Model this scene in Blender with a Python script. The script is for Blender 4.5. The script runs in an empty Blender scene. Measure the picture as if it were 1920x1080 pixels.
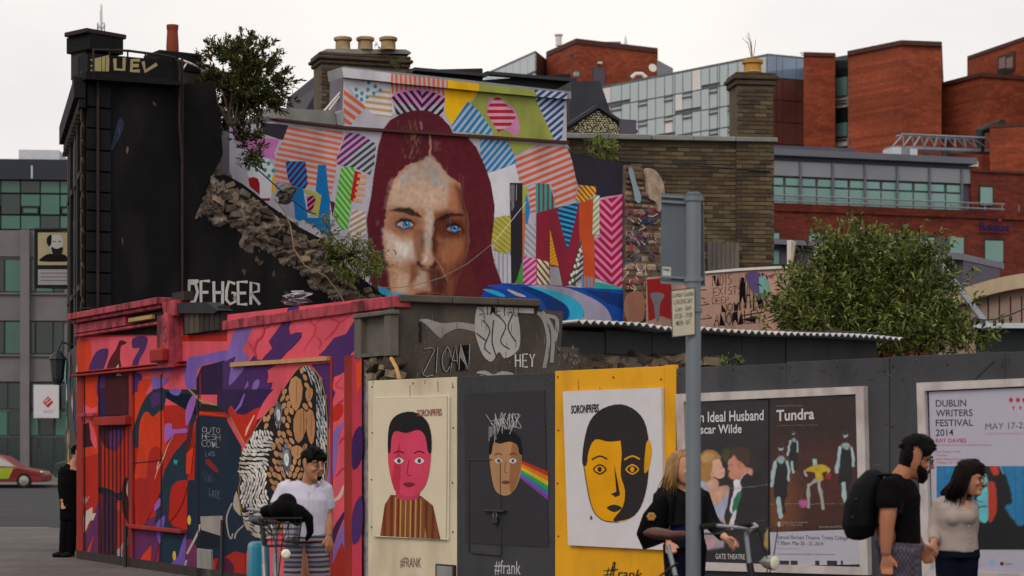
import bpy, bmesh, math, random
import numpy as np
from mathutils import Vector, Matrix
S = bpy.context.scene
COL = S.collection
random.seed(7); RNG = np.random.default_rng(7)
R = math.radians

# ------------------------------------------------------------------ camera, sky, sun, exposure
F = 4000.0; CX = 960.0; HY = 840.0; CAMZ = 1.72          # focal length and horizon in photo pixels, eye height
cam = bpy.data.objects.new('camera', bpy.data.cameras.new('camera')); COL.objects.link(cam)
cam.location = (0, 0, CAMZ); cam.rotation_euler = (R(90), 0, 0)
cam.data.sensor_width = 36.0; cam.data.lens = 36.0 * F / 1920.0
cam.data.shift_y = (HY - 540.0) / 1920.0
cam.data.clip_start = 0.1; cam.data.clip_end = 3000
cam.data.dof.use_dof = True; cam.data.dof.focus_distance = 24.0; cam.data.dof.aperture_fstop = 3.6
S.camera = cam
SUN_EL, SUN_AZ = 42.0, 205.0       # azimuth clockwise from +Y: behind the camera, to its left
wd = bpy.data.worlds.new('World'); S.world = wd; wd.use_nodes = True
nt = wd.node_tree; nt.nodes.clear()
sky = nt.nodes.new('ShaderNodeTexSky'); sky.sky_type = 'NISHITA'; sky.sun_disc = False
sky.sun_elevation = R(SUN_EL); sky.sun_rotation = R(SUN_AZ); sky.air_density = 1.0; sky.dust_density = 5.0
tc = nt.nodes.new('ShaderNodeTexCoord')
mp = nt.nodes.new('ShaderNodeMapping'); mp.inputs['Scale'].default_value = (2.0, 2.0, 5.0)
nz = nt.nodes.new('ShaderNodeTexNoise'); nz.inputs['Scale'].default_value = 1.6; nz.inputs['Detail'].default_value = 5
cr = nt.nodes.new('ShaderNodeValToRGB')
cr.color_ramp.elements[0].position = 0.32; cr.color_ramp.elements[0].color = (8.5, 8.3, 8.35, 1)
cr.color_ramp.elements[1].position = 0.62; cr.color_ramp.elements[1].color = (10.9, 10.3, 9.7, 1)
mx = nt.nodes.new('ShaderNodeMix'); mx.data_type = 'RGBA'; mx.inputs[0].default_value = 0.93   # cloud cover over the clear sky
bg = nt.nodes.new('ShaderNodeBackground'); bg.inputs['Strength'].default_value = 0.1
wo = nt.nodes.new('ShaderNodeOutputWorld')
L = nt.links.new
L(tc.outputs['Generated'], mp.inputs['Vector']); L(mp.outputs[0], nz.inputs['Vector']); L(nz.outputs['Fac'], cr.inputs[0])
L(sky.outputs[0], mx.inputs[6]); L(cr.outputs[0], mx.inputs[7]); L(mx.outputs[2], bg.inputs['Color']); L(bg.outputs[0], wo.inputs[0])
sl = bpy.data.lights.new('sun', 'SUN'); sl.energy = 1.15; sl.angle = R(25); sl.color = (1.0, 0.95, 0.88)
sun = bpy.data.objects.new('sun', sl); COL.objects.link(sun)
sd = Vector((math.sin(R(SUN_AZ)) * math.cos(R(SUN_EL)), math.cos(R(SUN_AZ)) * math.cos(R(SUN_EL)), math.sin(R(SUN_EL))))
sun.rotation_euler = sd.to_track_quat('Z', 'Y').to_euler(); sun.location = (0, 0, 60)
S.view_settings.view_transform = 'Standard'; S.view_settings.look = 'None'
S.view_settings.exposure = 0.0; S.view_settings.gamma = 1.0; S.view_settings.use_curve_mapping = False

# ------------------------------------------------------------------ materials
def lin(c): return c / 12.92 if c <= 0.04045 else ((c + 0.055) / 1.055) ** 2.4
def hx(h):
    h = h.lstrip('#')
    return tuple(lin(int(h[i:i + 2], 16) / 255.0) for i in (0, 2, 4))
MATS = {}
def _base(name):
    m = bpy.data.materials.new(name); m.use_nodes = True
    t = m.node_tree; b = t.nodes['Principled BSDF']
    return m, t, b
def _noise(t, scale, detail=4, coord='Object', stretch=None):
    tc = t.nodes.new('ShaderNodeTexCoord'); n = t.nodes.new('ShaderNodeTexNoise')
    n.inputs['Scale'].default_value = scale; n.inputs['Detail'].default_value = detail
    if stretch:
        mp = t.nodes.new('ShaderNodeMapping'); mp.inputs['Scale'].default_value = stretch
        t.links.new(tc.outputs[coord], mp.inputs['Vector']); t.links.new(mp.outputs[0], n.inputs['Vector'])
    else: t.links.new(tc.outputs[coord], n.inputs['Vector'])
    return n
def _mul(t, a_sock, lo, hi, fac_sock):
    mr = t.nodes.new('ShaderNodeMapRange'); mr.inputs['From Min'].default_value = 0.3; mr.inputs['From Max'].default_value = 0.7
    mr.inputs['To Min'].default_value = lo; mr.inputs['To Max'].default_value = hi
    t.links.new(fac_sock, mr.inputs['Value'])
    m = t.nodes.new('ShaderNodeMix'); m.data_type = 'RGBA'; m.blend_type = 'MULTIPLY'; m.inputs[0].default_value = 1.0
    if hasattr(a_sock, 'links'): t.links.new(a_sock, m.inputs[6])
    else: m.inputs[6].default_value = (*a_sock, 1)
    cmb = t.nodes.new('ShaderNodeCombineColor')
    for i in range(3): t.links.new(mr.outputs[0], cmb.inputs[i])
    t.links.new(cmb.outputs[0], m.inputs[7])
    return m.outputs[2]
def mat(name, col=None, rough=0.8, var=0.15, scale=3.0, bump=0.0, bscale=40.0, metal=0.0, stretch=None, attr=False, spec=0.3, stain=None, stain_amt=0.5, stain_scale=1.2, alpha=None, sheen=0):
    """plain procedural surface: colour (or the paint attribute) varied by noise, optional blotchy stain, optional fine relief"""
    if name in MATS: return MATS[name]
    m, t, b = _base(name)
    if attr:
        a = t.nodes.new('ShaderNodeAttribute'); a.attribute_name = 'Col'; src = a.outputs['Color']
    else: src = hx(col)
    n = _noise(t, scale, 5, stretch=stretch)
    out = _mul(t, src, 1 - var, 1 + var, n.outputs['Fac'])
    if stain:
        n2 = _noise(t, stain_scale, 8, stretch=(1, 1, 0.45))
        rp = t.nodes.new('ShaderNodeMapRange'); rp.inputs['From Min'].default_value = 0.48; rp.inputs['From Max'].default_value = 0.68
        rp.inputs['To Max'].default_value = stain_amt; t.links.new(n2.outputs['Fac'], rp.inputs['Value'])
        mm = t.nodes.new('ShaderNodeMix'); mm.data_type = 'RGBA'; mm.inputs[7].default_value = (*hx(stain), 1)
        t.links.new(rp.outputs[0], mm.inputs[0]); t.links.new(out, mm.inputs[6]); out = mm.outputs[2]
    t.links.new(out, b.inputs['Base Color'])
    b.inputs['Roughness'].default_value = rough; b.inputs['Metallic'].default_value = metal
    b.inputs['Specular IOR Level'].default_value = spec
    if bump:
        n3 = _noise(t, bscale, 6); bp = t.nodes.new('ShaderNodeBump'); bp.inputs['Strength'].default_value = bump; bp.inputs['Distance'].default_value = 0.02
        t.links.new(n3.outputs['Fac'], bp.inputs['Height']); t.links.new(bp.outputs[0], b.inputs['Normal'])
    MATS[name] = m; return m
def brickmat(name, c1, c2, mortar, sx=0.23, sy=0.085, rough=0.9):
    """far brickwork whose single bricks are too small to see"""
    if name in MATS: return MATS[name]
    m, t, b = _base(name)
    uv = t.nodes.new('ShaderNodeAttribute'); uv.attribute_name = 'WUV'
    br = t.nodes.new('ShaderNodeTexBrick'); br.inputs['Scale'].default_value = 1.0
    br.inputs['Brick Width'].default_value = sx; br.inputs['Row Height'].default_value = sy; br.inputs['Mortar Size'].default_value = 0.008
    br.inputs['Color1'].default_value = (*hx(c1), 1); br.inputs['Color2'].default_value = (*hx(c2), 1); br.inputs['Mortar'].default_value = (*hx(mortar), 1)
    t.links.new(uv.outputs['Vector'], br.inputs['Vector'])
    n = _noise(t, 0.25, 6, stretch=(1, 1, 2.5)); o = _mul(t, br.outputs['Color'], 0.78, 1.18, n.outputs['Fac'])
    n2 = _noise(t, 3.0, 3, stretch=(1, 1, 3)); o = _mul(t, o, 0.8, 1.2, n2.outputs['Fac'])
    t.links.new(o, b.inputs['Base Color']); b.inputs['Roughness'].default_value = rough; b.inputs['Specular IOR Level'].default_value = 0.15
    MATS[name] = m; return m
def glassmat(name, col, rough=0.08, spec=0.5, metal=0.0, var=0.1, scale=0.4):
    return mat(name, col, rough=rough, var=var, scale=scale, spec=spec, metal=metal)
def leafmat(name):
    if name in MATS: return MATS[name]
    m, t, b = _base(name)
    a = t.nodes.new('ShaderNodeAttribute'); a.attribute_name = 'Col'
    t.links.new(a.outputs['Color'], b.inputs['Base Color']); b.inputs['Roughness'].default_value = 0.5; b.inputs['Specular IOR Level'].default_value = 0.3
    tr = t.nodes.new('ShaderNodeBsdfTranslucent'); t.links.new(a.outputs['Color'], tr.inputs['Color'])
    ms = t.nodes.new('ShaderNodeMixShader'); ms.inputs[0].default_value = 0.3
    out = t.nodes['Material Output']
    t.links.new(b.outputs[0], ms.inputs[1]); t.links.new(tr.outputs[0], ms.inputs[2]); t.links.new(ms.outputs[0], out.inputs['Surface'])
    MATS[name] = m; return m

# ------------------------------------------------------------------ objects
ORG = {}
def root_origin(o):
    while o.parent: o = o.parent
    return o.location
def tag(o, label=None, cat=None, group=None, kind=None):
    if label: o['label'] = label
    if cat: o['category'] = cat
    if group: o['group'] = group
    if kind: o['kind'] = kind
    return o
def thing(name, loc, label, cat, group=None):
    o = bpy.data.objects.new(name, None); o.empty_display_size = 0.1; COL.objects.link(o); o.location = loc
    return tag(o, label, cat, group)
def pget(px, py, Y): return Vector(((px - CX) / F * Y, Y, CAMZ + (HY - py) / F * Y))
def Zof(py, Y): return CAMZ + (HY - py) / F * Y
def Xof(px, Y): return (px - CX) / F * Y
def pts(s, T=None):
    r = [tuple(float(a) for a in q.split(',')) for q in s.split()]
    return [T(p) for p in r] if T else r
def zm(x0, y0, k): return lambda p: (x0 + p[0] / k, y0 + p[1] / k)
class MB:
    def __init__(s): s.v = []; s.f = []; s.c = []; s.cc = None; s.uv = {}
    def add(s, vs, fs, c=None):
        b = len(s.v); s.v += [tuple(v) for v in vs]
        for f in fs: s.f.append(tuple(b + i for i in f)); s.c.append(c or s.cc)
        return s
    def box(s, lo, hi, c=None):
        x0, y0, z0 = lo; x1, y1, z1 = hi
        return s.hexa([(x0, y0, z0), (x1, y0, z0), (x1, y1, z0), (x0, y1, z0), (x0, y0, z1), (x1, y0, z1), (x1, y1, z1), (x0, y1, z1)], c)
    def hexa(s, p, c=None):
        return s.add(p, [(0, 3, 2, 1), (4, 5, 6, 7), (0, 1, 5, 4), (1, 2, 6, 5), (2, 3, 7, 6), (3, 0, 4, 7)], c)
    def prism(s, base, z0, z1, c=None):
        n = len(base); z1s = z1 if isinstance(z1, (list, tuple)) else [z1] * n
        vs = [(x, y, z0) for x, y in base] + [(base[i][0], base[i][1], z1s[i]) for i in range(n)]
        fs = [tuple(range(n))[::-1], tuple(range(n, 2 * n))] + [(i, (i + 1) % n, n + (i + 1) % n, n + i) for i in range(n)]
        return s.add(vs, fs, c)
    def tube(s, path, rad, seg=8, c=None, cap=True, closed=False):
        P = [Vector(p) for p in path]; n = len(P)
        rads = rad if isinstance(rad, (list, tuple)) else [rad] * n
        vs = []; up = None
        for i in range(n):
            a = P[i - 1] if (i > 0 or closed) else P[i]; b = P[(i + 1) % n] if (i < n - 1 or closed) else P[i]
            t = (b - a).normalized() if (b - a).length > 1e-9 else Vector((0, 0, 1))
            if up is None:
                up = Vector((0, 0, 1)) if abs(t.z) < 0.9 else Vector((0, 1, 0))
            x = t.cross(up); x = x.normalized() if x.length > 1e-6 else t.orthogonal().normalized(); y = x.cross(t).normalized(); up = y
            r = rads[i]; rx, ry = (r if isinstance(r, (tuple, list)) else (r, r))
            for k in range(seg):
                an = 2 * math.pi * k / seg
                vs.append(P[i] + x * (rx * math.cos(an)) + y * (ry * math.sin(an)))
        fs = []
        m = n if closed else n - 1
        for i in range(m):
            for k in range(seg):
                a = i * seg + k; b = i * seg + (k + 1) % seg; j = (i + 1) % n
                fs.append((a, b, j * seg + (k + 1) % seg, j * seg + k))
        if cap and not closed: fs += [tuple(range(seg))[::-1], tuple(range((n - 1) * seg, n * seg))]
        return s.add(vs, fs, c)
    def lathe(s, ctr, prof, seg=20, c=None, axis=(0, 0, 1)):
        cx = Vector(ctr); ax = Vector(axis).normalized(); ox = ax.orthogonal().normalized(); oy = ax.cross(ox)
        vs = []; fs = []
        for r, h in prof:
            for k in range(seg):
                a = 2 * math.pi * k / seg; vs.append(cx + ax * h + ox * (r * math.cos(a)) + oy * (r * math.sin(a)))
        for i in range(len(prof) - 1):
            for k in range(seg):
                fs.append((i * seg + k, i * seg + (k + 1) % seg, (i + 1) * seg + (k + 1) % seg, (i + 1) * seg + k))
        fs += [tuple(range(seg))[::-1], tuple(range((len(prof) - 1) * seg, len(prof) * seg))]
        return s.add(vs, fs, c)
    def ell(s, ctr, r, seg=14, rings=9, M=None, c=None):
        vs = []; fs = []; ctr = Vector(ctr)
        for i in range(rings + 1):
            th = math.pi * i / rings
            for k in range(seg):
                a = 2 * math.pi * k / seg
                p = Vector((r[0] * math.sin(th) * math.cos(a), r[1] * math.sin(th) * math.sin(a), r[2] * math.cos(th)))
                vs.append(ctr + (M @ p if M else p))
        for i in range(rings):
            for k in range(seg): fs.append((i * seg + k, (i + 1) * seg + k, (i + 1) * seg + (k + 1) % seg, i * seg + (k + 1) % seg))
        return s.add(vs, fs, c)
    def bevel(s, w=0.01, seg=1): s.bv = (w, seg); return s
    def build(s, name, m, parent=None, smooth=False, wuv=None):
        V = np.array(s.v, dtype=float)
        if parent is not None: org = np.array(root_origin(parent))
        else:
            lo = V.min(0); hi = V.max(0); org = np.array([(lo[0] + hi[0]) / 2, (lo[1] + hi[1]) / 2, lo[2]])
        me = bpy.data.meshes.new(name); me.from_pydata((V - org).tolist(), [], s.f)
        if any(c is not None for c in s.c):
            at = me.color_attributes.new('Col', 'FLOAT_COLOR', 'CORNER')
            tot = np.array([len(f) for f in s.f]); cols = np.array([(*(c or (0.5, 0.5, 0.5)), 1.0) for c in s.c])
            at.data.foreach_set('color', np.repeat(cols, tot, axis=0).ravel())
        if wuv is not None:      # metres along the wall and up, for brick courses
            at = me.attributes.new('WUV', 'FLOAT_VECTOR', 'POINT')
            me.update()
            q = np.zeros((len(V), 3)); q[:, 0] = V[:, 0] * wuv[0] + V[:, 1] * wuv[1]; q[:, 1] = V[:, 2]
            at.data.foreach_set('vector', q.ravel())
        if getattr(s, 'bv', None):
            b = bmesh.new(); b.from_mesh(me); bmesh.ops.bevel(b, geom=b.edges[:], offset=s.bv[0], segments=s.bv[1], affect='EDGES', profile=0.5, clamp_overlap=True); b.to_mesh(me); b.free()
        me.materials.append(m if not isinstance(m, str) else MATS[m])
        if smooth: me.shade_smooth()
        me.update()
        o = bpy.data.objects.new(name, me); COL.objects.link(o)
        if parent is not None: o.parent = parent
        else: o.location = org
        return o
class Wall:
    """a vertical plane given by two photo columns and their distances"""
    def __init__(s, pa, Ya, pb, Yb):
        s.A = np.array([Xof(pa, Ya), Ya]); B = np.array([Xof(pb, Yb), Yb]); d = B - s.A
        s.len = float(np.hypot(*d)); s.u = d / s.len
        n = np.array([-s.u[1], s.u[0]]); s.n = n if n @ (-s.A) > 0 else -n
    def uz(s, px, py):
        px = np.asarray(px, float); py = np.asarray(py, float)
        dx = (px - CX) / F; t = (s.A @ s.n) / (dx * s.n[0] + s.n[1])
        return (dx * t - s.A[0]) * s.u[0] + (t - s.A[1]) * s.u[1], CAMZ + (HY - py) / F * t
    def w(s, u, z, d=0.0): return Vector((s.A[0] + s.u[0] * u + s.n[0] * d, s.A[1] + s.u[1] * u + s.n[1] * d, z))
    def p(s, px, py, d=0.0):
        u, z = s.uz(px, py); return s.w(float(u), float(z), d)
    def U(s, px): return float(s.uz(px, HY)[0])
    def Zp(s, px, py): return float(s.uz(px, py)[1])
    def box(s, mb, u0, u1, z0, z1, d0, d1, c=None):
        return mb.hexa([s.w(u0, z0, d1), s.w(u1, z0, d1), s.w(u1, z0, d0), s.w(u0, z0, d0), s.w(u0, z1, d1), s.w(u1, z1, d1), s.w(u1, z1, d0), s.w(u0, z1, d0)], c)
    def pbox(s, mb, x0, y0, x1, y1, d0, d1, c=None, zx=None):
        """box by photo pixels: columns x0..x1, rows read at column zx (default x0)"""
        zx = x0 if zx is None else zx
        return s.box(mb, s.U(x0), s.U(x1), s.Zp(zx, y1), s.Zp(zx, y0), d0, d1, c)
    def slab(s, mb, pp, d0, d1, c=None):
        """outline in photo pixels, front at d1, back at d0"""
        q = [s.uz(*p) for p in pp]; n = len(q)
        ar = sum(q[i][0] * q[(i + 1) % n][1] - q[(i + 1) % n][0] * q[i][1] for i in range(n))
        if ar < 0: q = q[::-1]
        vs = [s.w(u, z, d1) for u, z in q] + [s.w(u, z, d0) for u, z in q]
        fs = [tuple(range(n)), tuple(range(n, 2 * n))[::-1]] + [(i, n + i, n + (i + 1) % n, (i + 1) % n) for i in range(n)]
        return mb.add(vs, fs, c)
    def strip(s, mb, pp, d0, d1, width, c=None): pass
    def off(s, d):
        o = Wall.__new__(Wall); o.A = s.A + s.n * d; o.u = s.u; o.n = s.n; o.len = s.len; return o
def clip_half(poly, a, b, c):
    out = []; n = len(poly)
    for i in range(n):
        p = poly[i]; q = poly[(i + 1) % n]; fp = a * p[0] + b * p[1] + c; fq = a * q[0] + b * q[1] + c
        if fp >= 0: out.append(p)
        if (fp >= 0) != (fq >= 0):
            t = fp / (fp - fq); out.append((p[0] + t * (q[0] - p[0]), p[1] + t * (q[1] - p[1])))
    return out
def smooth(p, k=5, closed=True):
    """Catmull-Rom through the points"""
    n = len(p); out = []
    rng = range(n) if closed else range(n - 1)
    for i in rng:
        g = (lambda j: p[j % n]) if closed else (lambda j: p[max(0, min(n - 1, j))])
        p0, p1, p2, p3 = g(i - 1), g(i), g(i + 1), g(i + 2)
        for j in range(k):
            t = j / k; t2 = t * t; t3 = t2 * t
            out.append(tuple(0.5 * (2 * p1[a] + (p2[a] - p0[a]) * t + (2 * p0[a] - 5 * p1[a] + 4 * p2[a] - p3[a]) * t2 + (3 * p1[a] - p0[a] - 3 * p2[a] + p3[a]) * t3) for a in (0, 1)))
    if not closed: out.append(p[-1])
    return out
class Paint:
    """flat paint or print on a wall: sharp-edged shapes, each coat a hair above the one it covers"""
    def __init__(s, W, d=0.004, step=0.0015): s.W = W; s.d = d; s.step = step; s.mb = MB(); s.lv = []
    def _level(s, pp, lv=None):
        xs = [p[0] for p in pp]; ys = [p[1] for p in pp]; bb = (min(xs), min(ys), max(xs), max(ys))
        if lv is None:
            lv = 0
            for b, l in s.lv:
                if l >= lv and b[0] < bb[2] and bb[0] < b[2] and b[1] < bb[3] and bb[1] < b[3]: lv = l + 1
        s.lv.append((bb, lv)); return s.d + lv * s.step
    def poly(s, pp, col, T=None, sm=0, lv=None):
        if isinstance(pp, str): pp = pts(pp, T)
        if sm: pp = smooth(pp, sm)
        if len(pp) < 3: return s
        d = s._level(pp, lv); q = [s.W.uz(*p) for p in pp]; n = len(q)
        ar = sum(q[i][0] * q[(i + 1) % n][1] - q[(i + 1) % n][0] * q[i][1] for i in range(n))
        if ar < 0: q = q[::-1]
        # keep the front face towards the viewer
        vs = [s.W.w(u, z, d) for u, z in q]; s.mb.add(vs, [tuple(range(n))], hx(col) if isinstance(col, str) else col); return s
    def stripes(s, pp, ang, period, duty, col, T=None, phase=0.0, base=None, lv=None):
        if isinstance(pp, str): pp = pts(pp, T)
        if base: s.poly(pp, base)
        a = -math.sin(R(ang)); b = math.cos(R(ang)); cs = [a * p[0] + b * p[1] for p in pp]
        k = math.floor((min(cs) - phase) / period); dl = None
        todo = []
        while phase + k * period < max(cs):
            t0 = phase + k * period; q = clip_half(clip_half(pp, a, b, -t0), -a, -b, t0 + duty * period)
            if len(q) >= 3: todo.append(q)
            k += 1
        if todo:
            allp = [p for q in todo for p in q]
            xs = [p[0] for p in allp]; ys = [p[1] for p in allp]; bb = [(min(xs), min(ys)), (max(xs), max(ys))]
            d = s._level(bb, lv); l = int(round((d - s.d) / s.step))
            for q in todo:
                n0 = len(s.lv); s.poly(q, col, lv=l); del s.lv[n0:]
        return s
    def stroke(s, pp, wd, col, T=None, sm=0, taper=False, lv=None):
        if isinstance(pp, str): pp = pts(pp, T)
        if sm: pp = smooth(pp, sm, False)
        n = len(pp); Lq = []; Rq = []
        for i in range(n):
            a = pp[max(0, i - 1)]; b = pp[min(n - 1, i + 1)]; dx, dy = b[0] - a[0], b[1] - a[1]; l = math.hypot(dx, dy) or 1
            w = (wd if not taper else wd * (0.15 + 0.85 * math.sin(math.pi * (i + 0.3) / (n - 0.4)))) / 2
            if isinstance(wd, (list, tuple)): pass
            Lq.append((pp[i][0] - dy / l * w, pp[i][1] + dx / l * w)); Rq.append((pp[i][0] + dy / l * w, pp[i][1] - dx / l * w))
        return s.poly(Lq + Rq[::-1], col, lv=lv)
    def dot(s, x, y, rx, ry, col, n=14, lv=None): return s.poly([(x + rx * math.cos(2 * math.pi * i / n), y + ry * math.sin(2 * math.pi * i / n)) for i in range(n)], col, lv=lv)
    def text(s, string, tl, tr, bl, col, bold=0.0, lv=None, shear=0.0):
        """printed words filling the parallelogram top-left, top-right, bottom-left (photo pixels)"""
        V, Fc = text_mesh(string, bold, shear)
        lo = V.min(0); hi = V.max(0); n = (V - lo) / (hi - lo)
        P = [(tl[0] + a * (tr[0] - tl[0]) + (1 - b) * (bl[0] - tl[0]), tl[1] + a * (tr[1] - tl[1]) + (1 - b) * (bl[1] - tl[1])) for a, b in n]
        d = s._level([tl, tr, bl, (tr[0] + bl[0] - tl[0], tr[1] + bl[1] - tl[1])], lv)
        s.mb.add([s.W.w(*map(float, s.W.uz(*p)), d) for p in P], Fc, hx(col)); return s
    def graffiti(s, string, tl, tr, bl, wd, col, jit=0.06, lv=None, sp=0.18):
        """brush letters from single strokes"""
        n = len(string); d0 = None
        for i, ch in enumerate(string):
            for st in STROKES.get(ch, []):
                q = []
                for (a, b) in st:
                    a = (i + sp / 2 + a * (1 - sp)) / n + random.uniform(-jit, jit) / n; b = 1 - b + random.uniform(-jit, jit)
                    q.append((tl[0] + a * (tr[0] - tl[0]) + b * (bl[0] - tl[0]), tl[1] + a * (tr[1] - tl[1]) + b * (bl[1] - tl[1])))
                s.stroke(q, wd * random.uniform(0.85, 1.15), col, lv=lv)
        return s
    def build(s, name, parent, m=None): return s.mb.build(name, m or MATS['paint'], parent)
STROKES = {c: [[tuple(float(k) / 10 for k in q.split(',')) for q in st.split()] for st in v.split('|')] for c, v in {
 'A': '0,0 5,10 10,0|2,4 8,4', 'B': '0,0 0,10 8,9 8,6 0,5 9,3 8,0 0,0', 'C': '10,9 3,10 0,6 0,3 4,0 10,1', 'D': '0,0 0,10 7,9 10,5 7,1 0,0', 'E': '10,10 0,10 0,0 10,0|0,5 8,5',
 'F': '10,10 0,10 0,0|0,5 7,5', 'G': '10,9 3,10 0,6 0,2 5,0 10,1 10,5 6,5', 'H': '0,0 0,10|10,0 10,10|0,5 10,5', 'I': '5,0 5,10', 'J': '8,10 8,2 4,0 0,2', 'K': '0,0 0,10|10,10 0,5 10,0',
 'L': '0,10 0,0 9,0', 'M': '0,0 1,10 5,4 9,10 10,0', 'N': '0,0 0,10 10,0 10,10', 'O': '5,10 0,7 0,3 5,0 10,3 10,7 5,10', 'P': '0,0 0,10 9,9 9,6 0,4', 'Q': '5,10 0,6 1,1 6,0 10,4 9,9 5,10|6,3 10,-1',
 'R': '0,0 0,10 9,9 9,6 0,5 10,0', 'S': '10,9 4,10 0,7 9,4 9,1 0,0', 'T': '0,10 10,10|5,10 5,0', 'U': '0,10 0,2 5,0 10,2 10,10', 'V': '0,10 5,0 10,10', 'W': '0,10 2,0 5,7 8,0 10,10',
 'X': '0,0 10,10|0,10 10,0', 'Y': '0,10 5,5 10,10|5,5 5,0', 'Z': '0,10 10,10 0,0 10,0', '#': '3,0 5,10|7,0 9,10|0,3 10,3|1,7 10,7'}.items()}
_TX = {}
def text_mesh(string, bold=0.0, shear=0.0):
    k = (string, bold, shear)
    if k not in _TX:
        cu = bpy.data.curves.new('t', 'FONT'); cu.body = string; cu.offset = bold; cu.shear = shear; cu.resolution_u = 3; cu.space_line = 0.95
        ob = bpy.data.objects.new('t', cu); COL.objects.link(ob); bpy.context.view_layer.update()
        dg = bpy.context.evaluated_depsgraph_get(); me = bpy.data.meshes.new_from_object(ob.evaluated_get(dg))
        V = np.array([v.co[:2] for v in me.vertices]); Fc = [tuple(p.vertices) for p in me.polygons]
        bpy.data.objects.remove(ob); bpy.data.curves.remove(cu); bpy.data.meshes.remove(me); _TX[k] = (V, Fc)
    return _TX[k]
class Canvas:
    """blended brushwork or a printed picture: a fine sheet of paint on the wall, one colour per vertex"""
    def __init__(s, W, x0, y0, x1, y1, step, col, clip=None):
        s.W = W; nx = int((x1 - x0) / step) + 1; ny = int((y1 - y0) / step) + 1
        s.X, s.Y = np.meshgrid(np.linspace(x0, x1, nx), np.linspace(y0, y1, ny)); s.C = np.zeros(s.X.shape + (3,)); s.C[:] = hx(col); s.clip = clip
        s.WX = s.X + 0.0; s.WY = s.Y + 0.0
        g = RNG.normal(size=(ny // 4 + 3, nx // 4 + 3)); g = np.kron(g, np.ones((4, 4)))[:ny, :nx]
        for ax in (0, 1):
            for _ in range(6): g = (np.roll(g, 1, ax) + np.roll(g, -1, ax) + 2 * g) / 4
        s.N = g / (g.std() + 1e-9)
    def rough(s, amp):
        s.WX = s.X + amp * s.N; s.WY = s.Y + amp * np.roll(s.N, 17, 0); return s
    def _sd(s, pp):
        X, Y = s.WX, s.WY; d = np.full(X.shape, 1e18); ins = np.zeros(X.shape, bool); n = len(pp)
        for i in range(n):
            ax, ay = pp[i]; bx, by = pp[(i + 1) % n]; ex, ey = bx - ax, by - ay; l = ex * ex + ey * ey or 1e-9
            t = np.clip(((X - ax) * ex + (Y - ay) * ey) / l, 0, 1); d = np.minimum(d, (X - ax - t * ex) ** 2 + (Y - ay - t * ey) ** 2)
            if ay != by: ins ^= ((ay > Y) != (by > Y)) & (X < (bx - ax) * (Y - ay) / (by - ay) + ax)
        return np.where(ins, -1, 1) * np.sqrt(d)
    def _mix(s, m, col, a):
        m = (np.clip(m, 0, 1) * a)[..., None]; s.C = s.C * (1 - m) + np.array(hx(col)) * m; return s
    def poly(s, pp, col, soft=1.0, a=1.0, T=None, sm=0):
        if isinstance(pp, str): pp = pts(pp, T)
        if sm: pp = smooth(pp, sm)
        return s._mix(0.5 - s._sd(pp) / soft, col, a)
    def line(s, pp, wd, col, soft=1.0, a=1.0, T=None, sm=0):
        if isinstance(pp, str): pp = pts(pp, T)
        if sm: pp = smooth(pp, sm, False)
        X, Y = s.WX, s.WY; d = np.full(X.shape, 1e18)
        for (ax, ay), (bx, by) in zip(pp[:-1], pp[1:]):
            ex, ey = bx - ax, by - ay; l = ex * ex + ey * ey or 1e-9; t = np.clip(((X - ax) * ex + (Y - ay) * ey) / l, 0, 1)
            d = np.minimum(d, (X - ax - t * ex) ** 2 + (Y - ay - t * ey) ** 2)
        return s._mix(0.5 - (np.sqrt(d) - wd / 2) / soft, col, a)
    def ell(s, x, y, rx, ry, col, soft=1.0, a=1.0, rot=0.0):
        dx, dy = s.WX - x, s.WY - y; c, n = math.cos(R(rot)), math.sin(R(rot)); q = np.sqrt(((dx * c + dy * n) / rx) ** 2 + ((-dx * n + dy * c) / ry) ** 2)
        return s._mix(0.5 - (q - 1) * min(rx, ry) / soft, col, a)
    def grain(s, amt): s.C *= (1 + amt * s.N[..., None]); s.C = np.clip(s.C, 0, 1); return s
    def build(s, name, parent, d=0.004, m=None):
        u, z = s.W.uz(s.X, s.Y); ny, nx = s.X.shape
        V = np.stack([s.W.A[0] + s.W.u[0] * u + s.W.n[0] * d, s.W.A[1] + s.W.u[1] * u + s.W.n[1] * d, z], -1).reshape(-1, 3) - np.array(root_origin(parent))
        i = np.arange(ny * nx).reshape(ny, nx); q = np.stack([i[1:, :-1], i[1:, 1:], i[:-1, 1:], i[:-1, :-1]], -1).reshape(-1, 4)
        if s.clip is not None:
            s.WX, s.WY = s.X, s.Y; ins = (s._sd(s.clip) < 0).reshape(-1); q = q[ins[q].all(1)]
            used = np.unique(q); mp = np.full(ny * nx, -1); mp[used] = np.arange(len(used)); q = mp[q]; V = V[used]; C = s.C.reshape(-1, 3)[used]
        else: C = s.C.reshape(-1, 3)
        me = bpy.data.meshes.new(name); me.from_pydata(V.tolist(), [], q.tolist())
        at = me.color_attributes.new('Col', 'FLOAT_COLOR', 'POINT'); at.data.foreach_set('color', np.concatenate([C, np.ones((len(C), 1))], 1).ravel())
        me.materials.append(m or MATS['paint']); me.update()
        o = bpy.data.objects.new(name, me); COL.objects.link(o); o.parent = parent; return o
mat('paint', rough=0.85, var=0.1, scale=2.5, attr=True, bump=0.18, bscale=30, spec=0.15, stain='2e282c', stain_amt=.28, stain_scale=1.6)
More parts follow.
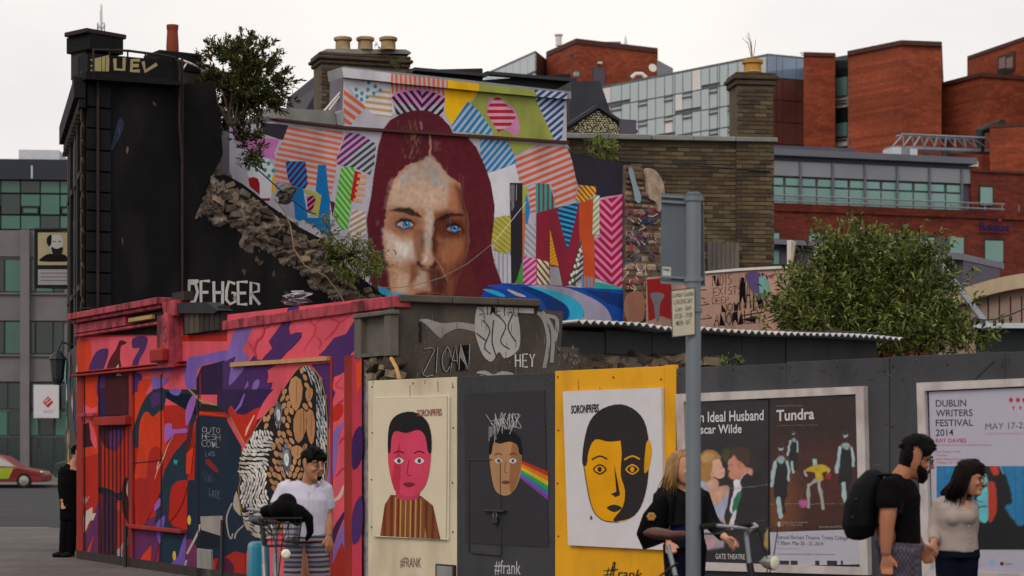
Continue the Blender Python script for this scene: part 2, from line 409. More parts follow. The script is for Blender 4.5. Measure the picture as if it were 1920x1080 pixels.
# ------------------------------------------------------------------ planes of the place
HW = Wall(690, 21.62, 1900, 15.1)        # hoarding
PW = Wall(150, 31.25, 690, 22.35)        # pink shop wall
BW = Wall(160, 31.6, 650, 34.1)          # black gable
MW = Wall(430, 34.9, 1167, 39.3)         # mural gable
KW = Wall(1063, 40.0, 1450, 40.5)        # old yard brick wall
CW = Wall(757, 21.75, 1050, 22.5)        # concrete wall end
SW = Wall(1050, 23.0, 1640, 26.5)        # lean-to shed front
# ------------------------------------------------------------------ ground
mat('asphalt', '303034', rough=0.9, var=0.25, scale=0.6, bump=0.3, bscale=60)
def slabmat():
    m, t, b = _base('paving'); tcn = t.nodes.new('ShaderNodeTexCoord'); br = t.nodes.new('ShaderNodeTexBrick')
    br.inputs['Scale'].default_value = 1.0; br.inputs['Brick Width'].default_value = 0.75; br.inputs['Row Height'].default_value = 0.6; br.inputs['Mortar Size'].default_value = 0.012
    br.inputs['Color1'].default_value = (*hx('5c5654'), 1); br.inputs['Color2'].default_value = (*hx('524c4a'), 1); br.inputs['Mortar'].default_value = (*hx('3c3836'), 1)
    t.links.new(tcn.outputs['Object'], br.inputs['Vector']); n = _noise(t, 0.8, 6)
    t.links.new(_mul(t, br.outputs['Color'], 0.7, 1.2, n.outputs['Fac']), b.inputs['Base Color']); b.inputs['Roughness'].default_value = 0.85
    MATS['paving'] = m
slabmat()
mat('kerb', '8a8784', rough=0.85, var=0.15, scale=2, bump=0.2)
o = MB().add([(-900, -300, 0), (900, -300, 0), (900, 1500, 0), (-900, 1500, 0)], [(0, 1, 2, 3)]).build('road', MATS['asphalt']); tag(o, kind='structure')
KZ = 0.10
def wxy(W, u, d): q = W.w(u, 0, d); return (q.x, q.y)
outer = [wxy(HW, 14, 3.9), wxy(HW, 0.3, 3.9), (-12.5, 25.5), (-60, 27)]
edge = outer + [(-60, 43.4), (-9.4, 43.4), wxy(PW, -0.5, -6), wxy(PW, 6, -3), wxy(HW, 2, -2), wxy(HW, 14, -2)]
o = MB().prism(edge, 0.004, KZ).build('pavement', MATS['paving']); tag(o, kind='structure')
kb = MB()
def kerb_run(a, b, name='kerb'):
    a = Vector((*a, 0)); b = Vector((*b, 0)); n = max(1, int((b - a).length / 0.9)); d = (b - a).normalized(); nn = Vector((-d.y, d.x, 0))
    for i in range(n):
        p = a + (b - a) * (i / n); q = a + (b - a) * ((i + 1) / n) - d * 0.012; m = MB()
        pr = [(p - nn * .002), (q - nn * .002), (q + nn * .15), (p + nn * .15)]
        m.hexa([(v.x, v.y, 0.002) for v in pr] + [(v.x, v.y, KZ + 0.006) for v in pr]); o2 = m.build('kerb_stone', MATS['kerb'], kroot)
kroot = bpy.data.objects.new('kerb', None); COL.objects.link(kroot); tag(kroot, kind='structure')
kerb_run(outer[1], outer[0]); kerb_run((-9.4, 43.4), (-22, 43.4))
o = MB().prism([(-80, 93), (60, 93), (60, 129.4), (-80, 129.4)], 0.004, 0.12).build('pavement', MATS['paving']); tag(o, kind='structure')

# ------------------------------------------------------------------ far left: glass-fronted office
mat('stone_pale', '6c6769', rough=0.85, var=0.1, scale=1.0)
mat('navy_clad', '232733', rough=0.5, var=0.1)
glassmat('green_glass', '2f5f50', rough=0.15, spec=0.6, var=0.3, scale=0.15)
glassmat('green_glass_dark', '0f2422', rough=0.12, spec=0.6, var=0.35, scale=0.2)
mat('dark_frame', '14201f', rough=0.5); mat('grey_plant', 'b9bcc2', rough=0.7, var=0.05)
LW = Wall(-150, 130, 200, 131)
lo = thing('office_building', LW.w(LW.len / 2, 0, -4), 'far grey stone office block with green glass at the left edge', 'building')
m = MB(); LW.box(m, -3, LW.len + 6, 0, LW.Zp(50, 432), -14, 0); m.build('wall', MATS['stone_pale'], lo)
m = MB(); LW.box(m, -3, LW.len + 6, LW.Zp(50, 432), LW.Zp(50, 338), -13.8, -0.25); m.build('wall', MATS['dark_frame'], lo)
m = MB(); LW.box(m, -3.4, LW.len + 6.4, LW.Zp(50, 338), LW.Zp(50, 300), -14.4, 0.4); m.build('roof', MATS['navy_clad'], lo)
m = MB(); LW.box(m, LW.U(22), LW.U(100), LW.Zp(50, 300), LW.Zp(50, 268), -8, -3); m.build('roof_plant_room', MATS['grey_plant'], lo)
for x in (60, -60): m = MB(); LW.box(m, LW.U(x), LW.U(x + 3), LW.Zp(50, 336), LW.Zp(50, 312), 0.4, 0.45); m.build('roof_bracket', MATS['grey_plant'], lo)
def lwin(x0, y0, x1, y1, g, d=0.02, fr=1.6):
    m = MB(); LW.pbox(m, x0, y0, x1, y1, -0.2, d, zx=50); w = m.build('window', MATS['dark_frame'], lo)
    m = MB(); LW.pbox(m, x0 + fr, y0 + fr, x1 - fr, y1 - fr, 0, d + 0.03, zx=50); m.build('pane', MATS[g], w)
for r, (ya, yb) in enumerate(((339, 362), (364, 402), (404, 430))):
    for c in range(7):
        x = -72 + 37 * c
        if r == 1 and c % 2: lwin(x, ya, x + 36, yb - 15, 'green_glass', -0.05, 0.8); lwin(x + 2, yb - 14, x + 34, yb, 'green_glass', 0.05, 3)
        else: lwin(x, ya, x + 36, yb, 'green_glass' if (r + c) % 3 else 'green_glass_dark', -0.05, 0.8)
for ya, yb in ((486, 548), (602, 664)):
    for k, xa in enumerate((-78, 0, 58, 138)):
        m2 = 'green_glass_dark' if (k + ya) % 3 else 'green_glass'
        lwin(xa - 4, ya, xa + 9, yb, 'green_glass_dark'); lwin(xa + 9, ya, xa + 42, yb, 'green_glass' if ya < 500 else m2); 
        if xa > 0: lwin(xa + 42, ya, xa + 62, yb, 'green_glass_dark')
for k in range(9):
    xa = -100 + 29 * k
    lwin(xa, 717, xa + 28, 768, 'green_glass_dark', 0.02); lwin(xa, 770, xa + 28, 818, 'green_glass' if k % 2 else 'green_glass_dark', 0.02); lwin(xa, 820, xa + 28, 900, 'green_glass_dark', 0.02)
for x in (40, -60, 140): m = MB(); LW.pbox(m, x, 432, x + 17, 902, 0.03, 0.55, zx=50); m.build('column', MATS['stone_pale'], lo)
for y in (480, 551, 600, 667, 714): m = MB(); LW.box(m, -3, LW.len + 6, LW.Zp(50, y + 1.2), LW.Zp(50, y - 1.2), 0.04, 0.16); m.build('string_course', MATS['stone_pale'], lo)
# white hoarding sign with a red diamond, on the office front
mat('sign_white', 'bdb9bd', rough=0.6, var=0.04)
bs = thing('wall_sign', LW.w(LW.U(90), LW.Zp(50, 784), 0.7), 'pale square sign with a red diamond on the green office front', 'sign')
m = MB(); LW.pbox(m, 66, 722, 113, 784, 0.6, 0.75, zx=50); m.build('board', MATS['sign_white'], bs)
pt = Paint(LW.off(0.76), 0, 0.01)
pt.poly('90,743 100,754 90,765 80,754', 'a5202c'); pt.stroke('84,754 92,747', 1.6, 'd8c8c8'); pt.stroke('87,758 96,751', 1.6, 'd8c8c8'); pt.text('EAST', (82, 769), (100, 769), (82, 774), '8a8488'); pt.build('logo', bs)

# ------------------------------------------------------------------ far right: modern red-brick and glass offices
brickmat('red_brick_far', '8f452e', '743826', '684032', 0.7, 0.24)
brickmat('red_brick_near', '743228', '562a22', '4e322a', 0.55, 0.19)
mat('coping_dark', '4a2a24', rough=0.8); mat('mauve_clad', '4d4856', rough=0.6, var=0.06); mat('grey_clad', '5d5f6a', rough=0.45, var=0.12, scale=0.3)
glassmat('pale_glass', 'a9b3b5', rough=0.12, spec=0.5, var=0.06, scale=0.05); glassmat('sky_reflection_glass', '6d8098', rough=0.06, spec=0.8); glassmat('brick_reflection_glass', '5a3832', rough=0.1, spec=0.5, var=0.2, scale=0.3)  # reflected sky and reflected brick are put into two of these glass colours
glassmat('teal_window', '6d9089', rough=0.15, spec=0.5, var=0.12, scale=0.15); glassmat('smoke_glass', '6f7278', rough=0.12, spec=0.6, var=0.25, scale=0.12); glassmat('dark_window', '2c3234', rough=0.15, spec=0.6, var=0.25, scale=0.3)
mat('mullion', '55585c', rough=0.5); mat('steel_grey', '7d8088', rough=0.45, metal=0.3); mat('offwhite', 'cfcac6', rough=0.7, var=0.06); mat('dark_metal', '2a2b2f', rough=0.5)
def plan(*q): return [(Xof(p, Y), Y) for p, Y in q]
def block(root, name, q, ztop, m, z0=0.0, cop=None):
    b = plan(*q); mb = MB().prism(b, z0, ztop); d = Vector((b[1][0] - b[0][0], b[1][1] - b[0][1])).normalized(); d2 = Vector((b[2][0] - b[1][0], b[2][1] - b[1][1])).normalized()
    o = mb.build(name, MATS[m], root, wuv=(1.0, 0.8) if m.startswith('red') else None)
    if cop:
        c = Vector((sum(p[0] for p in b) / len(b), sum(p[1] for p in b) / len(b)))
        bb = [tuple(c + (Vector(p) - c) * 1.012) for p in b]; MB().prism(bb, ztop + 0.01, ztop + cop).build('coping', MATS['coping_dark'], root)
    return o
ob = thing('office_building', (Xof(1640, 165), 165, 0), 'tall red brick office blocks with flat roofs at the right', 'building')
block(ob, 'brick_block', [(1590, 162.3), (1690, 158), (1765, 158.6), (1772, 200), (1600, 205)], Zof(85, 158), 'red_brick_far', cop=0.35)
block(ob, 'brick_block', [(1507, 164.6), (1566, 165), (1566, 190), (1507, 190)], Zof(107, 165), 'red_brick_far', cop=0.3)
block(ob, 'stair_slot', [(1566, 168), (1591, 167), (1591, 185), (1566, 185)], Zof(107, 168), 'dark_window')
SWL = Wall(1566, 167.4, 1591, 166.4)
for ya, yb, mm in ((130, 146, 'dark_frame'), (147, 182, 'teal_window'), (183, 203, 'offwhite'), (206, 230, 'dark_frame'), (232, 262, 'teal_window'), (262, 276, 'offwhite')):
    m = MB(); SWL.pbox(m, 1568, ya, 1588, yb, -0.2, 0.05); m.build('balcony_panel' if mm == 'offwhite' else 'window', MATS[mm], ob)
for y in (182, 190, 196, 258, 264): m = MB(); SWL.pbox(m, 1567, y, 1589, y + 1.2, 0.06, 0.2); m.build('railing', MATS['dark_metal'], ob)
block(ob, 'brick_block', [(1765, 163), (1840, 158.5), (1916, 160), (2100, 163), (2100, 200), (1765, 200)], Zof(144, 158.5), 'red_brick_far', cop=0.3)
block(ob, 'brick_block', [(1815, 170), (1866, 166), (2100, 150), (2100, 180), (1815, 190)], Zof(95, 166), 'red_brick_far', cop=0.3)
UW = Wall(1866, 165.9, 2100, 149.9)
m = MB(); UW.pbox(m, 1872, 106, 1903, 141, -0.3, 0.06); w = m.build('window', MATS['coping_dark'], ob)
for k in range(2): m = MB(); UW.pbox(m, 1875 + 14 * k, 110, 1887 + 14 * k, 131, 0.02, 0.1); m.build('pane', MATS['brick_reflection_glass'], w)
for k in range(8): m = MB(); UW.pbox(m, 1874 + 3.6 * k, 129, 1875 + 3.6 * k, 141, 0.12, 0.18); m.build('railing_bar', MATS['dark_metal'], w)
block(ob, 'brick_block', [(1856, 150), (2100, 147), (2100, 158), (1860, 158)], Zof(240, 150), 'red_brick_far', cop=0.25)
m = MB(); m.tube([pget(1838, 285, 152), pget(1838, 246, 152), pget(1862, 238, 152), pget(1880, 232, 151)], 0.35, 8); m.build('duct', MATS['dark_frame'], ob)
# glazed wing behind
gl = thing('glass_office_wing', (Xof(1300, 180), 180, 0), 'pale glass curtain wall wing behind the old brick yard wall', 'building')
GW = Wall(1125, 185.6, 1440, 170); G2 = Wall(1440, 170, 1508, 171.5)
gz = Zof(100, 170)
m = MB().prism(plan((1125, 185.7), (1440, 170.1), (1508, 171.6), (1508, 195), (1130, 200)), 0, gz); m.build('wall', MATS['mullion'], gl)
cols = [1127, 1146, 1166, 1182, 1198, 1214, 1230, 1247, 1262, 1266, 1281, 1298, 1315, 1331, 1346, 1350, 1366, 1384, 1402, 1420, 1438]
for c in range(len(cols) - 1):
    for r in range(6):
        z1 = gz - 0.25 - r * 1.72; z0 = z1 - 1.62
        if (c // 3 + r) % 4 == 0: z0 += 0.3
        m = MB(); GW.box(m, GW.U(cols[c]) + .06, GW.U(cols[c + 1]) - .06, z0, z1, -0.1, 0.05); m.build('glass_pane', MATS['pale_glass' if (c * 7 + r * 3) % 11 else 'offwhite'], gl)
for c in range(1, 20, 3):
    for r in range(1, 6):
        z1 = gz - 0.25 - r * 1.72
        m = MB(); GW.box(m, GW.U(cols[c]), GW.U(cols[c + 1]), z1 - 0.04, z1 + 0.1, 0.05, 0.16); GW.box(m, GW.U(cols[c]), GW.U(cols[c + 1]), z1 - 0.42, z1 - 0.3, 0.05, 0.16); m.build('sun_louvre', MATS['mullion'], gl)
for k, (xa, xb) in enumerate(((1440, 1455), (1456, 1466), (1467, 1492), (1493, 1507))):
    for r in range(7):
        z1 = gz - 0.2 - r * 1.75; m = MB(); G2.box(m, G2.U(xa), G2.U(xb), z1 - 1.68, z1, -0.05, 0.06)
        m.build('glass_pane', MATS['sky_reflection_glass' if r == 0 else 'brick_reflection_glass'], gl)  # top pane coloured as reflected sky, lower panes as reflected brick
m = MB(); m.prism(plan((1470, 176), (1502, 176), (1502, 184), (1470, 184)), gz, gz + 0.5); m.build('roof_unit', MATS['offwhite'], gl)
m = MB(); m.prism(plan((1473, 175.9), (1498, 175.9), (1498, 176.3), (1473, 176.3)), gz + .1, gz + 0.4); m.build('roof_grille', MATS['dark_metal'], gl)
m = MB(); m.tube([pget(1502, 103, 172), pget(1565, 108, 172)], 0.05, 6); m.tube([pget(1500, 99, 172), pget(1568, 104.5, 172)], 0.04, 6); m.build('roof_rail', MATS['steel_grey'], gl)
# lower office front with the strip of windows
lf = thing('office_building', (Xof(1640, 140), 140, 0), 'low red brick office front with a strip of green windows and a blue wordmark', 'building')
OW = Wall(1440, 140, 1818, 144.6); O2 = Wall(1440, 139.6, 2100, 148)
zb = OW.Zp(1450, 382); zt = OW.Zp(1450, 292)
m = MB(); O2.box(m, -6, O2.len, 0, zb, -9, 0); m.build('wall', MATS['red_brick_near'], lf, wuv=(1, 0))
m = MB(); OW.box(m, -5.9, OW.len, zb, zt, -8, -0.1); m.build('window_strip_wall', MATS['mauve_clad'], lf)
m = MB(); OW.box(m, -6.2, OW.len + .3, zt, zt + 0.42, -8.4, 0.5); m.build('roof_edge', MATS['grey_clad'], lf)
m = MB(); O2.box(m, O2.U(1822), O2.len, zb, O2.Zp(1822, 322), -8, -0.05); m.build('wall', MATS['red_brick_near'], lf, wuv=(1, 0))
m = MB(); O2.box(m, O2.U(1822), O2.len, O2.Zp(1822, 322), O2.Zp(1822, 318), -8, 0.1); m.build('coping', MATS['coping_dark'], lf)
zr = [OW.Zp(1450, y) for y in (302, 329, 346.5, 350, 383)]
for k in range(-2, 7):
    m = MB(); OW.box(m, OW.U(1438 + 60.5 * k) + .05, OW.U(1438 + 60.5 * (k + 1)) - .05, zr[1], zr[0], -0.1, 0.12); m.build('spandrel_panel', MATS['smoke_glass'], lf)
for k in range(-3, 12):
    xa = 1440 + 30.2 * k
    if xa > 1795: continue
    m = MB(); OW.box(m, OW.U(xa + 3), OW.U(xa + 27.5), zr[2], zr[1] - .15, -0.1, 0.04); m.build('window', MATS['teal_window'], lf)
    m = MB(); OW.box(m, OW.U(xa + 1.5), OW.U(xa + 29), zr[4], zr[3], -0.1, 0.04); m.build('window', MATS['teal_window'], lf)
for k in range(-1, 7): m = MB(); OW.box(m, OW.U(1438 + 60.5 * k) - .06, OW.U(1438 + 60.5 * k) + .06, zr[4], zr[0], 0.12, 0.25); m.build('mullion', MATS['grey_clad'], lf)
m = MB()
for dz in (0.1, 0.45): m.tube([OW.w(-5, zb + dz, 0.9), OW.w(OW.U(1870), zb + dz, 0.9)], 0.06, 6)
for k in range(16): m.tube([OW.w(k * 1.3, zb, 0.9), OW.w(k * 1.3, zb + .45, 0.9)], 0.04, 5)
m.build('railing', MATS['steel_grey'], lf)
m = MB(); O2.box(m, -6, O2.len, zb - .5, zb, 0, 0.15); m.build('coping', MATS['red_brick_near'], lf, wuv=(1, 0))
def owin(x0, y0, x1, y1, n):
    m = MB(); O2.pbox(m, x0, y0, x1, y1, -0.3, 0.03); w = m.build('window', MATS['dark_frame'], lf)
    for k in range(n):
        a = x0 + 1.5 + (x1 - x0 - 2) * k / n; b = x0 + (x1 - x0 - 2) * (k + 1) / n
        m = MB(); O2.pbox(m, a, y0 + 4, b, y1 - 1.5, -0.1, 0.07); m.build('pane', MATS['dark_window' if k % 2 else 'teal_window'], w)
owin(1440, 433, 1462, 449, 1); owin(1515, 435, 1552, 455, 2); owin(1590, 437, 1630, 458, 2); owin(1668, 441, 1808, 479, 5); owin(1845, 447, 1882, 492, 1); owin(1836, 347, 1862, 386, 1)
SG = O2.off(0.3); tw = Paint(SG, 0, 0.02)
tw.text('Regus', (1836, 416), (1892, 418), (1836, 437), '1c1d4c', bold=0.03); tw.poly('1838,433.5 1890,435 1890,436.3 1838,435', '7a1c30'); tw.dot(1867, 413, 3, 5, '1c1d4c'); tw.dot(1875, 412.5, 2.6, 3, 'a03040'); tw.build('wordmark', lf)
block(lf, 'plant_screen', [(1440, 146), (1602, 147.5), (1602, 156), (1440, 156)], Zof(272, 146), 'mauve_clad')
# roof gantry
gt = thing('roof_gantry', (Xof(1770, 150), 150, Zof(310, 150)), 'grey lattice cleaning gantry on the low office roof', 'gantry')
GA = Wall(1674, 150, 1870, 152); m = MB()
tp = [(1690, 252), (1850, 259)]; bt = [(1674, 275), (1868, 283)]
for dd in (-0.8, 0.0): m.tube([GA.p(*tp[0], dd), GA.p(*tp[1], dd)], 0.1, 6)
m.build('top_chord', MATS['steel_grey'], gt); m = MB(); GA.slab(m, [(1674, 273), (1868, 280), (1868, 285), (1674, 278)], -1.4, 0); m.build('beam', MATS['steel_grey'], gt)
for k in range(10):
    a = 1674 + 19.6 * k; t0 = 1690 + 16 * k + 4
    if k < 9: m = MB(); m.tube([GA.p(a, 274 + .36 * k), GA.p(t0, 252.6 + .7 * k)], 0.07, 5); m.tube([GA.p(t0, 252.6 + .7 * k), GA.p(a + 19.6, 274.3 + .36 * k)], 0.05, 5); m.build('brace', MATS['steel_grey'], gt)
m = MB(); m.tube([GA.p(1852, 259), GA.p(1868, 281)], 0.08, 5); m.build('brace', MATS['steel_grey'], gt)
for x0, x1, y0, y1, mm in ((1673, 1689, 276, 303, 'grey_plant'), (1690, 1703, 277, 304, 'steel_grey'), (1705, 1719, 279, 303, 'grey_plant')): m = MB(); GA.pbox(m, x0, y0, x1, y1, -1.6, 0.1); m.build('cabin_panel', MATS[mm], gt)
m = MB(); GA.pbox(m, 1726, 300, 1772, 310, -2.5, 0.2); GA.pbox(m, 1776, 301, 1832, 311, -2.5, 0.2); m.build('base_unit', MATS['offwhite'], gt)
m = MB(); m.tube([GA.p(1772, 301), GA.p(1772, 284)], 0.25, 8); m.tube([GA.p(1736, 300), GA.p(1736, 288)], 0.2, 8); m.build('winch_post', MATS['dark_metal'], gt)
# upper brick plant block with glass end
up = thing('office_building', (Xof(1120, 215), 215, 0), 'red brick rooftop block with a dark door above the painted gable', 'building')
block(up, 'brick_block', [(1025, 216), (1081, 209), (1232, 214), (1232, 235), (1025, 240)], Zof(82, 209), 'red_brick_far', cop=0.5)
block(up, 'wing', [(908, 225), (1004, 212), (1026, 217), (1026, 240), (908, 245)], Zof(95, 212), 'mullion')
UG = Wall(908, 224.9, 1004, 211.9); U2 = Wall(1081, 208.9, 1232, 213.9)
for k in range(7):
    for r in range(2): m = MB(); UG.box(m, UG.U(908 + 13.7 * k) + .05, UG.U(921.7 + 13.7 * k) - .05, Zof(95, 212) - 2.0 * (r + 1), Zof(95, 212) - .3 - 2.0 * r, -.1, .06); m.build('glass_pane', MATS['pale_glass'], up)
m = MB(); m.prism(plan((1004, 211.9), (1026, 216.9), (1026, 217.4), (1004, 212.4)), 0, Zof(95, 212) - .1); m.build('wall', MATS['coping_dark'], up)
m = MB(); U2.pbox(m, 1112, 125, 1133, 160, -.1, .08); m.build('door', MATS['mauve_clad'], up)
m = MB(); U2.pbox(m, 1120, 116, 1126, 120, 0, .3); m.build('lamp', MATS['offwhite'], up)
m = MB(); GX = Wall(1020, 214, 1090, 208.8); GX.pbox(m, 1071, 101, 1076, 107, 0, .1); m.build('vent', MATS['dark_metal'], up)
m = MB(); m.lathe(pget(1047.5, 86, 214), [(.32, 0), (.32, 1.0), (.45, 1.02), (.45, 1.15), (.3, 1.16)], 12); m.build('flue', MATS['offwhite'], up)
m = MB(); m.tube([pget(1173, 84, 214), pget(1173, 68, 214)], [.18, .06], 8); m.build('flue', MATS['offwhite'], up)
m = MB(); m.prism(plan((1120, 216), (1164, 216), (1164, 220), (1120, 220)), Zof(84, 214), Zof(78, 216)); m.build('roof_hatch', MATS['grey_clad'], up)
m = MB(); m.tube([pget(1184, 146, 208), pget(1192, 139, 208), pget(1204, 139, 208), pget(1211, 146, 208)], .22, 8); m.build('duct', MATS['offwhite'], up)
m = MB(); m.lathe(pget(1223, 128, 212), [(.0, 0), (.35, .05), (.42, .14)], 14, axis=(0.3, -1, .2)); m.build('satellite_dish', MATS['offwhite'], up)
m = MB(); m.prism(plan((1232, 216), (1262, 222), (1262, 230), (1232, 230)), 0, [Zof(112, 216), Zof(128, 222), Zof(128, 222), Zof(112, 216)]); m.build('side_roof', MATS['grey_clad'], up)
# lattice mast far left
ms = thing('radio_mast', (Xof(189, 90), 90, 0), 'thin grey lattice radio mast rising behind the black parapet', 'mast')
m = MB()
cs = [(182, 197)]; xs = [183, 196]; z0, z1 = 0, Zof(44, 90)
q = [Vector((Xof(183, 90), 90, 0)), Vector((Xof(196, 90), 90, 0)), Vector((Xof(189.5, 90.3), 90.4, 0))]
for p in q: m.tube([p, p + Vector((0, 0, z1))], .025, 5)
zz = Zof(110, 90); k = 0
while zz < z1:
    for i in range(3): m.tube([q[i] + Vector((0, 0, zz)), q[(i + 1) % 3] + Vector((0, 0, zz + .22))], .012, 4); m.tube([q[i] + Vector((0, 0, zz)), q[(i + 1) % 3] + Vector((0, 0, zz))], .012, 4)
    zz += .22
m.build('lattice', MATS['steel_grey'], ms)
m = MB(); m.tube([pget(190, 44, 90), pget(190, 8, 90)], [.06, .03], 6); m.tube([pget(188, 40, 90), pget(188, 20, 90)], .02, 5); m.build('aerial', MATS['offwhite'], ms)

# pale curved hall and mauve sheds to the right
mat('cream_render', 'b7a386', rough=0.85, var=0.08); mat('beige_sheet', '9d8578', rough=0.8, var=0.08)
hl = thing('curved_roof_hall', (Xof(1850, 52), 52, 0), 'pale hall with a curved cream roof edge at far right', 'building')
HWL = Wall(1720, 54, 2000, 50); arc = [(1760 + 16 * i, 562 - 52 * math.sin(min(1, i / 14) * math.pi / 2)) for i in range(16)]
m = MB(); HWL.slab(m, [(1755, 965)] + [(x, y + 26) for x, y in arc] + [(2000, 965)], -6, 0); m.build('wall', MATS['beige_sheet'], hl)
m = MB(); HWL.slab(m, arc + [(x, y + 27) for x, y in arc[::-1]], -6.2, 0.25); m.build('roof', MATS['cream_render'], hl)
for k in range(7): m = MB(); x = 1790 + 21 * k; HWL.slab(m, [(x, 556), (x + 1.2, 556), (x + 1.2, 660), (x, 660)], 0, 0.03); m.build('panel_joint', MATS['coping_dark'], hl)
sh = thing('site_cabin', (Xof(1640, 60), 60, 0), 'mauve grey cabin with a flat roof behind the bush', 'cabin')
CWL = Wall(1440, 60, 1812, 57)
m = MB(); CWL.box(m, CWL.U(1440), CWL.U(1560), 0, CWL.Zp(1440, 462), -3, 0); CWL.box(m, CWL.U(1745), CWL.U(1806), 0, CWL.Zp(1745, 482), -3, 0); m.build('wall', MATS['mauve_clad'], sh)
mat('grey_fascia', '6e6a76', rough=0.6)
m = MB(); CWL.slab(m, [(1440, 449), (1562, 455), (1562, 464), (1440, 458)], -3.3, .3); CWL.slab(m, [(1738, 474), (1808, 476), (1808, 488), (1738, 485)], -3.3, .3); m.build('roof_fascia', MATS['grey_fascia'], sh)
for x0, x1, y0, y1, mm in ((1448, 1462, 470, 496, 'teal_window'), (1524, 1538, 462, 482, 'teal_window'), (1476, 1486, 472, 500, 'red_brick_near'), (1772, 1792, 492, 520, 'dark_window')): m = MB(); CWL.pbox(m, x0, y0, x1, y1, -.1, .05); m.build('window', MATS[mm], sh)
for x, y in ((1492, 453), (1543, 460)): m = MB(); CWL.pbox(m, x - 4, y, x + 4, y + 45, .3, .45); m.build('post', MATS['offwhite'], sh)
m = MB(); m.tube([CWL.p(1504, 455, .5), CWL.p(1497, 500, .5)], .05, 5); m.build('strut', MATS['cream_render'], sh)
m = MB(); m.prism(plan((1830, 45), (2000, 45), (2000, 48), (1830, 48)), 0, Zof(617, 45)); o = m.build('yard_shed', MATS['dark_frame']); tag(o, 'dark low shed with a pale flat roof edge at the right', 'shed')
m = MB(); m.prism(plan((1826, 44.7), (2000, 44.7), (2000, 48.3), (1826, 48.3)), Zof(617, 45) + .004, Zof(607, 45)); m.build('roof', MATS['grey_plant'], o)
po = MB().tube([pget(1748, 476, 46), pget(1852, 611, 44.9)], .075, 8).build('leaning_pole', MATS['steel_grey']); tag(po, 'long pale metal pole leaning diagonally behind the bush', 'pole')
sl_ = thing('string_lights', pget(1835, 600, 44), 'string of small bulbs hanging before the pale hall', 'string lights')
path = [pget(1826, 597, 44), pget(1845, 600, 44), pget(1865, 599, 44), pget(1895, 590, 44), pget(1925, 577, 44)]
m = MB(); m.tube(path, .016, 5); m.build('cable', MATS['dark_metal'], sl_)
for p in path[1:4] + [pget(1880, 595, 44)]: m = MB(); m.lathe(p - Vector((0, 0, .1)), [(.01, -.04), (.04, 0), (.035, .05), (.02, .1)], 8); m.build('bulb', MATS['dark_metal'], sl_)
# ------------------------------------------------------------------ old brick yard wall, bricks laid one by one
mat('mortar', '5a5044', rough=0.95, var=0.2, scale=3, bump=0.4, bscale=50)
for k, c in enumerate(('584a38', '4a3e32', '62533e', '3e352d', '50412f', '685a43')): mat('brick%d' % k, c, rough=0.92, var=0.25, scale=9, bump=0.35, bscale=60, stain='2c241e', stain_amt=0.5, stain_scale=4)
mat('coping_grey', '83827e', rough=0.9, var=0.2, scale=3, bump=0.3, bscale=40, stain='4c4a44', stain_amt=0.6)
def beveled_brick(name, l, h, d):
    m = MB(); m.box((-l / 2, -d, -h / 2), (l / 2, 0, h / 2)); m.bevel(0.008, 1)
    o = m.build(name, MATS['brick0'], None); me = o.data; bpy.data.objects.remove(o)
    for v in me.vertices: v.co.z -= h / 2
    return me
BRM = {}
def brick_mesh(l, h, k):
    if (l, k) not in BRM:
        m = MB(); m.box((-l / 2, -0.09, -h / 2), (l / 2, 0.016, h / 2)); m.bevel(0.007, 1)
        o = m.build('brick', MATS['brick%d' % k], None); me = o.data; bpy.data.objects.remove(o)
        zs = [v.co.z for v in me.vertices]; zc = (min(zs) + max(zs)) / 2; ys = [v.co.y for v in me.vertices]; ym = max(ys); xs = [v.co.x for v in me.vertices]; xc = (min(xs) + max(xs)) / 2
        for v in me.vertices: v.co.z -= zc; v.co.y -= ym - 0.016; v.co.x -= xc
        BRM[(l, k)] = me
    return BRM[(l, k)]
def lay_bricks(root, parent, W, u0, u1, z0, z1, d, keep=None, cap=300, bl=0.215, bh=0.068, stuff_name='brickwork', pick=None):
    ang = math.atan2(W.u[1], W.u[0]); org = root_origin(root); n = 0; rest = MB(); rows = int((z1 - z0) / (bh + 0.010)); cells = []
    flip = 1 if (W.u[0] * W.n[1] - W.u[1] * W.n[0]) > 0 else -1
    for r in range(rows):
        z = z0 + (r + 0.5) * (bh + 0.010); u = u0 - (0.11 if r % 2 else 0.0); k = 0
        while u < u1 - 0.02:
            l = bl if r % 2 == 0 or bl > .3 else bl
            a, b = max(u, u0), min(u + l, u1)
            if b - a > 0.05: cells.append((a, b, z))
            u += l + 0.010
    if keep: cells = [c for c in cells if keep((c[0] + c[1]) / 2, c[2])]
    if pick: cells.sort(key=lambda c: pick((c[0] + c[1]) / 2, c[2]))
    for a, b, z in cells:
        dd = d + random.uniform(-0.006, 0.006)
        if n < cap:
            me = brick_mesh(round((b - a) * 40) / 40 or 0.05, bh, random.choice((0, 0, 1, 1, 2, 3, 4, 5)))
            o = bpy.data.objects.new('brick', me); COL.objects.link(o); o.parent = parent
            o.location = W.w((a + b) / 2, z, dd) - Vector(org); o.rotation_euler = (random.uniform(-.01, .01), random.uniform(-.012, .012), ang + (math.pi if flip < 0 else 0)); n += 1
        else: W.box(rest, a, b, z - bh / 2, z + bh / 2, d - 0.05, dd + 0.014)
    if rest.v: tag(rest.build(stuff_name, MATS['brick1'], parent), kind='stuff')
yw = thing('brick_wall', KW.w(KW.len / 2, 0, -.2), 'old brown brick yard wall with grey stone coping right of the mural', 'wall')
zt = KW.Zp(1100, 262)
m = MB(); KW.box(m, KW.U(1050), KW.U(1450), 0, zt, -.35, -0.004); m.build('mortar_bed', MATS['mortar'], yw)
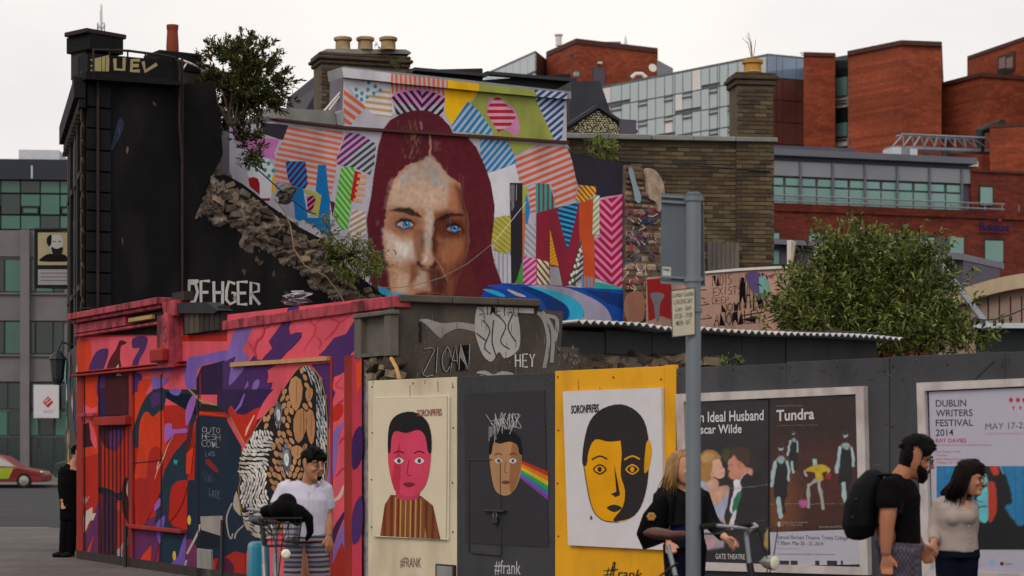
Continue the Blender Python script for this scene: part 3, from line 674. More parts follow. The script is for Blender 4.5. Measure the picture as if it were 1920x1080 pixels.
lay_bricks(yw, yw, KW, KW.U(1050), KW.U(1380), KW.Zp(1100, 640), zt, 0.0, cap=300, pick=lambda u, z: -z if u > KW.U(1160) else 99)
m = MB(); KW.box(m, KW.U(1380), KW.U(1450), 0, zt, -.34, 0.05); pier = m.build('pier', MATS['mortar'], yw)
lay_bricks(yw, pier, KW, KW.U(1380), KW.U(1450), KW.Zp(1100, 600), zt, 0.056, cap=300)
for k in range(5):
    m = MB(); a = KW.U(1060) + k * (KW.U(1456) - KW.U(1060)) / 5; b = KW.U(1060) + (k + 1) * (KW.U(1456) - KW.U(1060)) / 5 - .008
    KW.box(m, a, b, zt + .003, zt + .105 - .004 * k, -.42, .14); m.bevel(.012, 1); m.build('coping_stone', MATS['coping_grey'], yw)
m = MB(); m.tube([KW.p(1060, 288, .1), KW.p(1165, 304, .1), KW.p(1300, 312, .1), KW.p(1440, 322, .1)], .014, 5); o = m.build('cable', MATS['dark_metal']); tag(o, 'dark cable strung along the old brown brick yard wall', 'cable')
m = MB(); KW.slab(m, [(1318, 457), (1378, 459), (1378, 520), (1318, 520)], .2, .24); o = m.build('fence_backing', MATS['dark_frame']); 
bpy.data.objects.remove(o)
mat('grey_board', '5b564f', rough=0.9, var=0.3, scale=6, stretch=(1, 1, .15))
pf = thing('board_fence', KW.p(1348, 520, .3), 'short grey weathered board fence below the old brick wall', 'fence')
for k in range(7): m = MB(); x = 1320 + 8.4 * k; KW.pbox(m, x, 456 + (k * 5 % 4), x + 7.6, 560, .3, .34); m.build('board', MATS['grey_board'], pf)
# chimney on the right end
def potted_chimney(): pass
c1 = thing('chimney_stack', pget(1414, 255, 40.6), 'square brown brick chimney with one yellow pot above the yard wall', 'chimney')
C1 = Wall(1381, 40.45, 1450, 40.55); z0 = KW.Zp(1100, 262) + .1; z1 = Zof(160, 40.5)
m = MB(); C1.box(m, C1.U(1383), C1.U(1450), z0, z1, -.66, -.003); m.build('mortar_bed', MATS['mortar'], c1)
lay_bricks(c1, c1, C1, C1.U(1383), C1.U(1450), z0, z1, .0)
for k, (dd, za, zb_) in enumerate(((.05, 160, 150), (.09, 150, 142), (.05, 142, 136))):
    m = MB(); C1.box(m, C1.U(1383) - dd, C1.U(1450) + dd, Zof(za, 40.5) + .002, Zof(zb_, 40.5), -.66 - dd, dd); m.bevel(.015, 1); m.build('corbel_course', MATS['brick1'], c1)
mat('pot_yellow', 'b0813f', rough=0.85, var=0.2, scale=5, stain='4a3a28', stain_amt=.5, stain_scale=3); mat('pot_buff', '9a8260', rough=0.9, var=.2, scale=5, stain='4d4030', stain_amt=.6, stain_scale=3); mat('pot_red', '7d3520', rough=.8, var=.15)
m = MB(); m.lathe(pget(1411, 137, 40.85), [(.19, 0), (.17, .05), (.165, .16), (.2, .18), (.2, .24), (.15, .25), (.14, .1)], 18); m.build('pot', MATS['pot_yellow'], c1)
tw_ = MB()
for k in range(9):
    a = random.uniform(-.5, .5); tw_.tube([pget(1411 + 3 * a, 112, 40.8), pget(1409 + 22 * a, 90 - random.uniform(0, 14), 40.8), pget(1403 + 40 * a, 60 + 40 * abs(a), 40.8)], [.008, .005, .002], 4)
o = tw_.build('dry_weed', MATS['pot_buff'], None); tag(o, 'dry twiggy weed growing from the yellow chimney pot', 'plant')
# three-pot chimney
c3 = thing('chimney_stack', pget(686, 205, 44), 'wide brown brick chimney with three buff pots behind the mural', 'chimney')
C3 = Wall(603, 44, 774, 44.6); z0, z1 = Zof(330, 44), Zof(119, 44)
m = MB(); C3.box(m, C3.U(603), C3.U(773), z0, z1, -.75, -.003); m.build('mortar_bed', MATS['mortar'], c3)
lay_bricks(c3, c3, C3, C3.U(603), C3.U(773), Zof(245, 44), z1, 0.0)
for dd, ya, yb in ((.05, 119, 111), (.1, 111, 104), (.06, 104, 97)):
    m = MB(); C3.box(m, C3.U(603) - dd, C3.U(773) + dd - .1, Zof(ya, 44) + .002, Zof(yb, 44), -.75 - dd, dd); m.bevel(.02, 1); m.build('corbel_course', MATS['brick1'], c3)
m = MB(); C3.slab(m, [(601, 97), (612, 92), (760, 93), (770, 98), (770, 101), (601, 101)], -.7, .03); m.build('flaunching', MATS['coping_grey'], c3)
for x in (643, 685, 728): m = MB(); m.lathe(pget(x, 94, 44.35), [(.165, 0), (.155, .05), (.15, .17), (.19, .2), (.19, .25), (.15, .27), (.13, .1)], 18); m.build('pot', MATS['pot_buff'], c3)
# slate roofs and dark fascias behind the mural
mat('slate', '34343c', rough=0.75, var=0.15, scale=2, bump=.2); mat('black_paint', '1d1c21', rough=0.7, var=0.2, scale=2)
def slab_thing(name, W, outline, d0, d1, m_, label, cat):
    mb = MB(); W.slab(mb, outline, d0, d1); o = mb.build(name, MATS[m_]); return tag(o, label, cat)
RW = Wall(560, 47, 700, 47.5)
slab_thing('slate_roof', RW, [(572, 208), (602, 155), (606, 130), (700, 130), (700, 980), (572, 980)], -4, 0, 'slate', 'dark slate roof slope left of the three-pot chimney', 'roof')
R2 = Wall(770, 52, 1080, 54)
bf = slab_thing('roof_box', R2, [(770, 131), (905, 128), (906, 150), (1070, 138), (1072, 985), (770, 990)], -5, 0, 'black_paint', 'black flat-roofed structure behind the mural coping', 'roof')
for x0, x1, y0 in ((770, 906, 129), (906, 1073, 136)): m = MB(); R2.pbox(m, x0, y0, x1, y0 + 6, .01, .25); m.build('fascia', MATS['slate'], bf)
m = MB(); R2.pbox(m, 808, 125, 900, 129, -1, -.4); m.build('roof_hatch', MATS['grey_clad'], bf)
m = MB(); R2.pbox(m, 1066, 139, 1072, 147, .26, .4); m.build('alarm_lamp', MATS['teal_window'], bf)
m = MB(); m.tube([R2.p(1068, 168, .2), R2.p(1066, 215, .2)], .09, 8); m.lathe(R2.p(1068, 175, .2), [(.1, 0), (.2, .08), (.2, .2), (.1, .25)], 10); m.build('downpipe', MATS['dark_metal'], bf)
R3 = Wall(1060, 48, 1200, 48.5)
sr = slab_thing('slate_roof', R3, [(1066, 235), (1072, 152), (1125, 152), (1143, 205), (1150, 260), (1150, 985), (1066, 985)], -3, 0, 'slate', 'grey slate roof slope with a crackle-painted gable before it', 'roof')
R4 = Wall(1060, 43, 1200, 43.4)
gb = thing('gable', R4.p(1125, 255), 'small gable painted in a black and cream crackle pattern', 'gable')
m = MB(); R4.slab(m, [(1063, 238), (1120, 200), (1190, 247), (1192, 945), (1063, 945)], -.3, 0); m.build('wall', MATS['black_paint'], gb)
m = MB(); R4.slab(m, [(1060, 235), (1119, 196), (1194, 246), (1193, 250), (1120, 203), (1063, 239)], -.4, .08); m.build('verge', MATS['slate'], gb)
pc = Paint(R4, .003, .001); rr = random.Random(3)
tri = pts('1066,240 1120,204 1186,249 1186,256 1066,256')
for gx in range(26):
    for gy in range(14):
        x = 1064 + gx * 5 + (gy % 2) * 2.5 + rr.uniform(-1, 1); y = 202 + gy * 4 + rr.uniform(-.8, .8)
        top = 204 + (1120 - x) * .66 if x < 1120 else 204 + (x - 1120) * .68
        if y < top + 3 or y > 255: continue
        q = [(x + (2.2 + rr.uniform(-.8, .5)) * math.cos(a), y + (1.7 + rr.uniform(-.6, .4)) * math.sin(a)) for a in [k * 1.05 + rr.uniform(-.2, .2) for k in range(6)]]
        pc.poly(q, rr.choice(('b3a98c', 'c4bb9c', '9a8f74')) if 1085 < x < 1165 or rr.random() < .5 else '5c5344', lv=0)
pc.build('crackle_paint', gb)
slab_thing('corner_hut', Wall(1150, 42.2, 1200, 42.2), [(1163, 223), (1193, 225), (1193, 255), (1163, 255)], -.5, 0, 'mauve_clad', 'small mauve box roof beside the crackle-painted gable', 'hut')

# ------------------------------------------------------------------ mural gable
mat('wall_render', '6d6670', rough=.9, var=.15, bump=.25); mat('lead_grey', '8a8c90', rough=.7, var=.15, scale=4)
mu = thing('mural_wall', MW.w(MW.len / 2, 0, -.2), 'painted gable wall with a red-haired woman among bright striped shapes', 'wall')
G0 = 1035
m = MB(); MW.slab(m, pts('400,1040 400,232 515,216 640,234 643,140 1063,184 1063,268 1076,290 1167,305 1167,1016'), -.45, 0); m.build('wall', MATS['wall_render'], mu)
m = MB(); MW.slab(m, pts('640,126 1065,173 1065,187 643,146'), -.5, .1); cp = m.build('coping', MATS['lead_grey'], mu)
m = MB(); MW.slab(m, pts('505,202 625,209 627,236 505,222'), -.5, .06); m.build('parapet_block', MATS['coping_grey'], mu)
m = MB(); MW.slab(m, pts('515,222 640,237 1063,265 1063,270 640,242 515,226'), 0, .07); m.build('string_course', MATS['coping_dark'], mu)
m = MB(); MW.slab(m, pts('628,213 641,206 643,236 630,234'), -.3, .03); m.build('torn_flashing', MATS['lead_grey'], mu)
m = MB()
for a, b in (((643, 172), (612, 208)), ((643, 178), (622, 205))): m.tube([MW.p(*a, -.1), MW.p(*b, -.1)], .018, 6)
m.build('bracket', MATS['offwhite'], mu)
A = zm(420, 120, 6); B = zm(480, 0, 3); C_ = zm(960, 0, 3); D = zm(900, 240, 6); E = zm(900, 420, 4.909); G = zm(420, 290, 6); H = zm(680, 200, 3)
k = Paint(MW.off(.1), .004, .002)
k.poly('641,127 733,137 733,154 644,145', 'd2cfd6'); k.stripes('733,138 839,150 839,165 733,155', 88, 8.7, .5, 'd9694c', base='c3b3b6'); k.poly('839,150 898,157 898,171 839,165', 'eeb914'); k.poly('898,157 1001,168 1006,181 898,171', '9ba24f'); k.stripes('1001,168 1063,174 1063,186 1006,181', -38, 10, .5, '26497f', base='bdc2d2')
k.build('coping_paint', mu)
k = Paint(MW, .004, .0004); GR = 'b9b6c2'
k.poly('430,240 515,227 640,242 644,147 1062,188 1062,268 1074,291 1166,306 1166,612 430,612', GR)
k.poly('493,437 757,463 780,640 600,600', 'd3d1d8', B)
k.stripes('1345,260 1600,490 1470,620 1430,690 1345,660', 36, 13.7, .54, 'd8684a', A, base='c2bcc3', phase=4)
k.stripes('1590,370 1740,290 1880,310 1890,480 1890,600 1700,580 1590,490', 7, 11.5, .45, 'c49d6e', A, base='d8d4d8')
for x, y in ((1627, 208), (1700, 252), (1485, 287), (1617, 290), (1757, 297), (1550, 330), (1683, 330), (1493, 360), (1608, 372), (1545, 400)): k.dot(*A((x, y)), 3.3, 4, '3596b4')
k.stripes('757,463 1065,500 1062,540 980,508 930,500 870,502 800,515 765,530', 88, 8.7, .5, 'd9694c', B, base='c3b3b6')
k.poly('758,548 800,515 870,500 930,498 1000,512 1062,550 1050,650 950,625 880,620 790,640', 'd583c2', B)
k.poly('765,560 930,610 1060,570 1048,650 950,640 790,645', 'bdb9c6', B)
k.stripes('760,550 800,525 870,510 930,508 930,640 790,645', 52, 11, .5, '2a2530', B, phase=2); k.stripes('930,508 1000,520 1060,552 1050,655 930,640', -46, 11, .5, '2a2530', B)
k.poly('1082,468 1250,490 1240,530 1180,600 1100,705 1062,640 1062,500', 'eeb914', B)
k.poly('897,172 1003,183 1040,266 905,256 880,252 862,222', '9ba24f')
k.stripes('1190,570 1240,610 1330,735 1325,760 1105,738 1098,705', -52, 10.5, .52, '1f7cb4', B, base='aeb9cc')
k.poly('1283,545 1310,560 1300,600 1330,700 1400,730 1465,765 1480,690 1440,600 1350,560', 'cf86b6', B, 3); k.stripes('1355,537 1390,570 1440,620 1465,650 1430,710 1360,745 1330,690 1295,640 1310,590', 0, 12, .52, 'b81f3a', B, base='dba6bd', phase=2)
k.stripes('125,545 300,558 292,600 278,800 238,792', -40, 10, .5, '26497f', C_, base='bdc2d2')
# lower field
k.poly('400,655 725,690 660,860 450,790', '37333f', A); k.poly('430,240 450,251 524,262 514,286 516,300 470,287 445,267', 'c877b8')
k.stripes('541,235 643,247 643,258 634,285 630,320 622,360 618,375 590,352 545,348 514,338 515,305 517,297 520,283 530,263', 11.5, 10.4, .5, 'd96a48', base='bab4bc')
k.poly('649,248 677,252 690,262 640,312 631,307 631,295 637,282', 'cd85c6'); k.poly('690,261 705,270 703,290 701,312 693,328 665,315 640,312', 'aab0ba')
k.stripes('649,248 677,252 705,270 703,290 701,312 693,328 665,315 640,311 631,307 631,295 637,282', -38, 10, .5, '443d4c')
k.poly('330,20 500,50 560,150 545,260 530,490 400,490 380,270 270,250 240,130', 'd9d9e0', G)
for x, y in ((325, 95), (410, 95), (500, 100), (275, 160), (365, 170), (460, 175), (553, 180), (505, 240)): k.dot(*G((x, y)), 3.6, 4.2, '2c9a97')
k.poly('545,230 575,230 570,420 530,430', 'e6b01c', G); k.poly('270,270 330,250 380,270 400,330 400,450 290,360', '9d1c28', G); k.poly('400,490 520,490 510,520 400,520', '9d1c28', G)
k.poly('570,300 740,350 740,420 600,430', '87868f', G); k.stripes('570,300 740,350 740,420 600,430', -30, 8, .5, 'a5a4ac', G); k.poly('740,430 790,600 800,720 700,680 660,560', '9f9cb4', G)
k.stripes('695,75 910,75 930,200 940,330 905,385 760,345 720,280 700,170', -50, 8.8, .5, '47183a', G, base='2878c4')
k.poly('1055,115 1145,115 1165,330 1190,500 1190,720 1060,720 1080,450 1030,410', '1470b2', G); k.poly('750,345 890,380 900,470 940,700 850,750 800,720 790,600 760,440', '1470b2', G); k.poly('850,705 1190,715 1200,930 1130,880 1000,800', '1470b2', G)
k.poly('880,390 960,395 1095,455 1060,690 960,690 990,640 1030,470 930,440', 'aaae54', G); k.stripes('930,470 1010,460 1030,510 985,650 940,650', -40, 8, .5, '2a2028', G, base='d0588e')
k.poly('1190,515 1250,540 1220,700', '5a1f2c', G)
k.stripes('1320,135 1475,150 1445,290 1430,560 1390,830 1330,850 1230,700 1270,400', 52, 8.4, .5, '45a035', G, base='9bcc80')
k.poly('1470,180 1540,205 1470,530 1415,515', 'b32224', G)
for x, y in ((1505, 215), (1495, 290), (1485, 355), (1475, 420), (1455, 490)): k.poly([G(p) for p in ((x, y), (x + 105, y + 15), (x + 98, y + 50), (x - 8, y + 38))], 'd99d66')
k.stripes('1450,620 1590,640 1600,900 1480,970 1400,880 1420,700', -30, 9.5, .5, 'b5916a', G, base='d5cfd2')
k.stripes('0,118 310,148 370,270 420,400 300,440 200,470 80,510 20,380 0,280', -50, 9.6, .52, '1f7cb4', D, base='aab6ca')
k.poly('300,146 640,178 400,310 370,270', '9ba24f', D)
k.poly('965,212 1090,300 1600,390 1595,740 1330,790 1300,660 1100,640', '2d2b36', D); k.poly('1062,270 1075,291 1166,306 1166,365 1120,370', '2d2b36')
k.stripes('650,188 965,212 1000,270 1030,360 1090,630 1070,800 850,900 800,640 620,620 490,670 420,560 405,470 400,330', -22, 11.6, .5, 'd65f3d', D, base='bfb4bd')
k.poly('80,510 300,440 390,400 440,600 470,620 330,620 330,990 160,1010 100,650', 'd6d4dc', D)
k.poly('955,343 979,343 979,400 979,500 965,531 957,531 957,420', '2b2931')
for x in (957.5, 960, 963, 968): k.stroke([(x, 346), (x - .5, 375 + (x * 7) % 25)], .9, 'b9b6bd')
k.stripes('921,440 927,410 945,404 957,405 957,470 945,477 925,468', 40, 8, .5, 'a39a4c', base='c2b64c')
k.poly('475,670 535,670 535,960 475,960', 'aba94a', D); k.poly('979,400 986,400 984,482 979,482', 'd6703a')
k.stripes('540,660 625,640 620,940 560,950', -22, 10, .5, 'd65f3d', D, base='bfb4bd')
k.stripes('625,620 770,630 800,700 835,830 835,900 630,955', 90, 8.4, .52, '2ba596', D, base='7a3a50')
k.poly('985,365 993,392 989,425 1001,470 996,478 986,470 984,420', '2c7fc0', sm=3)
k.stripes('415,0 515,0 515,320 400,300', 45, 9, .5, '9698a2', E, base='bbbac4')
k.poly('1005,400 1040,390 1086,380 1086,530 1055,538 1003,530', '8a2538')
k.stripes('1043,393 1052,388 1085,378 1077,415 1064,469', 15, 9, .5, '1c3866', base='359bc8')
k.poly('1085,380 1112,372 1115,535 1092,518 1085,430', 'c64f28')
k.stripes('1110,640 1300,660 1300,740 1170,830 1070,810', 50, 7, .5, 'b54c2a', D, base='e6be48')
k.stripes('1270,760 1340,760 1345,1200 1260,1200', -45, 8, .45, '9da864', D, base='d4d8ce')
k.poly('1123,373 1166,364 1166,541 1115,520 1114,447 1123,446', 'db80b6')
k.stripes('1123,376 1146,371 1146,533 1115,520 1114,447 1123,446', 45, 11, .55, 'ad1e38', phase=3); k.stripes('1146,371 1166,367 1166,541 1146,533', -45, 11, .55, 'ad1e38', phase=6.8)
k.poly('130,250 280,290 285,545 200,545 130,330 95,260', 'd0ced8', E); k.stripes('130,250 280,290 285,545 200,545 130,330', 90, 8, .35, 'a4a3ae', E)
k.poly('385,340 392,555 325,550', '45a035', E); k.stripes('395,295 515,320 515,560 390,560', -40, 9, .5, 'b8306a', E, base='dd98c8'); k.stripes('520,320 630,350 640,560 520,555', 52, 8.5, .42, '862f30', E, base='d5dbb8')
k.stripes('640,45 720,390 640,370', -30, 6, .5, 'd98a18', E, base='eeb024'); k.poly('640,390 720,400 755,570 640,560', 'a8a4b0', E)
k.poly('930,120 945,480 880,570 820,555', '2d5536', E); k.stripes('930,180 945,300 945,480 880,570 870,500', -40, 8, .5, '3a3640', E, base='b0aeb4')
for x, y in ((918, 240), (905, 290), (890, 330), (900, 370), (870, 390), (860, 450), (885, 440), (840, 470), (850, 520), (825, 540)): k.dot(*E((x, y)), 2.6, 3.6, 'd8d8d0')
k.stripes('930,480 1045,490 1050,590 930,575', 90, 6, .5, '3aa0c0', E, base='c64f28'); k.poly('1055,530 1300,585 1310,605 1050,600', '2ba59c', E)
k.poly('200,545 330,555 1310,605 1315,930 770,915 540,790 540,690 0,670 50,610', '1449a0', E)
k.poly('390,580 560,600 700,680 800,780 800,880 770,915 620,800 560,700 400,610', '0d3778', E, 3); k.poly('430,568 600,588 760,640 900,720 950,790 930,870 850,920 770,908 820,850 800,760 700,690 560,620', '32aed2', E, 3)
k.poly('450,568 750,578 960,650 1120,740 1190,830 1185,925 880,920 950,850 940,770 860,690 700,620', 'a09bb0', E, 3); k.poly('950,600 1310,645 1312,780 1150,720', '123474', E)
for q, c in (('20,600 130,610 230,660 190,670 100,640', '35a5d0'), ('60,570 200,560 300,600 200,600', '2a4fb0'), ('240,600 340,630 420,670 330,660', 'c4bcc8')): k.poly(q, c, E, 3)
k.build('mural_shapes', mu)
# the portrait: blended brushwork
HAIR = pts('115,122 150,75 220,35 300,18 370,22 440,55 490,110 508,150 590,172 640,230 690,340 720,430 742,560 735,660 722,780 740,880 780,990 850,1085 60,1085 40,960 30,760 18,640 45,500 60,380 85,220', H)
cv = Canvas(MW, 684, 204, 966, 562, 1.1, '5e1d29', clip=HAIR); cv.rough(.7)
cv.rough(.0)
for i in range(110):
    x = random.gauss(275, 26); y = random.uniform(60, 290); cv.line([H((x, y)), H((x - 2 + random.uniform(-3, 3), y + random.uniform(12, 34)))], .6, random.choice(('c79a80', '9c5a4c', 'dcb49c', '8a4440')), 1.2, .4)
for i in range(26): x = random.gauss(412, 12); y = random.uniform(185, 240); cv.line([H((x, y)), H((x + 2, y + 14))], .5, 'b98070', 1.2, .4)
cv.rough(.7)
cv.line('326,90 330,128', 2.4, 'c9957c', 2, .8, H); cv.line('374,160 380,215 378,270 366,290', 3.6, 'c9957f', 2.2, .9, H)
FACE = pts('376,272 420,312 480,390 545,432 562,520 592,620 600,760 582,860 540,960 505,1085 165,1085 150,950 116,800 112,720 130,560 180,400 240,330 330,305', H)
cv.poly(FACE, 'b98468', 2.0)
X = lambda q, c, s, a: cv.poly(q, c, s, a, H)
# big planes
X('376,276 420,316 470,392 520,440 470,520 400,545 300,560 200,565 150,540 190,410 250,340 330,308', 'c4b4a8', 9, .75); X('170,420 300,400 420,440 500,470 480,560 330,575 190,575 140,560', 'd2ae96', 20, .85); X('372,310 430,370 450,440 400,460 365,400', 'a9aaaa', 10, .5); X('210,395 262,360 270,420 215,450', 'a7acae', 9, .45); X('300,330 345,335 345,500 310,520', 'cdb39f', 9, .7)
X('480,430 545,440 566,540 540,610 480,575', 'b06c4a', 9, .8); X('520,440 562,470 600,620 604,780 570,900 548,760 556,620 540,540', '4c1d20', 13, .95)
X('395,600 470,585 570,600 590,760 560,880 500,985 490,1085 420,1085 396,940 386,760', '84482f', 10, .95); X('410,640 455,622 560,640 580,715 540,735 450,735 415,700', '55241c', 8, .85); X('430,760 520,745 560,770 530,850 470,900 430,850', 'a86a48', 11, .75); X('388,640 416,650 412,800 396,850 384,780', '4e1f1c', 6, .85); X('425,742 500,752 560,740 550,762 480,776 430,765', '9c6a4a', 5, .6)
X('150,612 205,594 320,620 322,695 250,720 175,712 145,680', '93614a', 9, .7); X('114,690 200,740 290,755 300,850 220,890 130,860', 'dcc0ae', 12, .95); X('180,765 262,780 258,845 195,850', 'ebe0d6', 10, .9); X('280,690 335,690 338,800 312,890 286,800', '8d5a40', 7, .75); X('322,690 345,720 340,800 322,795', '6d5d58', 5, .6)
X('130,850 205,885 262,950 275,1085 165,1085', 'bf9276', 11, .9); X('268,890 312,885 302,960 255,1010', '74432c', 7, .75); X('180,920 258,950 250,1040 195,1060', 'd0ae98', 9, .75)
# nose
X('346,560 392,556 398,640 384,760 378,830 352,836 345,760 350,660', 'c4b2a4', 6, .9); X('330,840 352,815 384,822 398,860 384,888 350,892 326,876', 'c9a58e', 5, .9); X('340,842 362,842 360,872 342,874', 'e6dcd2', 4, .9); X('300,872 322,868 330,888 352,900 330,904 308,896', '3c1a16', 3.5, .95); X('366,900 392,884 410,858 422,884 408,914 380,916', '431c18', 4, .95); X('312,905 410,915 440,960 400,940 330,925', '5c3022', 6, .8)
X('318,920 352,928 356,1010 318,1030 288,1020', 'c4ad9c', 7, .85); X('366,925 420,915 470,990 460,1060 385,1050', '542520', 8, .9); X('500,930 590,810 640,1000 620,1085 480,1085', '5f2624', 14, .9)
X('270,1068 310,1046 345,1038 372,1044 400,1038 440,1050 480,1070 480,1085 270,1085', '7c3a34', 4, .9); cv.line('285,1066 340,1058 375,1064 420,1058 470,1070', 2.2, '331416', 2, .95, H, 3); cv.line('405,850 425,880 460,950 475,990', 1.4, 'c09880', 2, .7, H)
# brows, eyes
X('143,586 200,566 262,572 312,598 332,628 288,618 230,598 180,592', '2a1c1a', 4, .95); X('402,644 448,610 500,596 566,606 556,618 500,618 440,640', '271414', 4, .95)
for ex, ey, w, h, dk in ((238, 664, 46, 20, 'b3aeae'), (511, 688, 40, 18, '8d8488')):
    X(' '.join('%f,%f' % (ex + (w + 12) * math.cos(t), ey - 5 + (h + 14) * math.sin(t)) for t in np.linspace(0, 6.28, 18)), '4a211a', 7, .85)
    X(' '.join('%f,%f' % (ex + w * math.cos(t), ey + 2 + h * (1 - .35 * abs(math.cos(t))) * math.sin(t)) for t in np.linspace(0, 6.28, 20)), dk, 2, 1)
    cx, cy = H((ex + 4, ey)); cv.ell(cx, cy, 7.6, 7.4, '16305c', 1.4); cv.ell(cx, cy + .4, 6.2, 6, '2f7cc0', 2); cv.ell(cx - 1, cy + 2.2, 3.8, 2.8, '6cb0e2', 3, .8); cv.ell(cx, cy, 2.5, 2.6, '0a101a', 1.2); cv.ell(cx + 2.2, cy - 2.2, 1.2, 1.1, 'eef2f4', 1)
    X(' '.join('%f,%f' % q for q in [(ex - w - 10, ey + 8), (ex - 28, ey - h + 1), (ex + 6, ey - h - 3), (ex + w - 6, ey - h + 12), (ex + w + 8, ey + 6), (ex + w - 10, ey - h - 2), (ex + 6, ey - h - 16), (ex - 32, ey - h - 10)]), '1a0f10', 2.4, .95)
    cv.line([H((ex - w, ey + 12)), H((ex, ey + h + 6)), H((ex + w, ey + 8))], 1.6, '4a241c', 2, .85, sm=4); cv.line([H((ex - w + 6, ey + 30)), H((ex + 4, ey + h + 24)), H((ex + w, ey + 22))], 1.4, '7a4a36', 3, .6, sm=4)
cv.line('172,805 180,812 185,835', 2.4, '2a2430', 1.5, .9, H); cv.line('70,645 78,670', 1, 'b0807c', 1, .8, H); cv.line('82,640 90,665', 1, 'b0807c', 1, .8, H)
for i in range(90):
    x = random.uniform(130, 580); y = random.uniform(330, 1000); cv.line([H((x, y)), H((x + random.uniform(-3, 3), y + random.uniform(30, 110)))], .7, random.choice(('7d4a34', 'd8b49c', '5c2c24', 'b0a8a2')), 1.4, .16)
X('60,1010 130,1020 160,1050 230,1050 260,1062 150,1075 100,1050', '35a5d0', 3, .9)
cv.grain(.06); cv.build('mural_portrait', mu, d=.0145)
m = MB(); m.tube([MW.p(690 + 26 * i, 540 - 0.0, .12) if i < 3 else MW.p(*q, .12) for i, q in enumerate(((0, 0), (0, 0), (0, 0), (770, 536), (820, 522), (870, 495), (920, 455)))], .006, 5); o = m.build('cable', MATS['coping_grey']); tag(o, 'thin pale cable sagging across the painted face', 'cable')
m = MB(); m.tube([MW.p(920, 455, .12), MW.p(960, 405, .12), MW.p(980, 380, .12)], .005, 4); m.build('cable_tail', MATS['offwhite'], o)
# torn stub wall with old stones and scrawls, right of the mural
mat('stub', '6f5f52', rough=.95, var=.3, scale=4, bump=.8, bscale=20, stain='2f2a28', stain_amt=.7, stain_scale=3)
for i_, c in enumerate(('8a7460', '5d4c40', 'a08c78', '6a5648')): mat('stub_stone%d' % i_, c, rough=.95, var=.3, scale=7, bump=.6, bscale=25)
st = thing('stone_wall_stub', MW.p(1203, 610, 0), 'torn rubble wall end with graffiti between mural and brick wall', 'wall')
m = MB(); MW.slab(m, pts('1168,1014 1168,310 1195,312 1226,330 1240,420 1236,500 1262,520 1262,1010'), -.5, .05); m.build('core', MATS['stub'], st)
y = 312
while y < 600:
    h = random.uniform(9, 17); x = 1168
    xe = 1196 + min(40, (y - 305) * .5) if y < 420 else 1238 if y < 505 else 1212
    while x < xe:
        w = random.uniform(12, 26); m = MB(); MW.pbox(m, x + 1, y + 1, min(x + w, xe), y + h - 1, .0, .05 + random.uniform(0, .06), zx=1200); m.bevel(.03, 1); m.build('stone', MATS['stub_stone%d' % random.randrange(4)], st); x += w
    y += h
m = MB(); MW.slab(m, smooth(pts('1204,318 1222,322 1236,345 1238,380 1228,398 1222,380 1210,372 1206,345')), .06, .13); m.build('plaster_patch', MATS['stub_stone2'], st)
k = Paint(MW.off(.12), 0, .001); rr = random.Random(11)
k.poly('1178,318 1186,316 1194,345 1202,368 1200,380 1192,376 1186,350', '8d9aa2', sm=3); k.dot(1196, 372, 6, 7, '7f9aa6')
for i in range(90):
    x = rr.uniform(1170, 1234); y = rr.uniform(385, 495); c = rr.choice(('24406e', '1a2a50', 'b5aaa0', '3a5a8c', 'a83c50', '14161e')); q = [(x, y)]
    for j in range(3): q.append((q[-1][0] + rr.uniform(-7, 7), q[-1][1] + rr.uniform(-7, 7)))
    k.stroke(q, rr.uniform(.8, 2.2), c, sm=3)
for i in range(26):
    x = rr.uniform(1172, 1208); y = rr.uniform(495, 545); q = [(x, y), (x + rr.uniform(-8, 8), y + rr.uniform(-9, 9)), (x + rr.uniform(-8, 8), y + rr.uniform(-9, 9))]; k.stroke(q, 1.3, rr.choice(('a3242c', 'c9b4a8', 'd0c4b8')), sm=3)
k.poly('1172,556 1204,548 1206,600 1176,604', '9a6a58', sm=3)
k.build('scrawl_paint', st)
# low pink graffiti wall
mat('pink_render', 'a98576', rough=.92, var=.18, scale=2.5, bump=.35, bscale=25, stain='5a4840', stain_amt=.5, stain_scale=2)
LWL = Wall(1240, 37.5, 1520, 36.0)
gw = thing('graffiti_wall', LWL.w(LWL.len / 2, 0), 'low pinkish rendered wall scrawled with black tags behind the shed', 'wall')
m = MB(); LWL.slab(m, pts('1210,1020 1212,520 1262,516 1325,512 1380,509 1388,506 1500,500 1540,502 1540,1020'), -.35, 0); m.build('wall', MATS['pink_render'], gw)
m = MB(); LWL.slab(m, pts('1255,513 1325,509 1388,503 1500,497 1500,502 1388,508 1255,518'), -.4, .04); m.build('broken_top', MATS['offwhite'], gw)
k = Paint(LWL, .004, .0015)
k.poly('1213,524 1258,520 1262,600 1240,592 1216,602', '8a1c20'); k.poly('1220,550 1246,552 1238,570 1236,600 1230,600 1226,572', '6b6a72', sm=3)
k.graffiti('NADIS', (1335, 517), (1372, 513), (1335, 537), 1.2, '2a2020'); k.graffiti('EXISTS', (1337, 540), (1392, 535), (1337, 555), 1.1, '3a2c2a'); k.graffiti('DEEP', (1335, 558), (1368, 556), (1335, 570), 1.0, '3a2c2a'); k.graffiti('NOW', (1352, 570), (1386, 566), (1352, 586), 1.3, '2a2020')
k.graffiti('ANOMALEY', (1338, 588), (1430, 580), (1338, 612), 1.6, '1e1818'); k.graffiti('MAYOR', (1387, 520), (1440, 512), (1387, 582), 2.4, '14121a', jit=.05, sp=.05)
k.poly('1398,514 1420,510 1432,530 1425,560 1410,545 1402,530', '5b4a78', sm=3); k.poly('1424,520 1440,525 1442,550 1428,560', '6fa09a', sm=3)
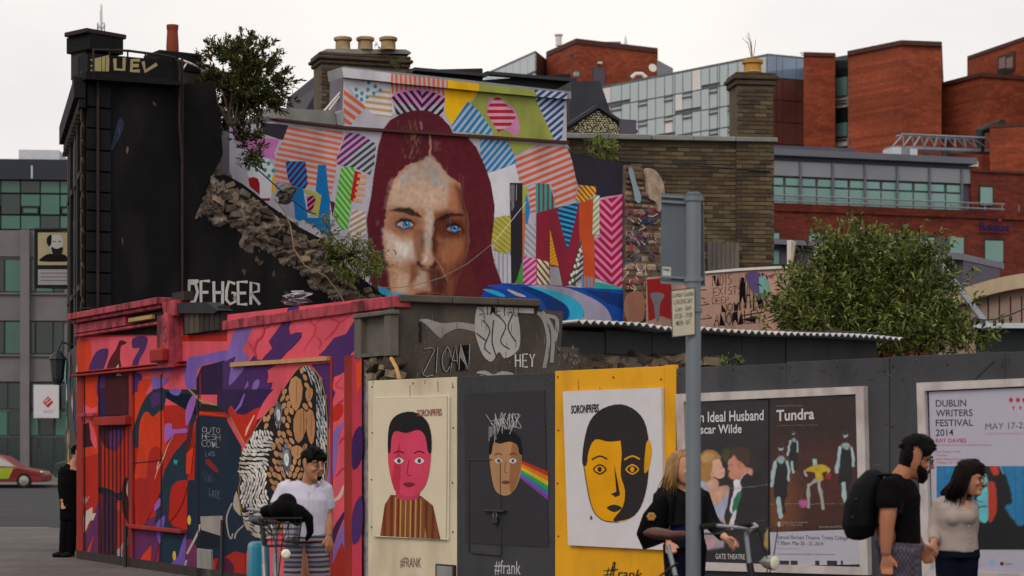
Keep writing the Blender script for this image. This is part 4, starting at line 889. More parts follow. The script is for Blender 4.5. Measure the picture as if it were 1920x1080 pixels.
for q in ('1300,545 1325,543', '1300,575 1330,570 1320,566', '1300,600 1335,596 1326,590', '1305,556 1322,560', '1388,592 1432,585', '1392,600 1420,592 1415,604'): k.stroke(q, 1.5, '1e1818')
for i in range(30):
    x = random.uniform(1445, 1500); y = random.uniform(508, 585); k.stroke([(x, y), (x + random.uniform(-9, 9), y + random.uniform(-8, 8)), (x + random.uniform(-9, 9), y + random.uniform(-8, 8))], random.uniform(1, 3), random.choice(('6b4a6c', 'c4b4b0', '4a3c44', '8d5a72')), sm=3)
k.build('graffiti_paint', gw)
# ------------------------------------------------------------------ black house at the corner
mat('black_render', '0e0d10', rough=.85, var=.35, scale=1.2, bump=.35, bscale=14, stain='2a2625', stain_amt=.6, stain_scale=1.1, spec=.15)
mat('black_stone', '121114', rough=.8, var=.3, scale=3, bump=.3, bscale=20, spec=.2)
mat('sooty_stucco', '3b332d', rough=.9, var=.35, scale=3, bump=.5, bscale=12, stain='14110f', stain_amt=.8, stain_scale=2)
mat('rust_pipe', '2c211d', rough=.8, var=.3); mat('slate_black', '222126', rough=.8, var=.2)
bh = thing('corner_house', BW.w(.7, 0, -1.5), 'tall narrow black-painted corner house with rusticated edge and parapet', 'building')
FE = (Xof(130, 36.4), 36.4); C0 = BW.w(BW.U(160), 0); fr = BW.w(BW.U(336), 0); ztop = BW.Zp(160, 150)
bk = (fr.x - .3, 38.5)
m = MB().prism([(C0.x, C0.y), (fr.x, fr.y), bk, (FE[0] + .1, FE[1] + .1)], 0, ztop); m.build('wall', MATS['black_render'], bh)
ZQ = lambda y: BW.Zp(160, y)
ys = [157, 201, 240, 281, 321, 360, 395, 434, 472, 511, 550, 590]
for a, b in zip(ys[:-1], ys[1:]):
    m = MB(); BW.box(m, BW.U(161), BW.U(207), ZQ(b - 1.5), ZQ(a + 1.5), .003, .035); m.bevel(.01, 1); m.build('quoin', MATS['black_stone'], bh)
m = MB(); BW.slab(m, pts('150,138 332,156 332,164 150,152'), -.3, .22); m.build('cornice', MATS['black_stone'], bh)
m = MB(); BW.slab(m, pts('163,100 300,112 335,118 335,156 163,138'), -.35, .02); pp_ = m.build('parapet', MATS['black_stone'], bh)
k = Paint(BW.off(.02), .004, .002); k.poly('168,112 205,103 204,134 168,133 176,126 168,124 178,118', 'a89a70'); 
for q in ('215,110 216,130 232,131 233,108', '262,113 247,113 246,133 262,133', '246,123 260,123', '268,115 272,134 294,120'): k.stroke(q, 6.5, 'a89a70')
k.stroke('190,106 190,134', 1, '2a2722'); k.stroke('198,106 197,134', 1, '2a2722'); k.build('graffiti_paint', pp_)
m = MB(); m.tube([BW.p(165, 152, .2), BW.p(165, 97, .2), BW.p(230, 99, .2), BW.p(300, 108, .2), BW.p(322, 110, .1)], .022, 6)
for x in (195, 229, 262): m.tube([BW.p(x, 98 + (x - 195) * .06, .2), BW.p(x, 112, .2)], .014, 5)
m.build('railing', MATS['rust_pipe'], bh)
m = MB(); m.tube([BW.p(180, 152, .07), BW.p(180, 577, .07), BW.p(146, 580, .07)], .022, 7); m.build('downpipe', MATS['rust_pipe'], bh)
m = MB(); m.tube([BW.p(318, 108, .06), BW.p(330, 118, .08), BW.p(333, 140, .08), BW.p(332, 230, .08), BW.p(337, 300, .08)], .022, 7); m.build('downpipe', MATS['rust_pipe'], bh)
m = MB(); m.tube([BW.p(340, 110, .03), BW.p(340, 575, .03)], .02, 6); m.build('conduit', MATS['rust_pipe'], bh)
for cx_, cy_, rx_, ry_, c in ((217, 265, 5, 22, '46536b'), (214, 278, 3, 8, '7583a0'), (238, 280, 1.5, 8, '8a7462'), (291, 194, 2, 3, '8a7462'), (230, 452, 1.4, 8, '6a5a50')): pass
k = Paint(BW, .004, .002); FL = lambda q, c: Paint(BW, .004, .002).poly(q, c, sm=4).build('paint_flake', bh); FL('224,222 232,235 222,262 208,280 213,258', '2c3444'); FL('219,240 224,250 214,275 208,278', '56627a'); FL('238,275 241,278 239,288 236,284', '6a5848'); FL('288,190 293,196 290,199 286,193', '5c4e42'); FL('229,445 231,452 230,460 228,452', '4c4038') # 232,235 222,262 208,280 213,258', '3c4658', sm=4); k.poly('219,240 224,250 214,275 208,278', '66738c', sm=4); k.poly('238,275 241,278 239,288 236,284', '7a6656', sm=3); k.poly('288,190 293,196 290,199 286,193', '6f5e50', sm=3); k.poly('229,445 231,452 230,460 228,452', '5c4e44'); k.poly('198,286 206,284 200,292', '2c5560', sm=3); k.build('paint_flake', bh)
# street side: pilasters, cornice, chimney
FD = Wall.__new__(Wall); FD.A = np.array([C0.x, C0.y]); d_ = np.array(FE) - FD.A; FD.len = float(np.hypot(*d_)); FD.u = d_ / FD.len; FD.n = np.array([FD.u[1], -FD.u[0]]); FD.n = FD.n if FD.n[0] < 0 else -FD.n
for i in range(5):
    u = .05 + i * 1.12; m = MB(); FD.box(m, u, u + .34, 0, ztop - .3, .003, .04 + .02 * (i % 2)); m.bevel(.01, 1); m.build('pilaster', MATS['sooty_stucco' if i % 2 == 0 else 'black_stone'], bh)
for i in range(4):
    for z in (4.2, 5.9): m = MB(); u = .55 + i * 1.12; FD.box(m, u, u + .5, z, z + 1.2, -.1, .02); w = m.build('window', MATS['dark_window'], bh); m = MB(); FD.box(m, u - .05, u + .55, z - .1, z - .02, .02, .07); m.build('sill', MATS['sooty_stucco'], w)
m = MB(); FD.box(m, -.1, FD.len, ztop - .28, ztop + .02, .003, .17); FD.box(m, -.1, FD.len, ztop - .42, ztop - .3, .003, .1); m.build('eaves_cornice', MATS['black_stone'], bh)
for i in range(12): m = MB(); FD.box(m, .1 + i * .42, .22 + i * .42, ztop - .5, ztop - .43, .01, .12); m.build('bracket', MATS['sooty_stucco'], bh)
# raised edge stones on the corner, paler brown than the black wall
for i in range(14): m = MB(); z = 3.7 + i * .26; FD.box(m, -.03, .12, z, z + .2 + .03 * (i % 2), .045, .07); m.bevel(.02, 1); m.build('edge_stone', MATS['sooty_stucco'], bh)
ch = thing('chimney_stack', pget(150, 140, 33.2), 'small black chimney block at the top left of the corner house', 'chimney')
XW = Wall(130, 33.4, 173, 33.0); m = MB(); XW.pbox(m, 133, 98, 160, 150, -.4, 0); m.build('shaft', MATS['sooty_stucco'], ch); m = MB(); XW.pbox(m, 129, 72, 173, 102, -.6, .05); m.bevel(.01, 1); m.build('block', MATS['black_stone'], ch); m = MB(); XW.pbox(m, 132, 63, 174, 71.5, -.65, .12); m.bevel(.01, 1); m.build('cap', MATS['rust_pipe'], ch)
ch = thing('chimney_stack', pget(338, 150, 33.2), 'low grey chimney block with one broken red clay pot', 'chimney')
YW = Wall(297, 33.0, 380, 33.4); m = MB(); YW.pbox(m, 297, 93, 378, 130, -.6, .02); m.bevel(.015, 1); m.build('block', MATS['black_stone'], ch); m = MB(); YW.pbox(m, 297, 126, 395, 160, -.5, .0); m.build('shaft', MATS['sooty_stucco'], ch)
m = MB(); m.lathe(YW.p(338, 93, -.3), [(.1, 0), (.098, .12), (.085, .34), (.09, .36), (.095, .4), (.095, .43), (.07, .43), (.06, .2)], 16); m.build('pot', MATS['pot_red'], ch)
m = MB(); m.tube([YW.p(330, 112, .1), YW.p(352, 122, .14), YW.p(370, 130, .1), YW.p(395, 150, .1), YW.p(410, 160, .1)], .016, 5); m.tube([YW.p(345, 120, .1), YW.p(338, 128, .16), YW.p(333, 140, .1)], .014, 5); o = m.build('cable', MATS['offwhite']); tag(o, 'pale cables trailing off the low chimney block into the shrub', 'cable')
# ruined black gable with its torn diagonal edge
rg = thing('ruined_gable', BW.w(BW.U(480), 0, -.4), 'black ruined gable wall with a torn diagonal rubble edge', 'wall')
RUIN = pts('336,158 400,152 412,200 418,290 398,330 425,328 455,345 478,362 505,385 530,402 560,425 598,445 640,472 648,500 690,530 722,556 722,1045 336,1060')
BR = BW.off(-.12); m = MB(); BR.slab(m, RUIN, -.5, 0); m.build('wall', MATS['black_render'], rg)
for i, c in enumerate(('6b5c4c', '50443a', '7d6d58', '443a32', '625850')): mat('rubble%d' % i, c, rough=.95, var=.35, scale=5, bump=.7, bscale=18, stain='2a2420', stain_amt=.5, stain_scale=4)
mat('moss', '3d4a22', rough=1, var=.4, scale=8)
def rock_mesh(mb, c, r, W, seed):
    b = bmesh.new(); bmesh.ops.create_icosphere(b, subdivisions=2, radius=1); rr = random.Random(seed)
    f = [Vector((rr.gauss(0, 1), rr.gauss(0, 1), rr.gauss(0, 1))) for _ in range(7)]
    vs = []
    for v in b.verts:
        n = v.co.normalized(); s_ = 1 + sum(.1 * math.sin(3.1 * n.dot(q) + i) for i, q in enumerate(f)); p = n * s_; p = Vector([max(-.78, min(.78, a)) for a in p]) * 1.2
        vs.append(Vector((c.x + W.u[0] * p.x * r[0] + W.n[0] * p.y * r[1], c.y + W.u[1] * p.x * r[0] + W.n[1] * p.y * r[1], c.z + p.z * r[2])))
    mb.add(vs, [tuple(v.index for v in fc.verts) for fc in b.faces]); b.free()
from mathutils import noise as mnoise
edge_ = pts('398,322 412,330 428,334 446,348 462,352 480,368 496,378 512,394 530,402 548,420 566,428 586,444 606,450 628,468 642,478 648,500 664,514 686,530 704,545 724,558')
mat('torn_masonry', '70645a', rough=.97, var=.45, scale=4, bump=.9, bscale=22, stain='211c19', stain_amt=.75, stain_scale=3)
N_, K_ = 190, 34; vs = []; fs = []
for i in range(N_ + 1):
    t = i / N_ * (len(edge_) - 1); q = int(min(t, len(edge_) - 2)); f_ = t - q; x = edge_[q][0] * (1 - f_) + edge_[q + 1][0] * f_; y = edge_[q][1] * (1 - f_) + edge_[q + 1][1] * f_
    for j_ in range(K_ + 1):
        v = j_ / K_; px_ = x - 40 * v; py_ = y + 104 * v; pp3 = Vector((px_ * .045, py_ * .06, 3.1)); st_ = mnoise.noise(pp3 * .7) * .6 + mnoise.noise(pp3 * 2.2) * .3 + mnoise.noise(pp3 * 6) * .16
        step_ = (math.floor((st_ + 1) * 5) / 5 - 1) * .55 + st_ * .45; env = math.sin(min(1, v * 2.2 + .12) * math.pi / 2) * (1 - v) ** .6
        vs.append(BR.p(px_, py_ - 7 * mnoise.noise(Vector((x * .16, 0, 7))) * (1 - v), -.1 + (.24 + .3 * step_) * env + .09 * (v < .02) * 0 - (.12 if j_ == K_ else 0)))
for i in range(N_):
    for j_ in range(K_): a_ = i * (K_ + 1) + j_; fs.append((a_, a_ + 1, a_ + K_ + 2, a_ + K_ + 1))
b0 = len(vs)
for i in range(N_ + 1): v_ = vs[i * (K_ + 1)]; vs.append(Vector((v_[0] - BR.n[0] * .45, v_[1] - BR.n[1] * .45, v_[2] - .02)))
for i in range(N_): fs.append((b0 + i, i * (K_ + 1), (i + 1) * (K_ + 1), b0 + i + 1))
m = MB(); m.add(vs, fs); m.build('torn_edge', MATS['torn_masonry'], rg)
def chunk(W, x, y, d, sx, sy, mm, root, nm='rubble_stone'):
    b = bmesh.new(); bmesh.ops.create_cube(b, size=1); rot = Matrix.Rotation(random.uniform(-.5, .5), 3, 'Y') @ Matrix.Rotation(random.uniform(-.4, .4), 3, 'X')
    bmesh.ops.bevel(b, geom=b.edges[:], offset=.13, segments=1, affect='EDGES')
    c0 = W.p(x, y, d); mb = MB(); vv = []
    for v in b.verts: p = rot @ Vector((v.co.x * sx, v.co.y * sx * .8, v.co.z * sy)); p *= random.uniform(.88, 1.12); vv.append(Vector((c0.x + W.u[0] * p.x + W.n[0] * p.y, c0.y + W.u[1] * p.x + W.n[1] * p.y, c0.z + p.z)))
    mb.add(vv, [tuple(v.index for v in f.verts) for f in b.faces]); b.free(); return mb.build(nm, MATS[mm], root)
for x, y in edge_[2:]:
    for j_ in range(4): chunk(BR, x - 7 * j_ + random.uniform(-8, 8), y + 15 * j_ + random.uniform(-3, 10), .04 if j_ else -.12, random.uniform(.1, .22), random.uniform(.06, .12), 'rubble%d' % random.randrange(5), rg)
for i in range(14): chunk(BR, 405 + random.uniform(-7, 9), 205 + 10 * i, -.1, random.uniform(.12, .24), random.uniform(.07, .12), 'rubble%d' % random.randrange(5), rg)
k = Paint(BR, .004, .002)
for ch_, i in zip('DEHGER', range(6)):
    for s_ in STROKES[ch_]: k.stroke([(354 + 23.2 * i + a * 17 + random.uniform(-1, 1), 571 - b * 42 - (5 - i) * .5) for a, b in s_], 5.4, 'b9b5b2', lv=0)
k.poly('352,524 372,524 372,530 366,534 354,534', 'b9b5b2', lv=1); 
for i in range(26):
    x = random.uniform(405, 640); y = random.uniform(345, 560)
    if y > 350 + (x - 400) * .85 + 20: k.poly([(x + random.uniform(2, 6) * math.cos(a), y + random.uniform(2, 8) * math.sin(a)) for a in np.linspace(0, 5.6, 8)], random.choice(('6b5c4c', '4a3e34', '3c4a2a', '54483c', '8d7c68')), sm=3)
tag(k.build('graffiti_paint', rg), kind='stuff')
m = MB(); m.tube([BR.p(*q, .2) for q in pts('503,375 520,395 533,425 540,470 560,500 600,520 625,552 640,580')], .011, 5); o = m.build('cable', MATS['pot_buff']); tag(o, 'thin tan wire hanging down the torn rubble edge', 'cable')
m = MB(); m.tube([BR.p(*q, .3) for q in pts('440,300 470,325 500,352 530,378 560,400 575,405')], .012, 5); o = m.build('cable', MATS['dark_metal']); tag(o, 'black cable running diagonally above the rubble edge', 'cable')
# grey plastic sheet caught on the ruin
def crumple(name, W, outline, d, amp, m_, label, cat, n=15):
    xs = [p[0] for p in outline]; ys = [p[1] for p in outline]; x0, x1, y0, y1 = min(xs), max(xs), min(ys), max(ys); mb = MB(); rr = random.Random(hash(name) % 1000 if False else len(name) * 7 + int(x0)); idx = {}; fs = []
    cen = ((x0 + x1) / 2, (y0 + y1) / 2)
    rings = 6; vs = []; sm_ = smooth(outline, 3); N = len(sm_)
    for r_ in range(rings + 1):
        t = r_ / rings
        for i, p in enumerate(sm_): vs.append(W.p(cen[0] + (p[0] - cen[0]) * t, cen[1] + (p[1] - cen[1]) * t, d + (1 - t * t) * amp * 1.6 + amp * math.sin(i * 1.9 + r_) * t * .8 + rr.uniform(-amp, amp) * .5))
    for r_ in range(rings):
        for i in range(N): fs.append((r_ * N + i, (r_ + 1) * N + i, (r_ + 1) * N + (i + 1) % N, r_ * N + (i + 1) % N))
    mb.add(vs, fs); o = mb.build(name, MATS[m_]); return tag(o, label, cat)
mat('tarp', '4a4542', rough=.6, var=.2); mat('rag', '8d868c', rough=.9, var=.4, scale=12)
crumple('plastic_sheet', BR, pts('507,362 520,357 543,352 537,368 530,384 514,386 506,374'), .25, .05, 'tarp', 'dark grey plastic sheet caught on the rubble edge', 'sheet')
crumple('rag_bundle', PW.off(-.25), pts('550,560 562,548 580,545 597,550 596,562 588,572 560,574 548,568'), .1, .06, 'rag', 'crumpled pale rag bundle lying on the pink wall coping', 'rag')

# ------------------------------------------------------------------ pink shop wall
mat('shop_wall', '8c2018', rough=.85, var=.2, scale=2, bump=.3, bscale=25)
mat('pink_stone', 'a03c48', rough=.9, var=.35, scale=5, bump=.5, bscale=30, stain='2c1618', stain_amt=.85, stain_scale=5)
mat('old_wood', '4b4038', rough=.9, var=.3, scale=5, stretch=(1, 1, .2)); mat('dark_wood', '2f2625', rough=.9, var=.3, scale=5, stretch=(1, 1, .2)); mat('raw_board', 'b08a58', rough=.8, var=.15, scale=6)
sp = thing('shop_front', PW.w(PW.len / 2, 0, -.3), 'derelict single-storey shop front covered in pink, red and purple street art', 'building')
ZT = lambda px, py: PW.Zp(px, py)
zc = ZT(600, 576); m = MB(); PW.box(m, PW.U(150), PW.U(742), 0, zc - .12, -.1, 0); m.build('wall', MATS['shop_wall'], sp)
m = MB(); PW.box(m, PW.U(150), PW.U(345), zc - .2, ZT(240, 590), -.42, -.02); m.build('upper_wall', MATS['black_render'], sp)
js = [418, 437, 479, 502, 548, 592, 628, 664, 722, 748]
for a, b in zip(js[:-1], js[1:]): m = MB(); PW.box(m, PW.U(a) + .004, PW.U(b) - .004, zc - .118, zc + random.uniform(-.004, .004), -.14, .05); m.bevel(.008, 1); m.build('coping_stone', MATS['pink_stone'], sp)
# cornice, fascia, frieze panel on the left part
def band(x0, y0, x1, y1, d0, d1, nm, mm, bv=.008, zx=240): m = MB(); PW.pbox(m, x0, y0, x1, y1, d0, d1, zx=zx); m.bevel(bv, 1); return m.build(nm, MATS[mm], sp)
band(152, 573, 322, 585, -.1, .2, 'cornice', 'pink_stone'); band(152, 585.5, 320, 592, -.1, .15, 'cornice_moulding', 'pink_stone')
band(151, 594, 246, 612, -.02, .09, 'fascia_board', 'pink_stone'); band(250, 595, 322, 612, -.02, .05, 'fascia_gap', 'dark_wood'); band(256, 600, 300, 608, .06, .12, 'roller_tube', 'raw_board')
band(151, 614, 330, 619, -.02, .1, 'moulding', 'pink_stone'); band(147, 688, 352, 691, -.02, .09, 'moulding', 'shop_wall'); band(147, 694, 352, 698, -.02, .12, 'moulding', 'shop_wall')
# console bracket with scrolls
m = MB(); PW.pbox(m, 322, 592, 344, 690, 0, .2, zx=330); m.build('console', MATS['pink_stone'], sp)
for y, r in ((603, .11), (630, .1)): m = MB(); m.lathe(PW.p(338, y, .1), [(r * .6, -.12), (r, -.1), (r, .1), (r * .6, .12)], 14, axis=(PW.n[0], PW.n[1], 0)); m.build('scroll', MATS['pink_stone'], sp)
m = MB(); PW.pbox(m, 321, 655, 345, 680, .2, .3, zx=330); m.bevel(.02, 1); m.build('console_foot', MATS['shop_wall'], sp)
m = MB(); PW.slab(m, pts('326,568 350,562 350,592 328,592'), -.05, .16); m.build('console_cap', MATS['pink_stone'], sp)
# boarded box with a little pitched lid
m = MB(); PW.pbox(m, 356, 584, 424, 628, -.05, .06, zx=356); m.build('wood_box', MATS['dark_wood'], sp)
for i in range(7): m = MB(); PW.pbox(m, 357 + 9.5 * i, 585, 365 + 9.5 * i, 627, .06, .08, zx=356); m.build('plank', MATS['old_wood' if i < 3 else 'dark_wood'], sp)
m = MB(); PW.slab(m, pts('345,569 404,567 428,582 420,588 350,588'), -.06, .13); m.build('lid', MATS['slate_black'], sp); m = MB(); PW.pbox(m, 334, 550, 356, 567, -.05, .08, zx=334); m.build('post_cap', MATS['dark_wood'], sp)
# pilasters and boarded door on the left
for x0, x1, d in ((147, 158, .03), (161, 188, .008), (245, 251, .03), (305, 307, .016), (376, 378, .016), (423, 425, .016)): band(x0, 700, x1, 1110, 0, d, 'pilaster', 'shop_wall', .006, zx=x0)
for i in range(7): m = MB(); x = 191 + 7.4 * i; PW.pbox(m, x, 800, x + 6.6, 1110, -.02, .004 + .004 * (i % 2), zx=x); m.bevel(.003, 1); m.build('door_board', MATS['shop_wall'], sp)
band(190, 782, 250, 798, 0, .12, 'door_rail', 'shop_wall', .008, zx=200); band(158, 775, 185, 782, .05, .1, 'ledge', 'pink_stone', .006, zx=160)
band(250, 983, 352, 990, 0, .1, 'ledge', 'shop_wall', .008, zx=252); band(376, 1028, 402, 1100, 0, .05, 'meter_box', 'coping_grey', .008, zx=376)
m = MB(); m.tube([PW.p(425, 975, .06), PW.p(424, 1100, .06)], .02, 6); m.build('downpipe', MATS['dark_metal'], sp); m = MB(); m.tube([PW.p(251, 985, .12), PW.p(250, 1100, .12)], .03, 6); m.build('downpipe', MATS['dark_metal'], sp)
m = MB(); PW.slab(m, pts('440,680 622,669 622,676 440,688'), 0, .06); m.build('lintel_board', MATS['raw_board'], sp)
for x0, x1 in ((622, 626),): m = MB(); PW.pbox(m, x0, 668, x1, 1110, 0, .02, zx=x0); m.build('panel_edge', MATS['shop_wall'], sp)
m = MB(); PW.box(m, PW.U(150), PW.U(690), 0, .22, .0, .05); m.build('plinth', MATS['dark_wood'], sp)
# street art
P1 = zm(120, 560, 6); P2 = zm(120, 730, 6); P3 = zm(120, 900, 6); P4 = zm(410, 560, 6); P5 = zm(410, 730, 6); P6 = zm(410, 900, 6)
PK, DP, PU, LV, RD, OR, NV, MR, WN = 'd2505f', 'b83448', '472460', '7458a8', 'a8200f', 'c43410', '142a3a', '4a0a14', '5c2450'
def art(W):
    k = Paint(W, .012, .0004)
    k.poly('148,628 690,628 690,1110 148,1110', RD); k.poly('428,590 690,560 690,1110 428,1110', PK); k.poly('690,585 741,574 741,1110 690,1110', PK); k.poly('250,640 428,640 428,760 250,760', PK); k.poly('150,632 330,630 330,690 152,692', PK)
    k.poly('160,470 300,470 320,640 280,820 165,820', OR, P1, 2); k.poly('280,810 370,600 500,560 505,640 460,780 430,860 330,860', PU, P1, 3); k.poly('500,820 520,690 600,560 640,470 715,490 690,515 650,540 640,680 660,820', MR, P1, 3); k.poly('560,790 600,770 625,735 625,820 555,815', 'c9b9a9', P1)
    k.poly('770,820 790,690 860,560 780,555 790,440 945,430 930,560 860,690 830,820', PU, P1, 3); k.poly('960,820 1000,740 1120,590 1190,560 1200,700 1230,740 1230,820', LV, P1, 3); k.poly('1370,760 1420,660 1560,640 1840,580 1840,690 1560,750 1500,860 1500,1000 1380,1000', LV, P1, 3)
    k.poly('1500,900 1560,760 1840,690 1900,640 1900,1080 1500,1080', '26103a', P1)
    k.poly('150,700 185,700 192,735 180,800 188,850 150,860', OR)
    k.poly('190,700 250,700 250,800 192,800', '330a14'); k.poly('160,840 250,840 380,830 420,1000 390,1080 170,1080', OR, P1); k.poly('400,850 530,840 520,1000 420,1080 380,1080', PU, P1, 2); k.poly('600,850 660,860 640,960 650,1080 620,1080 605,960', 'b5a493', P1, 3); k.poly('660,860 760,850 740,960 700,1080 650,1080', '5a2040', P1, 3); k.poly('760,850 880,850 880,960 820,1080 770,1080', PU, P1, 3)
    k.poly('860,930 1000,900 960,1000 900,1080 850,1080', OR, P1, 3); k.poly('1010,890 1190,900 1100,1000 1000,1080 1010,1000', LV, P1, 3)
    # red flame field
    k.poly('160,380 300,360 385,640 330,640 160,640', '2a060c', P2, 2); k.poly('160,200 240,170 320,220 380,190 380,260 310,280 330,420 380,560 370,680 310,560 290,370 160,420', PK, P2, 2)
    k.poly('420,0 760,0 770,240 700,420 640,600 560,680 430,560', '3d0c1c', P2, 3); k.poly('420,60 560,40 560,280 540,400 420,400', '2b1048', P2, 3); k.poly('640,150 700,130 740,200 750,300 680,330 650,260', '6a3068', P2, 3); k.stroke('610,0 620,90 650,190 690,280', 2.6, 'b9a99c', P2, 4)
    k.poly('520,480 680,460 640,620 540,680', '572058', P2, 3)
    k.poly('780,80 900,40 960,100 870,330 800,520 780,560', OR, P2, 3); k.poly('1000,0 1500,0 1420,420 1390,560 1250,720 1150,900 1100,1080 1400,1080 1400,950 1380,800 1440,500 1500,300 1560,140 1440,60', NV, P2); k.poly('900,150 1000,20 1160,0 1120,240 1020,310 960,260 880,360 850,640 790,620 770,540 840,300', NV, P2, 3)
    k.poly('860,420 900,290 950,250 1010,310 1060,270 1130,240 1150,420 1170,620 1100,800 1030,1020 860,1080 790,1080 850,700', OR, P2, 3); k.poly('980,700 1080,650 1130,800 1080,1080 950,1080', 'a31a0c', P2, 3)
    k.poly('1000,60 1100,40 1110,130 1010,210', PU, P2, 3); k.poly('1200,0 1330,0 1300,70 1220,50', LV, P2, 3); k.poly('1150,400 1230,390 1240,450 1390,440 1390,490 1270,500 1200,560 1150,590', '9a5ab0', P2, 3); k.poly('1450,80 1500,70 1490,180 1420,380 1385,400 1385,230', '9a5ab0', P2, 3)
    k.stroke('1250,520 1180,640 1130,780 1070,900 1030,1030', 2.4, 'd0968c', P2, 4, taper=True); k.stroke('1080,810 1065,870 1060,900', 2, 'd0968c', P2); k.poly('1390,950 1440,960 1470,700 1490,420 1540,250 1850,290 1860,310 1540,280 1500,330 1420,560 1390,720', OR, P2)
    k.poly('1400,520 1480,330 1440,620 1400,720 1370,760', '4a1420', P2, 3); k.poly('1250,790 1300,800 1280,850 1250,830', '2f8f94', P2)
    k.stroke('1420,0 1480,60 1550,130 1700,170 1850,205', 3.2, '9a8a50', P2); k.poly('1560,160 1850,200 1860,250 1530,240', '181a14', P2)
    k.poly('1500,330 1560,290 1830,320 2010,640 2010,1080 1480,1080', '0e2134', P2)
    # teal wall by the meter
    k.poly('1400,0 1920,0 1920,880 1400,880', '0e2134', P3); k.poly('1550,410 1820,400 1820,640 1560,560', '8f8680', P3); k.poly('1560,560 1820,650 1820,760 1540,760', '07111e', P3)
    k.poly('400,80 520,100 620,150 700,60 740,0 740,200 640,230 560,190 410,150', '0e1c30', P3, 3); k.poly('680,0 740,0 720,200 760,260 770,520 720,470 660,300', '2c0810', P3, 3); k.stroke('742,0 728,130 760,270 765,520 740,640 715,740', 5, 'b3a294', P3, 4)
    k.poly('770,0 1100,0 1080,180 1010,330 930,480 870,540 830,360 790,200', 'a31a0c', P3, 3); k.poly('790,470 860,540 980,430 1040,410 1050,520 1090,700 1000,1080 780,1080', '5c2450', P3); k.poly('880,880 960,780 1000,740 990,900 960,1030 860,1030', OR, P3, 2)
    k.poly('1030,480 1120,0 1240,0 1200,260 1180,420 1240,520 1400,560 1400,700 1300,880 1200,1080 1060,1080 1090,720', NV, P3); k.poly('1240,50 1400,0 1400,80 1330,300 1210,460 1200,300', 'a31a0c', P3, 3); k.poly('1060,480 1150,400 1130,560 1090,720 1050,560', '6a4aa0', P3, 3); k.poly('1030,300 1090,200 1100,280 1040,350', '8a52a8', P3, 3); k.poly('1220,1080 1300,860 1390,560 1395,1080', '6a4aa0', P3); k.poly('1200,1080 1230,930 1300,860 1330,900 1260,1080', '6a4aa0', P3, 2)
    k.dot(*P3((1425, 450)), 3.4, 9, 'c9a640'); k.dot(*P3((1258, 850)), 3.2, 9, 'c9a82a'); k.poly('1395,680 1480,700 1530,860 1530,1080 1390,1080', '62294e', P3, 2); k.stroke('1545,500 1520,600 1400,830', 4, 'a89a90', P3, 3); k.stroke('1395,900 1370,1000 1350,1070', 4, 'a89a90', P3)
    k.poly('160,640 260,590 330,420 400,220 410,560 400,1080 190,1080 165,900', '58244e', P3); k.poly('180,400 260,400 250,590 180,580', '8f8888', P3); k.poly('260,350 330,300 330,380 370,370 340,450 300,460 250,580 255,430', 'bdab9e', P3); k.poly('250,850 330,660 350,620 300,800 260,900', OR, P3); k.poly('540,830 640,760 680,690 660,830 690,940 560,940', '9a8d8c', P3, 2); k.poly('440,140 610,220 600,900 420,900', '3a1230', P3); k.poly('600,260 650,240 640,330 610,360', OR, P3)
    for i in range(3): k.graffiti(('OUTO', 'HESH', 'COWL')[i], (381, 800 + 13 * i), (416, 802 + 13 * i), (381, 811 + 13 * i), .8, 'a8a0a4', jit=.12)
    k.poly('388,862 396,862 412,880 408,886 390,870', '7a1c20', sm=2); k.graffiti('LAOS', (388, 846), (406, 847), (388, 855), .6, '7a8090', jit=.15); k.graffiti('HYRE', (396, 918), (416, 920), (396, 932), .6, '6a7486', jit=.2); k.graffiti('SONG', (383, 886), (404, 888), (383, 902), .5, '4a5a72', jit=.2); k.graffiti('ONE', (152, 950), (161, 928), (160, 952), .8, 'c9b6b0'); 
    # right part: pink with purple tongues
    k.poly('100,640 200,340 290,280 390,270 395,320 340,440 310,520 280,580 340,640 330,700 100,720', '7a5fa6', P4, 3); k.poly('60,720 180,660 200,650 180,720 130,960 270,820 430,620 440,680 500,690 540,640 620,560 580,480 640,400 740,260 800,100 920,90 880,170 800,320 820,410 880,380 950,380 940,440 850,540 780,600 700,690 640,760 560,800 570,870 550,950 620,940 600,1010 540,1080 60,1080', PU, P4)
    k.poly('130,960 160,760 200,720 300,780 240,870 170,950', '7a5fa6', P4, 3); k.poly('1130,640 1200,580 1310,440 1440,400 1530,260 1600,180 1690,150 1660,190 1580,240 1570,560 1500,620 1480,790 1370,860 1310,880 1280,1080 1290,1080 1130,1080 1180,900 1050,740 1270,720 1270,650', PU, P4)
    k.poly('1800,130 1900,95 1900,190 1800,190', 'd24a18', P4); k.poly('1900,95 1985,75 1985,190 1900,190', PU, P4)
    for q in ('460,240 480,300 520,340 500,420 440,480 420,560 390,600', '520,340 600,280 700,200', '340,480 400,560 440,660', '1060,200 1040,260 1100,310 1090,400 1040,470 960,600', '1100,300 1180,200 1240,160', '1240,160 1280,220 1380,260 1480,200', '1380,260 1300,380 1200,470', '1090,420 1160,480 1140,560', '1400,880 1330,980 1420,1010'): k.stroke(q, 4.5, 'c03a4c', P4, 4, taper=True)
    k.poly('410,940 470,910 470,980 420,1040 395,1030', '7a5fa6', P4, 3); k.poly('310,1010 345,920 350,980 320,1010', '9a5ab0', P4, 2)
